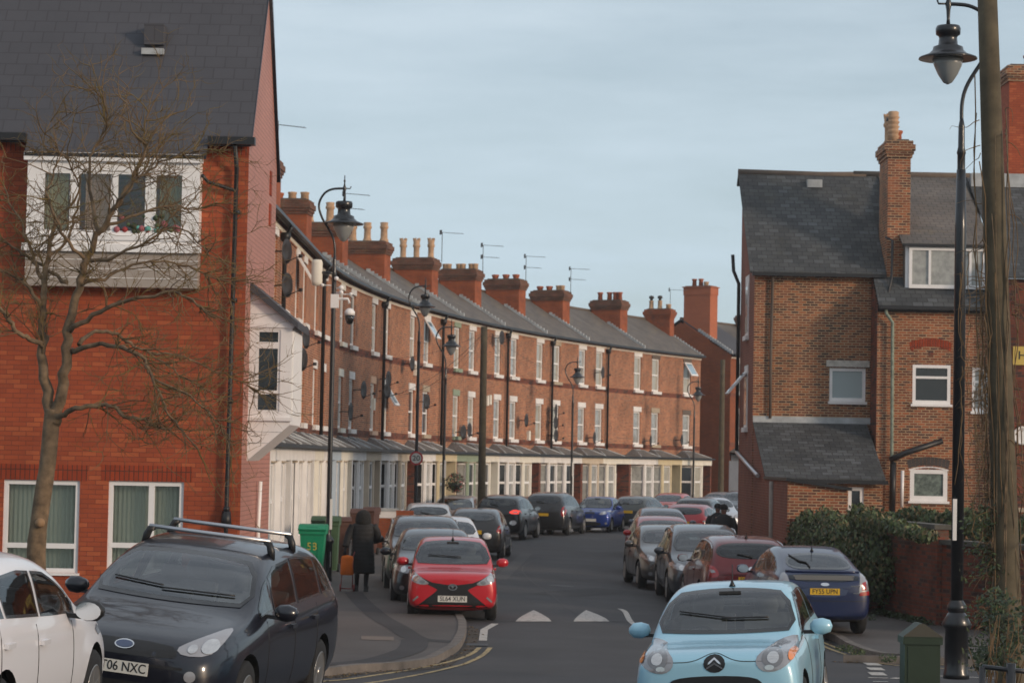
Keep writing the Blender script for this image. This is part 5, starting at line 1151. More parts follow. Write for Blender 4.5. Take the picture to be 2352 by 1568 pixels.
# speed sign on lamp two
b = MB(); q = at(956, 1052, 82.9); T = Matrix.Rotation(radians(90), 4, 'X')
b.lathe([(.235, 0), (.24, .008), (.235, .016)], mat('sign_red', (.45, .03, .035), .4), n=28, T=T); b.lathe([(.178, .016), (.178, .020)], M_pw, n=28, T=T)
b.tube([(-.06, .02, .1), (-.06, .06, .1)], .02, M_iron, 5)
so2 = tag(b.build('speed_limit_sign', None, (q.x, 82.9, q.z)), 'round red and white 20 sign fixed to a slim lamp post', 'sign')
tm = text_mesh('20', .25, .003, 1.08); tm.materials.append(M_ink); to = link('numerals', tm, so2, (0, -.024, 0)); to.rotation_euler = (radians(90), 0, 0)

# ------------------------------------------------------------------ wheelie bins
def bin_(px0, px1, pyt, Y, colm, label, txt=None, rz=0, hgt=1.07):
    a_ = at(px0, pyt, Y); c_ = at(px1, pyt, Y); cx = (a_.x + c_.x) / 2; g = gz(cx, Y) + .1; wd = c_.x - a_.x; s_ = wd / .60
    o = empty('wheelie_bin', (cx, Y, g), rz, label, 'wheelie bin', 'wheelie bins on the left pavement')
    zt = a_.z - g; b = MB(); k = zt / 1.07
    z1 = .95 * k
    lo = [(-.20 * s_, -.22), (.20 * s_, -.22), (.20 * s_, .22), (-.20 * s_, .22)]; hi = [(-.265 * s_, -.31), (.265 * s_, -.31), (.265 * s_, .33), (-.265 * s_, .33)]
    for i in range(4): j = (i + 1) % 4; b.face([(*lo[i], .05), (*lo[j], .05), (*hi[j], z1), (*hi[i], z1)], colm)
    b.face([(*p, .05) for p in lo][::-1], colm); b.box((-.29 * s_, -.34, z1 - .07), (.29 * s_, .36, z1), colm)
    for x in (-.15, 0, .15): b.face([(x * s_ - .03, -.235, .1), (x * s_ + .03, -.235, .1), (x * s_ + .03, -.30, z1 - .28), (x * s_ - .03, -.30, z1 - .28)], colm)
    b.build('bin_body', o)
    l = MB(); l.prism([(-.36, z1 + .005), (.38, z1 + .005), (.40, z1 + .10), (.2, zt), (-.2, zt - .015), (-.38, z1 + .04)], 'x', -.30 * s_, .30 * s_, colm); l.box((-.12, -.30, z1 + .06), (.12, -.25, z1 + .085), M_black); lo_ = l.build('lid', o)
    hd = MB(); hd.tube([(-.2 * s_, .42, z1 + .02), (.2 * s_, .42, z1 + .02)], .018, colm, 8); hd.build('handle', o)
    for x in (-.22, .22):
        w_ = MB(); w_.lathe([(.03, -.03), (.1, -.03), (.1, .03), (.03, .03)], M_tyre, (0, 0, 0), 14, T=Matrix.Translation((x * s_, .24, .1)) @ Matrix.Rotation(radians(90), 4, 'Y')); w_.build('wheel', o)
    if txt:
        tm = text_mesh(txt, .24, .002, .95); tm.materials.append(mat('yellow_paint', (.50, .46, .10), .6)); to = link('painted_number', tm, o, (.0, -.292, z1 * .70)); to.rotation_euler = (radians(90 + 5), 0, 0)
    return o
M_bg = mat('bin_green', (.005, .25, .12), .5, noise=.1); M_bo = mat('bin_faded_green', (.06, .115, .055), .6, noise=.15); M_bb = mat('bin_brown', (.10, .042, .028), .6, noise=.2)
bin_(688, 752, 1202, 53, M_bg, 'bright green wheelie bin with yellow 58, beside the lamp post', '58')
bin_(717, 758, 1184, 59, M_bo, 'faded olive green wheelie bin behind the bright green one')
bin_(748, 782, 1184, 58.2, M_bo, 'faded green wheelie bin just right of the lamp post')
bin_(774, 806, 1186, 61.5, M_bb, 'brown wheelie bin with pale scuff, left of the person in long coat', rz=.15)
bin_(806, 842, 1167, 66, M_bb, 'dark red-brown wheelie bin directly behind the long-coated person')
bin_(838, 868, 1163, 69, M_bb, 'small brown wheelie bin partly hidden by the hood of the person', rz=-.2)
# ------------------------------------------------------------------ green cabinet, railing
Yc = 24.0; a_ = at(2073, 1465, Yc); c_ = at(2154, 1465, Yc); zt = at(2113, 1430, Yc).z; g = gz(a_.x, Yc) + .08
o = empty('utility_pillar', ((a_.x + c_.x) / 2, Yc, g), 0, 'dark green utility pillar with gabled cap at the bottom right', 'utility pillar'); wd = c_.x - a_.x; hh = zt - g
M_cab = mat('cabinet_green', (.014, .030, .014), .55, noise=.15); b = MB(); b.box((-wd / 2, -.15, 0), (wd / 2, .15, hh - .16), M_cab); b.box((-wd / 2 + .03, -.156, .1), (wd / 2 - .03, -.14, hh - .22), M_cab); b.build('cabinet_body', o)
b = MB(); b.prism([(-wd / 2 - .02, hh - .20), (wd / 2 + .02, hh - .20), (wd / 2 + .02, hh - .13), (0.01, hh), (-.03, hh), (-wd / 2 - .02, hh - .13)], 'y', -.17, .17, M_cab); b.prism([(-wd / 2 - .022, hh - .125), (wd / 2 + .022, hh - .125), (.01, hh + .006), (-.03, hh + .006)], 'y', -.175, -.171, mat('cap_grime', (.07, .065, .05), .9)); b.build('cabinet_cap', o)
b = MB(); q0 = at(2256, 1530, 22); q1 = at(2400, 1546, 22); q0b = Vector((q0.x, 22, gz(8, 22)))
b.tube([Vector((q0.x, 22, .1)), q0], .03, M_iron, 8); b.tube([q0, q1], .022, M_iron, 8); qm = at(2322, 1522, 22); b.tube([Vector((qm.x, 22, .1)), qm], .045, M_iron, 8); b.tube([q0 - Vector((0, 0, .45)), q1 - Vector((0, 0, .45))], .02, M_iron, 8)
tag(b.build('guard_rail'), 'low black metal rail and post at the bottom right corner', 'railing')
# ------------------------------------------------------------------ vehicles
def ST(x, hw, zb, zs, zr, wr, zt): return (x, hw, zb, zs, zr, wr, zt)
CT = {
 # mini hatch, tall cabin
 'mini': dict(L=3.45, W=1.63, H=1.44, wheels=(.62, 2.97, .29), cowl=4, rf=6, rr=8, tail=10, st=[
   ST(.0, .60, .28, .68, .75, .50, .78), ST(.08, .74, .21, .79, .84, .62, .87), ST(.30, .80, .18, .83, .88, .68, .905), ST(.60, .81, .17, .82, .88, .71, .91), ST(.90, .815, .17, .85, .92, .72, .945),
   ST(1.25, .815, .17, .90, 1.19, .64, 1.23), ST(1.60, .815, .17, .96, 1.39, .56, 1.45), ST(2.2, .815, .17, .98, 1.42, .56, 1.48), ST(2.85, .815, .17, 1.0, 1.38, .54, 1.44), ST(3.15, .80, .18, 1.0, 1.25, .54, 1.30), ST(3.36, .77, .22, .92, 1.0, .58, 1.02), ST(3.45, .66, .32, .70, .78, .5, .80)]),
 'hatch': dict(L=4.2, W=1.78, H=1.47, wheels=(.85, 3.45, .32), cowl=4, rf=6, rr=8, tail=10, st=[
   ST(.0, .52, .30, .56, .63, .42, .66), ST(.14, .74, .22, .66, .74, .60, .78), ST(.45, .85, .19, .76, .85, .72, .89), ST(.90, .885, .18, .84, .93, .76, .97), ST(1.25, .89, .18, .90, .99, .74, 1.03),
   ST(1.65, .89, .18, .93, 1.22, .66, 1.26), ST(2.1, .89, .18, .94, 1.37, .60, 1.43), ST(2.8, .89, .18, .97, 1.41, .60, 1.47), ST(3.5, .885, .18, 1.0, 1.36, .56, 1.41), ST(3.85, .87, .20, 1.0, 1.20, .57, 1.24), ST(4.08, .84, .24, .94, 1.00, .62, 1.02), ST(4.2, .70, .34, .72, .80, .55, .82)]),
 'mpv': dict(L=4.75, W=1.88, H=1.66, wheels=(.95, 3.80, .34), cowl=4, rf=6, rr=8, tail=10, st=[
   ST(.0, .56, .30, .60, .68, .45, .71), ST(.14, .78, .22, .72, .80, .63, .84), ST(.45, .90, .19, .82, .90, .74, .94), ST(.85, .935, .18, .89, .98, .80, 1.02), ST(1.20, .94, .18, .94, 1.04, .79, 1.08),
   ST(1.7, .94, .18, 1.02, 1.38, .68, 1.43), ST(2.2, .94, .18, 1.03, 1.54, .62, 1.60), ST(3.0, .94, .18, 1.06, 1.60, .62, 1.66), ST(4.1, .935, .18, 1.10, 1.55, .60, 1.61), ST(4.45, .92, .20, 1.10, 1.38, .62, 1.43), ST(4.64, .90, .24, 1.04, 1.12, .68, 1.14), ST(4.75, .78, .34, .75, .85, .6, .87)]),
 'suv': dict(L=4.4, W=1.84, H=1.62, wheels=(.88, 3.50, .35), cowl=4, rf=6, rr=8, tail=10, st=[
   ST(.0, .58, .36, .66, .74, .46, .77), ST(.12, .78, .28, .78, .86, .65, .90), ST(.42, .89, .24, .88, .98, .76, 1.02), ST(.88, .915, .23, .94, 1.05, .80, 1.09), ST(1.30, .92, .23, .99, 1.11, .77, 1.15),
   ST(1.7, .92, .23, 1.02, 1.36, .68, 1.41), ST(2.1, .92, .23, 1.03, 1.51, .63, 1.57), ST(2.9, .92, .23, 1.06, 1.56, .63, 1.62), ST(3.85, .915, .23, 1.09, 1.50, .61, 1.56), ST(4.12, .90, .25, 1.08, 1.34, .62, 1.38), ST(4.30, .88, .28, 1.02, 1.10, .68, 1.12), ST(4.4, .78, .38, .80, .88, .6, .90)]),
 'lift': dict(L=4.45, W=1.745, H=1.49, wheels=(.92, 3.62, .32), cowl=4, rf=6, rr=8, tail=10, st=[
   ST(.0, .52, .30, .56, .63, .42, .66), ST(.14, .72, .22, .66, .74, .58, .78), ST(.45, .83, .19, .76, .85, .70, .89), ST(.85, .865, .18, .84, .94, .74, .98), ST(1.10, .87, .18, .90, 1.00, .72, 1.05),
   ST(1.6, .87, .18, .93, 1.26, .63, 1.31), ST(2.15, .87, .18, .95, 1.42, .57, 1.47), ST(2.6, .87, .18, .98, 1.44, .57, 1.50), ST(3.2, .865, .18, 1.01, 1.36, .57, 1.42), ST(3.85, .85, .20, 1.03, 1.16, .60, 1.22), ST(4.33, .82, .24, 1.00, 1.05, .64, 1.08), ST(4.45, .74, .34, .74, .82, .62, .84)]),
}
for t_ in CT.values():   # fuller cabins and noses than the control cage gives after smoothing
    t_['st'] = [(x, hw * (1.14 if i == 0 else 1.05 if i == 1 else 1), zb, zs, zr + (.015 if i >= 5 and i <= 8 else 0), wr * (1.13 if 5 <= i <= 9 else 1.04 if i in (3, 4) else 1.08), zt) for i, (x, hw, zb, zs, zr, wr, zt) in enumerate(t_['st'])]
BODY = {}
def paint(name, col, metal=.25, rough=.32): return mat('paint_' + name, col, rough, metal=metal, coat=.75)
def shrink(poly, k):
    cx = sum(p[0] for p in poly) / len(poly); cy = sum(p[1] for p in poly) / len(poly); out = []; n = len(poly)
    ar = sum(poly[i][0] * poly[(i + 1) % n][1] - poly[(i + 1) % n][0] * poly[i][1] for i in range(n)); sg = 1 if ar > 0 else -1
    for i in range(n):
        a = Vector(poly[i - 1]); b = Vector(poly[i]); c = Vector(poly[(i + 1) % n]); d1 = (b - a); d2 = (c - b)
        if d1.length < 1e-6 or d2.length < 1e-6: out.append(poly[i]); continue
        d1.normalize(); d2.normalize(); n1 = Vector((-d1.y, d1.x)) * sg; n2 = Vector((-d2.y, d2.x)) * sg; m = (n1 + n2); m = m.normalized() / max((m.normalized()).dot(n1), .5) if m.length > 1e-3 else n1
        out.append(tuple(b + m * k))
    return out
def window_polys(kind):
    t = CT[kind]; st = t['st']; L_ = t['L']; X = lambda x: L_ / 2 - x; cuts = t['cuts']
    zc = st[4][6]; za = zc + .045; zt = st[6][4] - .05; w0 = st[4][5] - .03; w1 = st[6][5] - .055
    wind = chaikin([(-w0, za), (-w0 * .5, za - .015), (0, za - .02), (w0 * .5, za - .015), (w0, za), (w1, zt - .01), (w1 * .5, zt + .025), (0, zt + .035), (-w1 * .5, zt + .025), (-w1, zt - .01)], 1)
    if kind == 'lift': rear = chaikin([(-.60, 1.13), (0, 1.125), (.60, 1.13), (.52, 1.35), (0, 1.40), (-.52, 1.35)], 2)
    else:
        wr0 = st[8][5] - .07; zt_ = st[8][4] - .04; zb_ = st[10][6] + .07; wr1 = st[9][5] + .0
        rear = chaikin([(-wr1, zb_ + .03), (0, zb_), (wr1, zb_ + .03), (wr0, zt_), (0, zt_ + .03), (-wr0, zt_)], 2)
    xb = st[9][0] + .02; x0 = st[4][0] + .22; xs_ = [x0 + (xb - x0) * k / 24 for k in range(25)]; top = []; bot = []
    for x in xs_:
        zb_ = lerp(st, x, 3) + .05; zr = lerp(st, x, 4) - .075
        if zr > zb_ + .03: bot.append((x, zb_)); top.append((x, zr))
    xa_, xb_ = bot[0][0], bot[-1][0]; side = []
    for c0, c1 in zip(cuts, cuts[1:]):
        u0 = xa_ + (xb_ - xa_) * c0 + (.03 if c0 > 0 else 0); u1 = xa_ + (xb_ - xa_) * c1 - (.03 if c1 < 1 else 0)
        bt = [(u, lerp(bot, u, 1)) for u in [u0 + (u1 - u0) * k / 6 for k in range(7)]]; tp = [(u, lerp(top, u, 1)) for u in [u1 + (u0 - u1) * k / 6 for k in range(7)]]
        side.append([(X(u), v) for u, v in bt + tp])
    return dict(wind=wind, rear=rear, side=side)
def lerp(tbl, x, k):
    for a, b in zip(tbl, tbl[1:]):
        if a[0] <= x <= b[0]: t = (x - a[0]) / (b[0] - a[0]); return a[k] + (b[k] - a[k]) * t
    return tbl[0][k] if x < tbl[0][0] else tbl[-1][k]
CUTS = {'mini': [0, .55, 1.0], 'hatch': [0, .42, .78, 1.0], 'mpv': [0, .15, .45, .78, 1.0], 'suv': [0, .42, .76, 1.0], 'lift': [0, .42, .80, 1.0]}
for k_ in CT: CT[k_]['cuts'] = CUTS[k_]
def body_mesh(kind):
    if kind in BODY: return BODY[kind]
    t = CT[kind]; L_, W_, H_ = t['L'], t['W'], t['H']
    bm = bmesh.new(); rows = []
    for (x, hw, zb, zs, zr, wr, zt) in t['st']:
        zm = zb + (zs - zb) * .52
        half = [(0, zb), (hw * .80, zb), (hw * .955, zb + .07), (hw * .995, zb + (zm - zb) * .6), (hw, zm + .05), (hw * .955, zs - .02), (hw * .90, zs + .012), (wr, zr), (wr * .72, zr + (zt - zr) * .75), (0, zt)]
        ring = [bm.verts.new((L_ / 2 - x, -y, z)) for y, z in half] + [bm.verts.new((L_ / 2 - x, y, z)) for y, z in half[-2:0:-1]]
        rows.append(ring)
    n = len(rows[0])
    for a, b in zip(rows, rows[1:]):
        for i in range(n): j = (i + 1) % n; bm.faces.new((a[i], a[j], b[j], b[i]))
    for ring, fl in ((rows[0], True), (rows[-1], False)):
        # ladder cap
        m = n // 2
        for i in range(m):
            a = ring[i]; b = ring[i + 1]; c = ring[(n - i - 1) % n]; d = ring[(n - i) % n]
            vs = []
            for v in (a, b, c, d):
                if v not in vs: vs.append(v)
            if len(vs) > 2: bm.faces.new(vs if fl else vs[::-1])
    bmesh.ops.recalc_face_normals(bm, faces=bm.faces)
    me = bpy.data.meshes.new('tmp'); bm.to_mesh(me); bm.free()
    o = bpy.data.objects.new('tmp', me); C.objects.link(o); ss = o.modifiers.new('s', 'SUBSURF'); ss.levels = 2; ss.render_levels = 2
    dg = bpy.context.evaluated_depsgraph_get(); m2 = bpy.data.meshes.new_from_object(o.evaluated_get(dg)); bpy.data.objects.remove(o)
    xs = [v.co.x for v in m2.vertices]; ys = [v.co.y for v in m2.vertices]; zs_ = [v.co.z for v in m2.vertices]
    kx = L_ / (max(xs) - min(xs)); ky = W_ / (max(ys) - min(ys)); z0 = min(zs_); kz = (H_ - t['st'][5][2]) / (max(zs_) - z0); cxm = (max(xs) + min(xs)) / 2
    for v in m2.vertices: v.co = ((v.co.x - cxm) * kx, v.co.y * ky, (v.co.z - z0) * kz + t['st'][5][2])
    bvh = BVHTree.FromPolygons([v.co.copy() for v in m2.vertices], [tuple(p.vertices) for p in m2.polygons])
    # cabin hollow, window openings and wheel arches are cut from the shell
    st = t['st']; X_ = lambda x: L_ / 2 - x
    o = bpy.data.objects.new('tmp', m2); C.objects.link(o); m2.materials.clear(); m2.materials.append(M_plastic); m2.materials.append(M_plastic)
    cut = MB(); wf, wr_, wrad = t['wheels']
    for wx in (wf, wr_):
        for sy in (-1, 1):
            T = Matrix.Translation((L_ / 2 - wx, sy * (W_ / 2 - .10), wrad + .01)) @ Matrix.Rotation(radians(90), 4, 'X')
            cut.lathe([(wrad + .055, -.20), (wrad + .055, .20)], M_plastic, (0, 0, 0), 28, T=T, smooth=False)
    xs0, xs1 = st[4][0] + .06, st[10][0] - .10; ns = 12; rings = []
    for k in range(ns + 1):
        x = X_(xs0 + (xs1 - xs0) * k / ns); ring = []
        for q in range(24):
            a = 2 * pi * q / 24; d = Vector((0, cos(a), sin(a))); zc_ = .80 if kind in ('mini', 'hatch', 'lift') else .9
            h_, n_, i_, ds = bvh.ray_cast(Vector((x, 0, zc_)), d)
            r_ = max((ds or .5) - .055, .05); p = Vector((x, 0, zc_)) + d * r_
            if p.z < .42: p = Vector((x, 0, zc_)) + d * ((zc_ - .42) / max(-d.z, .01)) if -d.z * r_ > zc_ - .42 else p
            ring.append(tuple(p))
        rings.append(ring)
    b0 = len(cut.v); mi_ = cut.mi(M_plastic)
    for ring in rings: cut.v += ring
    for k in range(ns):
        for q in range(24): a = b0 + k * 24 + q; b = b0 + k * 24 + (q + 1) % 24; cut.f.append((a, a + 24, b + 24, b)); cut.m.append(mi_); cut.sm.append(False)
    cut.f.append(tuple(b0 + q for q in range(24))); cut.m.append(mi_); cut.sm.append(False); cut.f.append(tuple(b0 + ns * 24 + q for q in range(24))[::-1]); cut.m.append(mi_); cut.sm.append(False)
    W3 = window_polys(kind)
    shr = lambda poly, k: shrink(poly, k)
    cut.prism(shr(W3['wind'], .030), 'x', X_(st[6][0] + .35), L_ / 2 + .2, M_plastic)
    cut.prism(shr(W3['rear'], .030), 'x', -L_ / 2 - .2, X_(st[8][0] - .3), M_plastic)
    for poly in W3['side']:
        for sy in (-1, 1): cut.prism(shr(poly, .018), 'y', sy * .3, sy * 1.3, M_plastic)
    cm = cut.mesh('cut'); bmc = bmesh.new(); bmc.from_mesh(cm); bmesh.ops.remove_doubles(bmc, verts=bmc.verts, dist=1e-5); bmesh.ops.recalc_face_normals(bmc, faces=bmc.faces); bmc.to_mesh(cm); bmc.free(); cm.polygons.foreach_set('material_index', [0] * len(cm.polygons)); oc = bpy.data.objects.new('cut', cm); C.objects.link(oc)
    bo = o.modifiers.new('b', 'BOOLEAN'); bo.object = oc; bo.operation = 'DIFFERENCE'; bo.solver = 'EXACT'; bo.use_self = True
    for p in m2.polygons: p.material_index = 0
    for p in cm.polygons: p.material_index = 0
    dg = bpy.context.evaluated_depsgraph_get(); m3 = bpy.data.meshes.new_from_object(o.evaluated_get(dg)); bpy.data.objects.remove(o); bpy.data.objects.remove(oc)
    # paint outside, black inside arches
    m3.materials.clear(); m3.materials.append(M_plastic); m3.materials.append(M_plastic)
    mi = []
    for p in m3.polygons:
        c = p.center; h_, n_, i_, ds = bvh.find_nearest(c); inside = ds > .004
        for wx in (wf, wr_):
            d = hypot(c.x - (L_ / 2 - wx), c.z - (wrad + .01)); 
            if d < wrad + .056 and (abs(p.normal.y) < .35 or abs(c.y) < W_ / 2 - .2) and abs(c.y) > W_ / 2 - .34: inside = True
        if c.z < t['st'][5][2] + .015 and p.normal.z < -.5: inside = True
        mi.append(1 if inside else 0)
    m3.polygons.foreach_set('material_index', mi); m3.polygons.foreach_set('use_smooth', [True] * len(m3.polygons)); m3.set_sharp_from_angle(angle=radians(38))
    BODY[kind] = (m3, bvh); return BODY[kind]
def cast(bvh, view, u, v, off):
    """view: 'front','rear','left','right','top' -> point on the body at (u,v) pushed out by off, plus direction"""
    if view == 'front': o_, d = Vector((5, u, v)), Vector((-1, 0, 0))
    elif view == 'rear': o_, d = Vector((-5, u, v)), Vector((1, 0, 0))
    elif view == 'left': o_, d = Vector((u, 5, v)), Vector((0, -1, 0))
    elif view == 'right': o_, d = Vector((u, -5, v)), Vector((0, 1, 0))
    else: o_, d = Vector((u, v, 5)), Vector((0, 0, -1))
    h, n, i, dist = bvh.ray_cast(o_, d)
    if h is None: return None, d
    if n.dot(d) > 0: n = -n
    return h + n * off, d
def patch(name, parent, bvh, view, poly, m, off=.006, step=.06, rnd_=1, T=None, deep=.02, inner=None, minner=None):
    if rnd_: poly = chaikin(poly, rnd_)
    vs, fs, nb = tri_fill(poly, step, inner)
    P = []; last = None
    for u, v in vs:
        q, d = cast(bvh, view, u, v, off)
        P.append(q)
    good = [q for q in P if q is not None]
    if not good: return None
    mb = MB(); mi = mb.mi(m)
    ax = 0 if view in ('front', 'rear') else (1 if view in ('left', 'right') else 2)
    for k, (q, (u, v)) in enumerate(zip(P, vs)):
        if q is None:
            b_ = min(good, key=lambda g: ((g.y - u) if ax == 0 else (g.x - u)) ** 2 + ((g.z if ax < 2 else g.y) - v) ** 2); P[k] = b_.copy()
    mb.v = [tuple(q) for q in P]
    for f in fs:
        a, b, c = (P[i] for i in f[:3]); nn = (b - a).cross(c - a)
        mm = mi
        if inner:
            cu_ = sum(vs[i][0] for i in f) / 3; cv_ = sum(vs[i][1] for i in f) / 3
            if inpoly(cu_, cv_, inner): mm = mb.mi(minner)
        mb.f.append(f if nn.dot(d) < 0 else f[::-1]); mb.m.append(mm); mb.sm.append(True)
    return mb.build(name, parent)
def mirror(poly): return [(-u, v) for u, v in poly][::-1]
def wheel_meshes(r, wid=.2):
    T = Matrix.Rotation(radians(90), 4, 'X'); ty = MB(); ty.lathe([(r * .62, -wid / 2), (r * .9, -wid / 2), (r, -wid / 2 + .03), (r, wid / 2 - .03), (r * .9, wid / 2), (r * .62, wid / 2)], M_tyre, n=28, T=T)
    rm_ = MB()
    for sgn in (1,):
        rm_.lathe([(r * .64, -wid / 2 - .002), (r * .60, -wid / 2 - .01), (r * .57, -wid / 2 + .05), (.02, -wid / 2 + .06)], M_rim, n=24, T=Matrix.Rotation(radians(-90), 4, 'X'))
        for k in range(5):
            a = 2 * pi * k / 5; rm_.box((-.028, -wid / 2 - .004, .03), (.028, -wid / 2 + .04, r * .6), M_rim, Matrix.Rotation(a, 4, 'Y'))
    rm_.lathe([(.05, -wid / 2 - .012), (.05, wid / 2)], M_rim, n=12, T=Matrix.Rotation(radians(-90), 4, 'X'))
    return ty.mesh('tyre'), rm_.mesh('rim')
WH = {}
def lerp(tbl, x, k):
    for a, b in zip(tbl, tbl[1:]):
        if a[0] <= x <= b[0]: t = (x - a[0]) / (b[0] - a[0]); return a[k] + (b[k] - a[k]) * t
    return tbl[0][k] if x < tbl[0][0] else tbl[-1][k]
def plate(parent, bvh, view, z, m, txt, size=(.52, .111), y=0):
    q, d = cast(bvh, view, y, z, .012)
    if q is None: return
    # stand the plate clear of the curved bumper
    xs_ = [cast(bvh, view, y + k, z + j, .0)[0] for k in (-.26, 0, .26) for j in (-.05, 0, .05)]; xs_ = [p.x for p in xs_ if p]
    X = (max(xs_) + .004) if view == 'front' else (min(xs_) - .004)
    sg = 1 if view == 'front' else -1
    b = MB(); b.box((X - .012 * sg, y - size[0] / 2, z - size[1] / 2), (X + .004 * sg, y + size[0] / 2, z + size[1] / 2), m); po = b.build('number_plate', parent)
    if txt:
        tm = text_mesh(txt, .115, .0015, .90); tm.materials.append(M_ink); t = link('lettering', tm, po)
        t.matrix_local = Matrix.Translation((X + .0055 * sg, y, z)) @ Matrix.Rotation(radians(90) * sg, 4, 'Z') @ Matrix.Rotation(radians(90), 4, 'X')
    return po
def vehicle(kind, col, loc, yaw, label, cat='car', name='parked_car', plates=(None, None), front=True, rear=True, details=None, windows=None, rails=False, glass=None, group='cars parked along both kerbs', split=2, lit=False, lamps=None, quick=False, detail_front=None, roll=0, pz=.50, mcol=None):
    t = CT[kind]; L_, W_, H_ = t['L'], t['W'], t['H']; me, bvh = body_mesh(kind); st = t['st']; gl = glass or M_cglass
    o = empty(name, loc, yaw, label, cat, group); o.rotation_euler = (radians(roll), 0, yaw)
    m = me.copy(); m.materials[0] = col; body = link('body', m, o)
    wf, wr_, r = t['wheels']
    if r not in WH: WH[r] = wheel_meshes(r)
    for wx in (wf, wr_):
        for sy in (-1, 1):
            wh = link('tyre', WH[r][0], None); wh.name = 'wheel'; wh.parent = o; wh.location = (L_ / 2 - wx, sy * (W_ / 2 - .115), r)
            ri = link('rim', WH[r][1], wh); 
            if sy > 0: ri.rotation_euler = (0, 0, pi)
    # glazing: one pane per opening with a dark printed border
    WP = window_polys(kind); X = lambda x: L_ / 2 - x
    patch('windscreen', o, bvh, 'front', WP['wind'], M_frit, .006, .055, 0, inner=shrink(WP['wind'], .034), minner=gl)
    for sname in ('left', 'right'):
        for k_, poly in enumerate(WP['side']): patch('side_window', o, bvh, sname, poly, M_frit, .004, .08, 0, inner=shrink(poly, .022), minner=gl if (k_ == 0 or rear == 'light') else M_cglassd)
    zb_ = st[10][6] + .07
    patch('rear_window', o, bvh, 'rear', WP['rear'], M_frit, .006, .06, 0, inner=shrink(WP['rear'], .034), minner=gl if rear == 'light' or front else M_cglassd)
    # cabin
    zf_ = .42; bw = st[4][1] - .12; db = MB(); xd = X(st[4][0] + .30); db.prism([(xd + .30, zf_), (xd + .30, st[4][3] + .0), (xd - .10, st[4][3] + .03), (xd - .18, st[4][3] - .10), (xd - .12, zf_)], 'y', -bw, bw, M_cabin); db.build('dashboard', o)
    xs1_ = X(st[6][0] + .05); 
    for nm_, xx, ys_ in (('front_seat', xs1_, (-.36, .36)), ('rear_seat', xs1_ - (.78 if kind == 'mini' else .88), (-.36, .36))):
        for yy in ys_:
            sb = MB(); yy *= W_ / 1.8; hb = st[6][3] + .12
            sb.prism([(xx + .45, .50), (xx + .48, .60), (xx - .02, .56), (xx - .20, hb), (xx - .30, hb - .02), (xx - .14, .48)], 'y', yy - .23, yy + .23, M_seat)
            sb.lathe([(.02, -.09), (.10, -.08), (.125, 0), (.10, .08), (.03, .10)], M_seat, (0, 0, 0), 10, T=Matrix.Translation((xx - .26, yy, hb + .11)) @ Matrix.Diagonal((.45, 1, 1, 1))); sb.build(nm_, o)
    sw = MB(); T = Matrix.Translation((xd - .30, -.36 * W_ / 1.8, st[4][3] + .0)) @ Matrix.Rotation(radians(62), 4, 'Y')
    sw.tube([T @ Vector((.18 * cos(a_), .18 * sin(a_), 0)) for a_ in [k_ * 2 * pi / 18 for k_ in range(19)]], .014, M_cabin, 6); sw.box((-.17, -.02, -.01), (.17, .02, .01), M_cabin, T); sw.build('steering_wheel', o)
    rm_ = MB(); rm_.box((X(st[6][0] - .12), -.11, st[6][4] - .10), (X(st[6][0] - .10), .11, st[6][4] - .04), M_cabin); rm_.build('rear_view_mirror', o)
    # mirrors
    for sy in (-1, 1):
        mm = MB(); xm = X(st[4][0] + .42); zm = lerp(st, st[4][0] + .42, 3) + .09; ym = W_ / 2 + .10
        mm.lathe([(.01, -.115), (.075, -.095), (.105, -.02), (.095, .06), (.04, .105), (.005, .11)], mcol or col, (0, 0, 0), 14, T=Matrix.Translation((xm, sy * ym, zm)) @ Matrix.Rotation(radians(90), 4, 'X') @ Matrix.Diagonal((.75, .80, 1, 1)))
        mm.box((xm - .03, sy * (W_ / 2 - .09), zm - .07), (xm + .03, sy * (W_ / 2 + .06), zm - .035), M_plastic); mo = mm.build('wing_mirror', o)
        g_ = MB(); g_.lathe([(.088, 0), (.088, .006)], M_chrome, (0, 0, 0), 14, T=Matrix.Translation((xm - .082, sy * ym, zm)) @ Matrix.Rotation(radians(-90), 4, 'Y') @ Matrix.Diagonal((.80, 1.15, 1, 1))); g_.build('mirror_glass', mo)
    # handles
    if not quick:
        for sname, sy in (('left', 1), ('right', -1)):
            for xh in ((X(st[4][0] + 1.25),) if kind == 'mini' else (X(st[4][0] + 1.25), X(st[4][0] + 2.15))):
                q, d = cast(bvh, sname, xh, lerp(st, L_ / 2 - xh, 3) - .13, .0)
                h = MB(); h.box((xh - .09, q.y - .0, q.z - .018), (xh + .09, q.y + sy * .035, q.z + .018), col); h.build('door_handle', o)
        for sname, sy in (('left', 1), ('right', -1)):   # door seams
            for xd in ((X(st[4][0] + .38), X(st[4][0] + 1.42)) if kind == 'mini' else (X(st[4][0] + .38), X(st[4][0] + 1.38), X(st[4][0] + 2.3))):
                zz_ = [.30 + (lerp(st, L_ / 2 - xd, 3) - .30) * k / 8 for k in range(9)]; s_ = MB(); P = []
                for z in zz_:
                    q, d = cast(bvh, sname, xd, z, .001); P.append(q)
                s_.tube(P, .004, M_plastic, 4); s_.build('door_seam', body)
    if rails:
        for sy in (-1, 1):
            P = []
            for k in range(9):
                x = X(st[6][0] + .05 + (st[8][0] - st[6][0]) * k / 8); q, d = cast(bvh, 'top', x, sy * (st[7][5] + .0), .0)
                if q: P.append(q + Vector((0, 0, .045 if 0 < k < 8 else .0)))
            rl = MB(); rl.tube(P, .016, M_alu if rails == 'alu' else M_plastic, 6); rl.build('roof_rail', o)
    # front furniture
    zf = st[2][3]
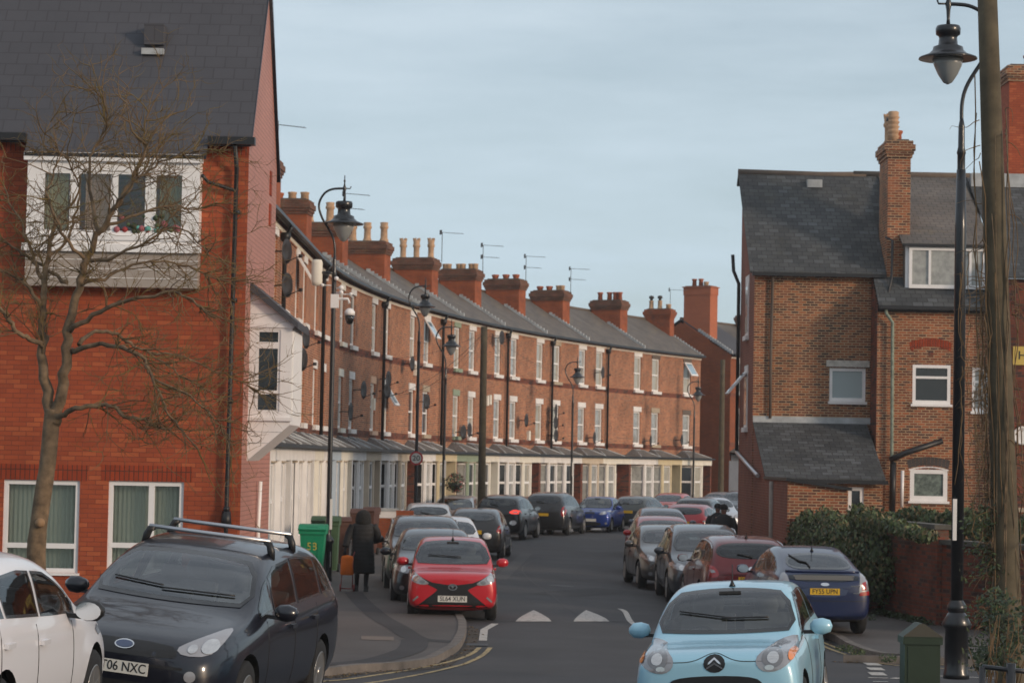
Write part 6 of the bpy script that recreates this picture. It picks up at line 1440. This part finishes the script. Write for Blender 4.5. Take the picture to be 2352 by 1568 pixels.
    if detail_front: detail_front(o, bvh, t, col)
    elif front:
        hl = [(.42 * W_ / 1.8, zf - .10), (.60 * W_ / 1.8, zf - .11), (W_ / 2 - .05, zf - .03), (W_ / 2 - .06, zf + .07), (.66 * W_ / 1.8, zf + .06), (.46 * W_ / 1.8, zf - .02)]
        for p_ in (hl, mirror(hl)):
            h = patch('headlight', o, bvh, 'front', p_, M_lens, .005, .05, 1)
            if h:
                cxp = sum(a for a, b in p_) / len(p_); cz = sum(b for a, b in p_) / len(p_); patch('reflector', h, bvh, 'front', [(cxp + .055 * cos(a), cz - .01 + .055 * sin(a)) for a in [k * pi / 6 for k in range(12)]], M_lens2, .009, .03, 0)
        patch('grille', o, bvh, 'front', [(-.36, zf - .08), (.36, zf - .08), (.40, zf - .0), (-.40, zf - .0)], M_plastic, .004, .06, 1)
        patch('lower_grille', o, bvh, 'front', [(-.50, .27), (.50, .27), (.42, .43), (-.42, .43)], M_plastic, .004, .06, 1)
        for sy in (-1, 1): patch('fog_light', o, bvh, 'front', [(sy * .66 + .05 * cos(k * pi / 5), .38 + .045 * sin(k * pi / 5)) for k in range(10)][::1], M_lens, .006, .03, 0)
        bd = MB(); q, d = cast(bvh, 'front', 0, zf + .03, .01); bd.lathe([(.055, 0), (.05, .01)], M_chrome, (0, 0, 0), 16, T=Matrix.Translation(q) @ Matrix.Rotation(radians(90), 4, 'Y')); bd.build('badge', o)
    if front: plate(o, bvh, 'front', pz, M_pw, plates[0])
    if rear and kind != 'lift':
        zr = st[10][3]
        tl = lamps or [(W_ / 2 - .30, zr - .16), (W_ / 2 - .10, zr - .20), (W_ / 2 - .045, zr - .02), (W_ / 2 - .10, zr + .07), (W_ / 2 - .24, zr - .0)]
        for p_ in (tl, mirror(tl)):
            h = patch('tail_light', o, bvh, 'rear', p_, M_brake if lit else M_red, .006, .05, 1)
            if h: c_ = (sum(a for a, b in p_) / len(p_), sum(b for a, b in p_) / len(p_)); patch('reversing_light', h, bvh, 'rear', [(c_[0] + (a - c_[0]) * .42, c_[1] + (b - c_[1]) * .25) for a, b in p_], M_lens, .010, .03, 0)
        plate(o, bvh, 'rear', .80 if kind != 'mini' else .72, M_py, plates[1])
        patch('rear_bumper_insert', o, bvh, 'rear', [(-.62, .27), (.62, .27), (.62, .40), (-.62, .40)], M_plastic, .004, .08, 0)
        patch('boot_seam', o, bvh, 'rear', [(-.60, zr - .135), (.60, zr - .135), (.60, zr - .125), (-.60, zr - .125)], M_plastic, .003, .1, 0)
        wp = MB(); q, d = cast(bvh, 'rear', 0.0, zb_ + .04, .02); q2, d = cast(bvh, 'rear', .26, zb_ + .09, .025)
        if q and q2: wp.tube([q, q2], .012, M_plastic, 5); wp.lathe([(.03, -.02), (.03, .02)], M_plastic, q, 10); wp.build('rear_wiper', o)
    if details: details(o, bvh, t, col)
    return o
def wiper(o, bvh, a, b):
    P = []
    for k in range(9):
        q, d = cast(bvh, 'front', a[0] + (b[0] - a[0]) * k / 8, a[1] + (b[1] - a[1]) * k / 8, .022); P.append(q)
    w_ = MB(); w_.tube([p for p in P if p], .009, M_plastic, 5); w_.build('wiper', o)
def aerial_stub(o, bvh, x, l=.35, lean=.6):
    q, d = cast(bvh, 'top', x, 0, 0); a = MB(); a.lathe([(.035, 0), (.02, .03), (.008, .06)], M_plastic, q, 8); a.tube([q, q + Vector((-l * lean, 0, l))], .005, M_plastic, 4); a.build('roof_aerial', o)
def ell(cx, cz, rx_, rz_, rot=0, n=16, flat=0):
    out = []
    for k in range(n):
        a = 2 * pi * k / n; u, v = rx_ * cos(a), rz_ * sin(a); out.append((cx + u * cos(rot) - v * sin(rot), cz + u * sin(rot) + v * cos(rot)))
    return out
# --- pale blue city car (front)
def det_blue(o, bvh, t, col):
    for sg in (-1, 1):
        P = [(a_, b_ + .15) for a_, b_ in [(.46, .71), (.39, .64), (.405, .56), (.48, .51), (.60, .52), (.70, .58), (.755, .66), (.755, .77), (.70, .80), (.58, .775)]]
        P = P if sg > 0 else mirror(P)
        h = patch('headlight', o, bvh, 'front', P, M_lens, .006, .035, 1)
        patch('reflector', h, bvh, 'front', ell(sg * .55, .79, .10, .09), M_lensd, .010, .03, 0)
        patch('projector', h, bvh, 'front', ell(sg * .555, .79, .055, .05), M_lens2, .014, .02, 0)
        patch('reflector_lower', h, bvh, 'front', ell(sg * .52, .705, .045, .025), M_lens2, .012, .02, 0)
        patch('indicator', h, bvh, 'front', ell(sg * .715, .81, .028, .05), M_amber, .012, .02, 0)
    patch('lower_grille', o, bvh, 'front', [(-.54, .28), (.54, .28), (.48, .54), (.36, .635), (-.36, .635), (-.48, .54)], M_plastic, .006, .05, 2)
    P = [(.62, .36), (.75, .38), (.75, .50), (.66, .54), (.58, .46)]
    patch('fog_light_recess', o, bvh, 'front', P, M_plastic, .006, .04, 1); patch('fog_light_recess', o, bvh, 'front', mirror(P), M_plastic, .006, .04, 1)
    patch('badge_recess', o, bvh, 'front', ell(0, .75, .105, .085), M_plastic, .004, .03, 0)
    def chevron(dz, k): return [(-.08 * k, .698 + dz), (0, .748 + dz), (.08 * k, .698 + dz), (.08 * k, .716 + dz), (0, .768 + dz), (-.08 * k, .716 + dz)]
    patch('badge', o, bvh, 'front', chevron(-.004, 1), M_chrome, .010, .015, 0); patch('badge', o, bvh, 'front', chevron(.036, .85), M_chrome, .010, .015, 0)
    P = []
    for k in range(41):
        u = -.46 + .92 * k / 40; v = .765 + .08 * math.exp(-(u / .15) ** 2) * 1.0
        q, d = cast(bvh, 'front', u, v, .001); P.append(q)
    s_ = MB(); s_.tube([p for p in P if p], .0045, M_plastic, 4); s_.build('bonnet_seam', o)
    wiper(o, bvh, (.05, 1.10), (-.48, 1.17)); wiper(o, bvh, (-.05, 1.10), (.42, 1.10)); aerial_stub(o, bvh, .02, .22, .3)
    # interior hints: rear-view mirror shows darker shape
M_c1 = paint('pale_blue', (.33, .60, .75), .05)
CARS = []
g = gz(2.1, 24.6)
def face_us(px_c, Yf, kind, yaw_deg=0): return None
def place(kind, Xc, Yfront, facing, yaw_deg):
    """Xc,Yfront: centre of the end nearest the camera; facing True = front towards camera"""
    L_ = CT[kind]['L']; a = radians(yaw_deg)
    dx, dy = sin(a), cos(a)           # direction from near end to far end
    x, y = Xc + dx * L_ / 2, Yfront + dy * L_ / 2
    rz = atan2(-dy, -dx) if facing else atan2(dy, dx)
    return x, y, rz
def put(kind, col, pxc, Yf, facing, yaw, z=None, **kw):
    Xc = (pxc - 1176) / 5500 * Yf; x, y, rz = place(kind, Xc, Yf, facing, yaw)
    zz_ = gz(x, y) if z is None else z
    return vehicle(kind, col, (x, y, zz_), rz, **kw)
put('mini', M_c1, 1662, 22.9, True, 12.0, z=.15, roll=3.2, label='pale sky-blue city hatchback with chevron badge, front centre right', front='x', rear='light', plates=(None, None), detail_front=det_blue, windows=[0, .62, 1.0])
# --- red hatchback with black X-shaped nose
def det_red(o, bvh, t, col):
    for sg in (-1, 1):
        P = [(.40, .665), (.52, .635), (.73, .69), (.765, .80), (.745, .90), (.66, .84), (.52, .74)]; P = P if sg > 0 else mirror(P)
        h = patch('headlight', o, bvh, 'front', P, M_lens, .008, .035, 1); patch('reflector', h, bvh, 'front', ell(sg * .66, .76, .055, .05), M_lens2, .013, .02, 0); patch('inner_shadow', h, bvh, 'front', ell(sg * .54, .695, .05, .03), M_lensd, .012, .02, 0)
    patch('grille', o, bvh, 'front', [(-.60, .80), (-.50, .745), (-.36, .685), (-.10, .65), (.10, .65), (.36, .685), (.50, .745), (.60, .80), (.54, .70), (.42, .635), (.34, .60), (.27, .56), (.33, .50), (.46, .40), (.66, .24), (.60, .25), (.30, .245), (-.30, .245), (-.60, .25), (-.66, .24), (-.46, .40), (-.33, .50), (-.27, .56), (-.34, .60), (-.42, .635), (-.54, .70)], M_plastic, .005, .04, 0)
    patch('bumper_lip', o, bvh, 'front', [(-.58, .20), (.58, .20), (.50, .255), (-.50, .255)], col, .012, .05, 1)
    for sg in (-1, 1): P = [(.60, .42), (.70, .34), (.71, .37), (.62, .45)]; patch('daytime_light', o, bvh, 'front', P if sg > 0 else mirror(P), M_lens, .010, .03, 0)
    h = patch('badge', o, bvh, 'front', ell(0, .61, .085, .06), M_chrome, .014, .02, 0); patch('badge_centre', h, bvh, 'front', ell(0, .61, .062, .040), M_plastic, .017, .02, 0); patch('badge_ring', h, bvh, 'front', ell(0, .62, .020, .030), M_chrome, .020, .012, 0); patch('badge_ring', h, bvh, 'front', ell(0, .632, .050, .012), M_chrome, .022, .012, 0)
    wiper(o, bvh, (.15, 1.09), (-.45, 1.12)); aerial_stub(o, bvh, .1, .2, .3)
put('mini', paint('bright_red', (.50, .012, .022), .1), 1051, 42.9, True, -1.8, label='bright red small hatchback with black X-shaped grille, on the left kerb', front='x', rear='light', plates=('SL64 XUN', None), pz=.40, detail_front=det_red, windows=[0, .5, 1.0])
# --- dark people carrier with roof bars
def det_mpv(o, bvh, t, col):
    for sg in (-1, 1):
        P = [(.46, .79), (.54, .74), (.74, .75), (.79, .84), (.80, .95), (.76, .98), (.66, .92), (.54, .85)]; P = P if sg > 0 else mirror(P)
        h = patch('headlight', o, bvh, 'front', P, M_lens, .007, .04, 1); patch('reflector', h, bvh, 'front', ell(sg * .72, .83, .06, .06), M_lens2, .013, .02, 0); patch('reflector_inner', h, bvh, 'front', ell(sg * .60, .80, .04, .035), M_lens2, .013, .02, 0)
        f = patch('fog_light', o, bvh, 'front', ell(sg * .63, .57, .05, .05), M_lens, .010, .02, 0)
        patch('bumper_strip', o, bvh, 'front', [(sg * .62 if sg > 0 else -.88, .415), (.88 if sg > 0 else -.62, .415), (.88 if sg > 0 else -.62, .435), (-.88 if sg < 0 else .62, .435)], M_alu, .010, .04, 0)
    patch('upper_grille', o, bvh, 'front', [(-.46, .70), (.46, .70), (.50, .76), (.40, .82), (-.40, .82), (-.50, .76)], M_plastic, .006, .05, 1)
    patch('lower_grille', o, bvh, 'front', [(-.66, .22), (.66, .22), (.58, .47), (-.58, .47)], M_plastic, .006, .06, 1)
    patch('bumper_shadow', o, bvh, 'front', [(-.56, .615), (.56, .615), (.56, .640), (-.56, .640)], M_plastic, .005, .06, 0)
    patch('badge', o, bvh, 'front', ell(0, .775, .09, .038), M_chrome, .014, .02, 0); patch('badge_centre', o, bvh, 'front', ell(0, .775, .078, .028), mat('badge_blue', (.03, .05, .12), .3, coat=1), .017, .015, 0)
    wiper(o, bvh, (.60, 1.20), (-.10, 1.19)); wiper(o, bvh, (-.10, 1.21), (-.60, 1.24))
    L_ = t['L']
    for k, x in enumerate((L_ / 2 - 2.35, L_ / 2 - 3.15)):
        q, d = cast(bvh, 'top', x, .60, 0); q2, d = cast(bvh, 'top', x, 0, 0); z = q2.z + .085
        b = MB(); b.tube([(x, -.62, z), (x, .62, z)], .021, M_alu, 8); bo = b.build('roof_bar', o)
        for sg in (-1, 1):
            f = MB(); f.tube([(x, sg * .56, z - .01), (x, sg * .61, z - .03), (x, sg * .635, z - .09), (x, sg * .655, z - .18)], [.022, .035, .04, .03], M_plastic, 8); f.build('bar_foot', bo)
put('mpv', paint('midnight', (.006, .007, .015), .2), 279, 21.3, True, 9.0, z=.33, roll=-6, label='dark navy people carrier with silver roof bars, front left', front='x', rear='light', plates=('YT06 NXC', None), pz=.585, detail_front=det_mpv, windows=[0, .15, .45, .78, 1.0], glass=thinglass('sky_windscreen', (.62, .70, .70), .14))
# --- white hatchback, cut by the left edge, seen from behind right
x, y = -4.33, 18.3
vehicle('hatch', paint('white', (.72, .72, .76), 0), (x, y, .64), radians(85.5), 'white hatchback cut off by the left edge, seen from behind', rear='light', windows=[0, .62, 1.0], split=2, glass=M_cglassd, roll=5, mcol=M_plastic)
# --- dark blue liftback (rear)
def det_lift(o, bvh, t, col):
    patch('lower_rear_window', o, bvh, 'rear', [(-.60, .93), (.60, .93), (.62, 1.06), (-.62, 1.06)], M_cglassd, .008, .05, 1)
    patch('pane_lightening', o, bvh, 'rear', [(-.50, .955), (.50, .955), (.54, 1.03), (-.54, 1.03)], mat('pane_lightening_grey', (.11, .105, .095), .5), .012, .05, 0)  # grey patch added to make the lower pane look lighter inside its frame
    sp = MB(); P = []
    for k in range(13):
        u = -.64 + 1.28 * k / 12; q, d = cast(bvh, 'rear', u, 1.09, .012); P.append(q)
    sp.tube(P, .022, col, 6); sp.build('spoiler', o)
    for sg in (-1, 1):
        P = [(.60, .70), (.79, .71), (.79, .90), (.72, 1.06), (.645, 1.08), (.61, .90)]; P = P if sg > 0 else mirror(P)
        h = patch('tail_light', o, bvh, 'rear', P, M_lens, .008, .04, 1); 
        Q = [(.61, .70), (.785, .71), (.785, .78), (.62, .76)]; patch('red_lens', h, bvh, 'rear', Q if sg > 0 else mirror(Q), M_red, .013, .03, 0)
        Q = [(.65, .79), (.74, .80), (.73, .94), (.66, .92)]; patch('red_lens', h, bvh, 'rear', Q if sg > 0 else mirror(Q), M_red, .012, .03, 0)
    patch('plate_recess', o, bvh, 'rear', [(-.36, .67), (.36, .67), (.42, .84), (-.42, .84)], mat('recess_blue', (.03, .05, .11), .4, coat=.5), .003, .05, 1)
    plate(o, bvh, 'rear', .765, M_py, 'FY55 UPN')
    patch('badge', o, bvh, 'rear', ell(0, .885, .075, .028), M_chrome, .012, .02, 0)
    q, d = cast(bvh, 'rear', -.52, .865, .004); tm = text_mesh('HYBRID', .045, .002); 
    b = MB(); b.box((q.x - .004, -.62, .855), (q.x + .01, -.46, .872), M_chrome); b.build('lettering_strip', o)
    b = MB(); q, d = cast(bvh, 'rear', -.55, .74, .004); b.box((q.x - .004, -.60, .735), (q.x + .01, -.50, .748), M_chrome); b.build('lettering_strip', o)
    patch('bumper_seam', o, bvh, 'rear', [(-.80, .60), (.80, .60), (.80, .612), (-.80, .612)], M_plastic, .004, .06, 0); patch('bumper_insert', o, bvh, 'rear', [(-.70, .24), (.70, .24), (.70, .34), (-.70, .34)], M_plastic, .004, .06, 0)
    P = [cast(bvh, 'rear', u, v, .02)[0] for u, v in ((.02 + .18, 1.15), (.22, 1.22), (.33, 1.24), (.46, 1.34))]; w_ = MB(); w_.tube([p for p in P if p], [.012, .014, .018, .012], M_plastic, 5); w_.build('rear_wiper', o)
    aerial_stub(o, bvh, -.95, .25, .2)
put('lift', paint('deep_blue', (.004, .013, .060), .1), 1903, 41.6, False, -3.5, z=-.14, label='dark blue liftback with split rear window, right kerb behind the pale blue car', details=det_lift, front=False, windows=[0, .45, .85, 1.0])
# --- dark red SUV rear
def det_rs(o, bvh, t, col):
    patch('badge', o, bvh, 'rear', ell(0, 1.0, .06, .05), M_chrome, .014, .02, 0); aerial_stub(o, bvh, -1.4, .12, .8)
put('suv', paint('dark_red', (.13, .007, .010), .2), 1735, 46.8, False, -3, z=-.25, label='dark red SUV with black roof rails and yellow plate, behind the blue liftback', plates=(None, 'FL71 OVA'), rails='alu', details=det_rs, front=False, windows=[0, .45, .8, 1.0])
put('mpv', paint('slate_grey', (.045, .050, .062), .4), 1648, 51.0, True, -1, z=-.22, label='slate grey people carrier facing us, left of the dark red SUV', rails='alu', rear=False, windows=[0, .15, .5, .8, 1.0], quick=False)
put('hatch', paint('gunmetal', (.075, .073, .072), .4), 1568, 56.6, True, -4, z=-.2, label='gunmetal hatchback with silver windscreen reflection, left of the grey people carrier', rear=False)
put('hatch', paint('mid_red', (.38, .012, .018), .2), 1545, 64, True, -2, z=-.15, label='red hatchback facing us, almost hidden behind the gunmetal one', rear=False, quick=True)
put('hatch', paint('steel_blue', (.085, .095, .125), .4), 1540, 76, True, -2, z=-.15, label='steel blue-grey hatchback facing us, roof behind the hidden red one', rear=False, quick=True)
put('hatch', paint('crimson', (.30, .010, .015), .25), 1576, 86, False, 14, z=-.15, label='crimson hatchback seen from behind, above the steel blue roof', front=False, quick=True)
put('suv', paint('black_green', (.018, .020, .018), .3), 1595, 96, False, 14, z=-.2, label='dark off-roader behind the crimson hatchback', front=False, quick=True, lamps=[(.72, .9), (.84, .9), (.84, 1.3), (.74, 1.4), (.72, 1.2)])
put('hatch', paint('coral_red', (.42, .03, .025), .1), 1520, 112, True, 18, label='coral red hatchback facing us in front of the white bay windows', rear=False, quick=True)
put('hatch', paint('silver_white', (.45, .47, .52), .2), 1668, 100, True, -6, label='silvery white car facing us behind the two walkers', rear=False, quick=True)
put('suv', paint('ink_black', (.012, .013, .018), .3), 1676, 112, True, 20, label='black SUV roof behind the silvery white car, right', rear=False, quick=True)
put('hatch', paint('pale_silver', (.40, .41, .43), .3), 1618, 120, True, 30, label='pale silver car roof far back beside the gable wall', rear=False, quick=True)
put('hatch', paint('green_grey', (.050, .055, .052), .4), 1446, 101, False, 20, label='green-grey hatchback with red tail light, right of the bright blue car', front=False, quick=True, rear='light')
put('mini', paint('royal_blue', (.012, .045, .26), .35), 1362, 98, True, 14, label='bright royal blue hatchback angled towards us in the bend', rear=False, windows=[0, .5, 1], glass=M_cglass, plates=(None, None))
put('mpv', paint('charcoal', (.020, .020, .022), .3), 1252, 93, False, 13, label='charcoal people carrier with pale tail light, left of the royal blue car', front=False, lamps=[(.74, .75), (.90, .75), (.90, 1.12), (.80, 1.15), (.74, 1.0)], plates=(None, None))
put('hatch', paint('maroon', (.085, .022, .026), .3), 1218, 93.5, False, 14, label='maroon hatchback mostly hidden beside the black SUV with lit tail light', front=False, quick=True)
put('suv', paint('gloss_black', (.008, .008, .010), .3), 1148, 86.3, False, 11, label='black SUV with lit red tail light in the middle of the street', front=False, lit=True, lamps=[(.42, 1.0), (.60, .94), (.86, .96), (.88, 1.06), (.62, 1.12)], name='moving_car')
put('hatch', paint('dark_bronze', (.022, .020, .020), .35), 1094, 69, False, 4, label='black hatchback with red and white tail light, behind the red hatchback', front=False, lamps=[(.66, .80), (.86, .78), (.85, 1.04), (.78, 1.08), (.72, .94)], rear='light', name='moving_car')
put('hatch', paint('pearl_white', (.66, .66, .66), 0), 992, 75.5, False, -2, label='white hatchback with dark rear window beside the speed sign post', front=False, rear='light')
put('mpv', paint('silver', (.30, .33, .36), .4), 1038, 92, True, 6, z=-.3, label='silver blue car facing us, highest of the left row', rear=False, quick=True)
put('hatch', paint('cool_white', (.62, .62, .64), 0), 1040, 57, True, -3.5, label='white car behind the black estate, only its roof edge visible', rear=False, quick=True)
put('suv', paint('jet', (.010, .010, .012), .3), 993, 51, True, -4, label='black estate with silver roof rails, third car from the front on the left', rails='alu', rear=False)
put('hatch', paint('blue_black', (.012, .014, .020), .35), 1013, 46.6, True, -3, label='blue-black hatchback directly behind the bright red one', rear=False)

# ------------------------------------------------------------------ people
def loft(mb, rings, m, n=16, smooth=True):
    base = len(mb.v); mi = mb.mi(m)
    for (cx, cy, cz, rx_, ry) in rings:
        for q in range(n): a = 2 * pi * q / n; mb.v.append((cx + rx_ * cos(a), cy + ry * sin(a), cz))
    for i in range(len(rings) - 1):
        up_ = rings[i + 1][2] >= rings[i][2]
        for q in range(n):
            a = base + i * n + q; b = base + i * n + (q + 1) % n; f = (a, b, b + n, a + n); mb.f.append(f if up_ else f[::-1]); mb.m.append(mi); mb.sm.append(smooth)
def skin(name, verts, edges, rad, m, parent, sub=2):
    me = bpy.data.meshes.new(name); me.from_pydata(verts, edges, []); o = bpy.data.objects.new(name, me); C.objects.link(o)
    s_ = o.modifiers.new('skin', 'SKIN'); o.modifiers.new('ss', 'SUBSURF').levels = sub
    for i, r in enumerate(rad): me.skin_vertices[0].data[i].radius = r if isinstance(r, tuple) else (r, r)
    me.skin_vertices[0].data[0].use_root = True
    dg = bpy.context.evaluated_depsgraph_get(); m2 = bpy.data.meshes.new_from_object(o.evaluated_get(dg)); bpy.data.objects.remove(o)
    m2.materials.clear(); m2.materials.append(m); m2.polygons.foreach_set('use_smooth', [True] * len(m2.polygons)); m2.polygons.foreach_set('material_index', [0] * len(m2.polygons))
    return link(name, m2, parent)
def body_skin(parent, mats_, stance, arms, head=(0, 0, 1.56)):
    """one continuous figure: pelvis root, legs, torso, arms, neck, head"""
    v = [(0, 0, .92), (0, 0, 1.12), (0, .01, 1.34), (0, .0, 1.44), (0, 0, 1.50), head, (head[0], head[1], head[2] + .10)]
    r = [(.14, .11), (.13, .10), (.15, .10), (.06, .06), (.05, .05), (.085, .095), (.06, .07)]; e = [(0, 1), (1, 2), (2, 3), (3, 4), (4, 5), (5, 6)]
    for sg, (kn, an, to) in zip((-1, 1), stance):
        i = len(v); v += [(sg * .09, 0, .86), kn, an, to]; r += [(.085, .085), (.06, .06), (.04, .04), (.04, .03)]; e += [(0, i), (i, i + 1), (i + 1, i + 2), (i + 2, i + 3)]
    for sg, (el, wr, hd) in zip((-1, 1), arms):
        i = len(v); v += [(sg * .17, 0, 1.36), el, wr, hd]; r += [(.06, .06), (.042, .042), (.026, .026), (.032, .02)]; e += [(2, i), (i, i + 1), (i + 1, i + 2), (i + 2, i + 3)]
        h = Vector(hd); d = (h - Vector(wr)).normalized(); sd = d.orthogonal().normalized()
        for k in range(5):
            off = sd * (k - 1.5) * .018 if k < 4 else sd * -.045; j = len(v); l = (.07, .08, .075, .06, .04)[k]
            v += [tuple(h + d * .02 + off), tuple(h + d * (l * .6) + off * 1.1 + Vector((0, 0, -.005))), tuple(h + d * l * .8 + off * 1.1 + Vector((0, .015, -.015)))]; r += [(.009, .009), (.008, .008), (.007, .007)]; e += [(i + 3, j), (j, j + 1), (j + 1, j + 2)]
    return skin('body', v, e, r, mats_, parent)
M_coat = mat('black_coat', (.010, .010, .011), .75, noise=.3, nscale=3, bump=.3)
M_skinm = mat('skin', (.22, .12, .08), .6); M_fur = mat('hood_fur', (.014, .013, .012), .95, noise=.5, nscale=30, bump=1)
Yp = 49.5; g = gp(831, 1357, .1); ks = at(835, 1172, g.y).z - g.z; sc = ks / 1.68
pr_ = empty('person', (g.x, g.y, g.z), .05, 'person seen from behind in a long black quilted coat with hood, pulling an orange trolley', 'person'); pr_.scale = (sc * 1.1, sc, sc)
body_skin(pr_, mat('dark_trousers', (.012, .012, .014), .8), [((-.10, .05, .48), (-.10, .10, .10), (-.11, .24, .05)), ((.09, -.03, .48), (.07, -.12, .10), (.08, -.0, .05))], [((-.28, -.02, 1.10), (-.33, -.08, .88), (-.34, -.12, .81)), ((.26, .08, 1.10), (.20, .26, 1.04), (.17, .33, 1.05))])
b = MB(); rings = []
prof = [(.37, .225, .17), (.40, .235, .18), (.6, .225, .17), (.8, .215, .165), (.98, .20, .155), (1.10, .195, .15), (1.25, .215, .155), (1.36, .215, .145), (1.42, .15, .12), (1.46, .09, .09)]
zz_ = .37
k = 0
while zz_ < 1.461:
    for (a, c) in zip(prof, prof[1:]):
        if a[0] <= zz_ <= c[0] + 1e-6: t = (zz_ - a[0]) / (c[0] - a[0]); rx_, ry_ = a[1] + (c[1] - a[1]) * t, a[2] + (c[2] - a[2]) * t
    pf = .008 * abs(sin(k * pi / 4)); rings.append((0, 0, zz_, rx_ + pf, ry_ + pf)); zz_ += .022; k += 1
loft(b, rings, M_coat, 20)
for sg, pts in ((-1, [(-.18, 0, 1.37), (-.25, -.01, 1.22), (-.29, -.03, 1.08), (-.32, -.07, .92)]), (1, [(.18, 0, 1.37), (.26, .03, 1.22), (.27, .09, 1.08), (.20, .25, 1.04)])):
    P = smooth_path([Vector(p) for p in pts], 6); b.tube(P, [.085 - .0014 * i + .005 * abs(sin(i * pi / 3)) for i in range(len(P))], M_coat, 12)
b.build('coat', pr_)
b = MB(); loft(b, [(0, -.02, 1.40, .13, .13), (0, -.03, 1.45, .155, .15), (0, -.03, 1.52, .15, .155), (0, -.02, 1.60, .135, .145), (0, -.01, 1.66, .10, .11), (0, 0, 1.69, .05, .06), (0, 0, 1.70, .005, .005)], M_fur, 18); b.build('hood', pr_)
b = MB()
for sg, (x_, y_) in ((-1, (-.11, .16)), (1, (.08, -.06))): b.prism([(-.10, 0), (.16, 0), (.16, .05), (.04, .11), (-.09, .12)], 'x', x_ - .045, x_ + .045, M_plastic, Matrix.Translation((0, y_ - .03, 0)))
b.build('shoes', pr_)
# shopping trolley
q = at(797, 1330, g.y - .2); tz = gz(q.x, q.y) + .1
tr = empty('shopping_trolley', (q.x, g.y - .25, tz), .15, 'orange wheeled shopping bag trolley trailing behind the coated person', 'shopping trolley')
M_or = mat('orange_fabric', (.66, .14, .008), .8, noise=.15, nscale=4, bump=.4); b = MB(); zt = at(795, 1275, g.y).z - tz; zb = at(795, 1318, g.y).z - tz
loft(b, [(0, 0, zb, .12, .10), (0, 0, zb + .02, .14, .11), (-.01, 0, (zb + zt) / 2, .125, .105), (0, 0, zt - .05, .13, .11), (0, 0, zt, .11, .09), (0, 0, zt + .02, .02, .02)], M_or, 14); b.build('bag', tr)
b = MB(); b.tube([(.12, .05, .08), (.13, .06, zt), (.22, .2, zt + .25)], .012, mat('trolley_red', (.22, .03, .03), .5), 6); b.tube([(-.12, .05, .06), (.14, .05, .06)], .014, MATS['trolley_red'], 6); b.tube([(-.12, .05, .06), (-.10, .05, zb)], .01, MATS['trolley_red'], 6); b.build('frame', tr)
for x_ in (-.13, .15): b = MB(); b.lathe([(.02, -.015), (.075, -.015), (.075, .015), (.02, .015)], MATS['trolley_red'], (0, 0, 0), 14, T=Matrix.Translation((x_, .05, .078)) @ Matrix.Rotation(radians(90), 4, 'Y')); b.build('wheel', tr)
# two dark walkers far right
def walker(px, pyt, Y, label, sk, rz=0, wide=1.0):
    x = (px - 1176) / 5500 * Y; gg = gz(x, Y) - .05; top = at(px, pyt, Y).z - gg; sc_ = top / 1.68
    o = empty('person', (x, Y, gg), rz, label, 'person'); o.scale = (sc_ * wide, sc_, sc_)
    body_skin(o, sk, [((-.10, .0, .48), (-.10, .06, .10), (-.11, -.06, .05)), ((.09, -.06, .48), (.09, .06, .10), (.09, -.05, .05))], [((-.25, 0, 1.10), (-.24, -.08, .88), (-.23, -.12, .82)), ((.25, 0, 1.10), (.24, -.06, .88), (.23, -.1, .82))])
    b = MB(); loft(b, [(0, 0, .66, .24, .17), (0, 0, .95, .23, .165), (0, 0, 1.2, .23, .16), (0, 0, 1.36, .22, .15), (0, 0, 1.42, .15, .12), (0, 0, 1.47, .08, .08)], M_coat, 18)
    for sg in (-1, 1): b.tube([(sg * .18, 0, 1.37), (sg * .26, 0, 1.18), (sg * .25, -.05, .9)], [.085, .075, .06], M_coat, 10)
    b.build('jacket', o); b = MB()
    for sg in (-1, 1): b.tube([(sg * .09, 0, .88), (sg * .095, -.02, .48), (sg * .10, .05, .09)], [.10, .08, .065], M_coat, 10)
    b.build('trousers', o)
    b = MB(); loft(b, [(0, .01, 1.58, .098, .115), (0, .01, 1.64, .10, .115), (0, .01, 1.70, .06, .07), (0, .01, 1.715, .005, .005)], M_fur, 14); b.build('hat', o)
    b = MB()
    for sg in (-1, 1): b.lathe([(.001, -.008), (.009, 0), (.001, .008)], M_plastic, (sg * .03, -.093, 1.575), 8)
    b.tube([(0, -.095, 1.57), (0, -.112, 1.54)], [.008, .013], M_skinm, 6); b.tube([(-.025, -.092, 1.505), (.025, -.092, 1.505)], .005, M_red, 5); b.build('face', o)
walker(1669, 1160, 66, 'walker in bulky black jacket and dark hat beside the right brick wall', M_skinm, .1, 1.02)
walker(1655, 1158, 70, 'person in dark hat half hidden behind the walker by the right wall', M_skinm, 0, 1.0)

# thin evening haze: darkest tones lift slightly with distance
hz = MB(); hz.box((-905, -65, -1.3), (905, 1505, 16.5), M_cream); hz = hz.build('haze'); hz.data.materials.clear()
hm = bpy.data.materials.new('haze_air'); hm.use_nodes = True; hm.node_tree.nodes.clear(); pv = N(hm.node_tree, 'ShaderNodeVolumePrincipled', inp={'Density': .0004}); pv.inputs['Color'].default_value = (.88, .91, .95, 1); ho = N(hm.node_tree, 'ShaderNodeOutputMaterial'); hm.node_tree.links.new(pv.outputs[0], ho.inputs['Volume'])
hz.data.materials.append(hm); tag(hz, 'faint evening haze filling the street', 'haze', kind='stuff')
scene.cycles.volume_bounces = 0
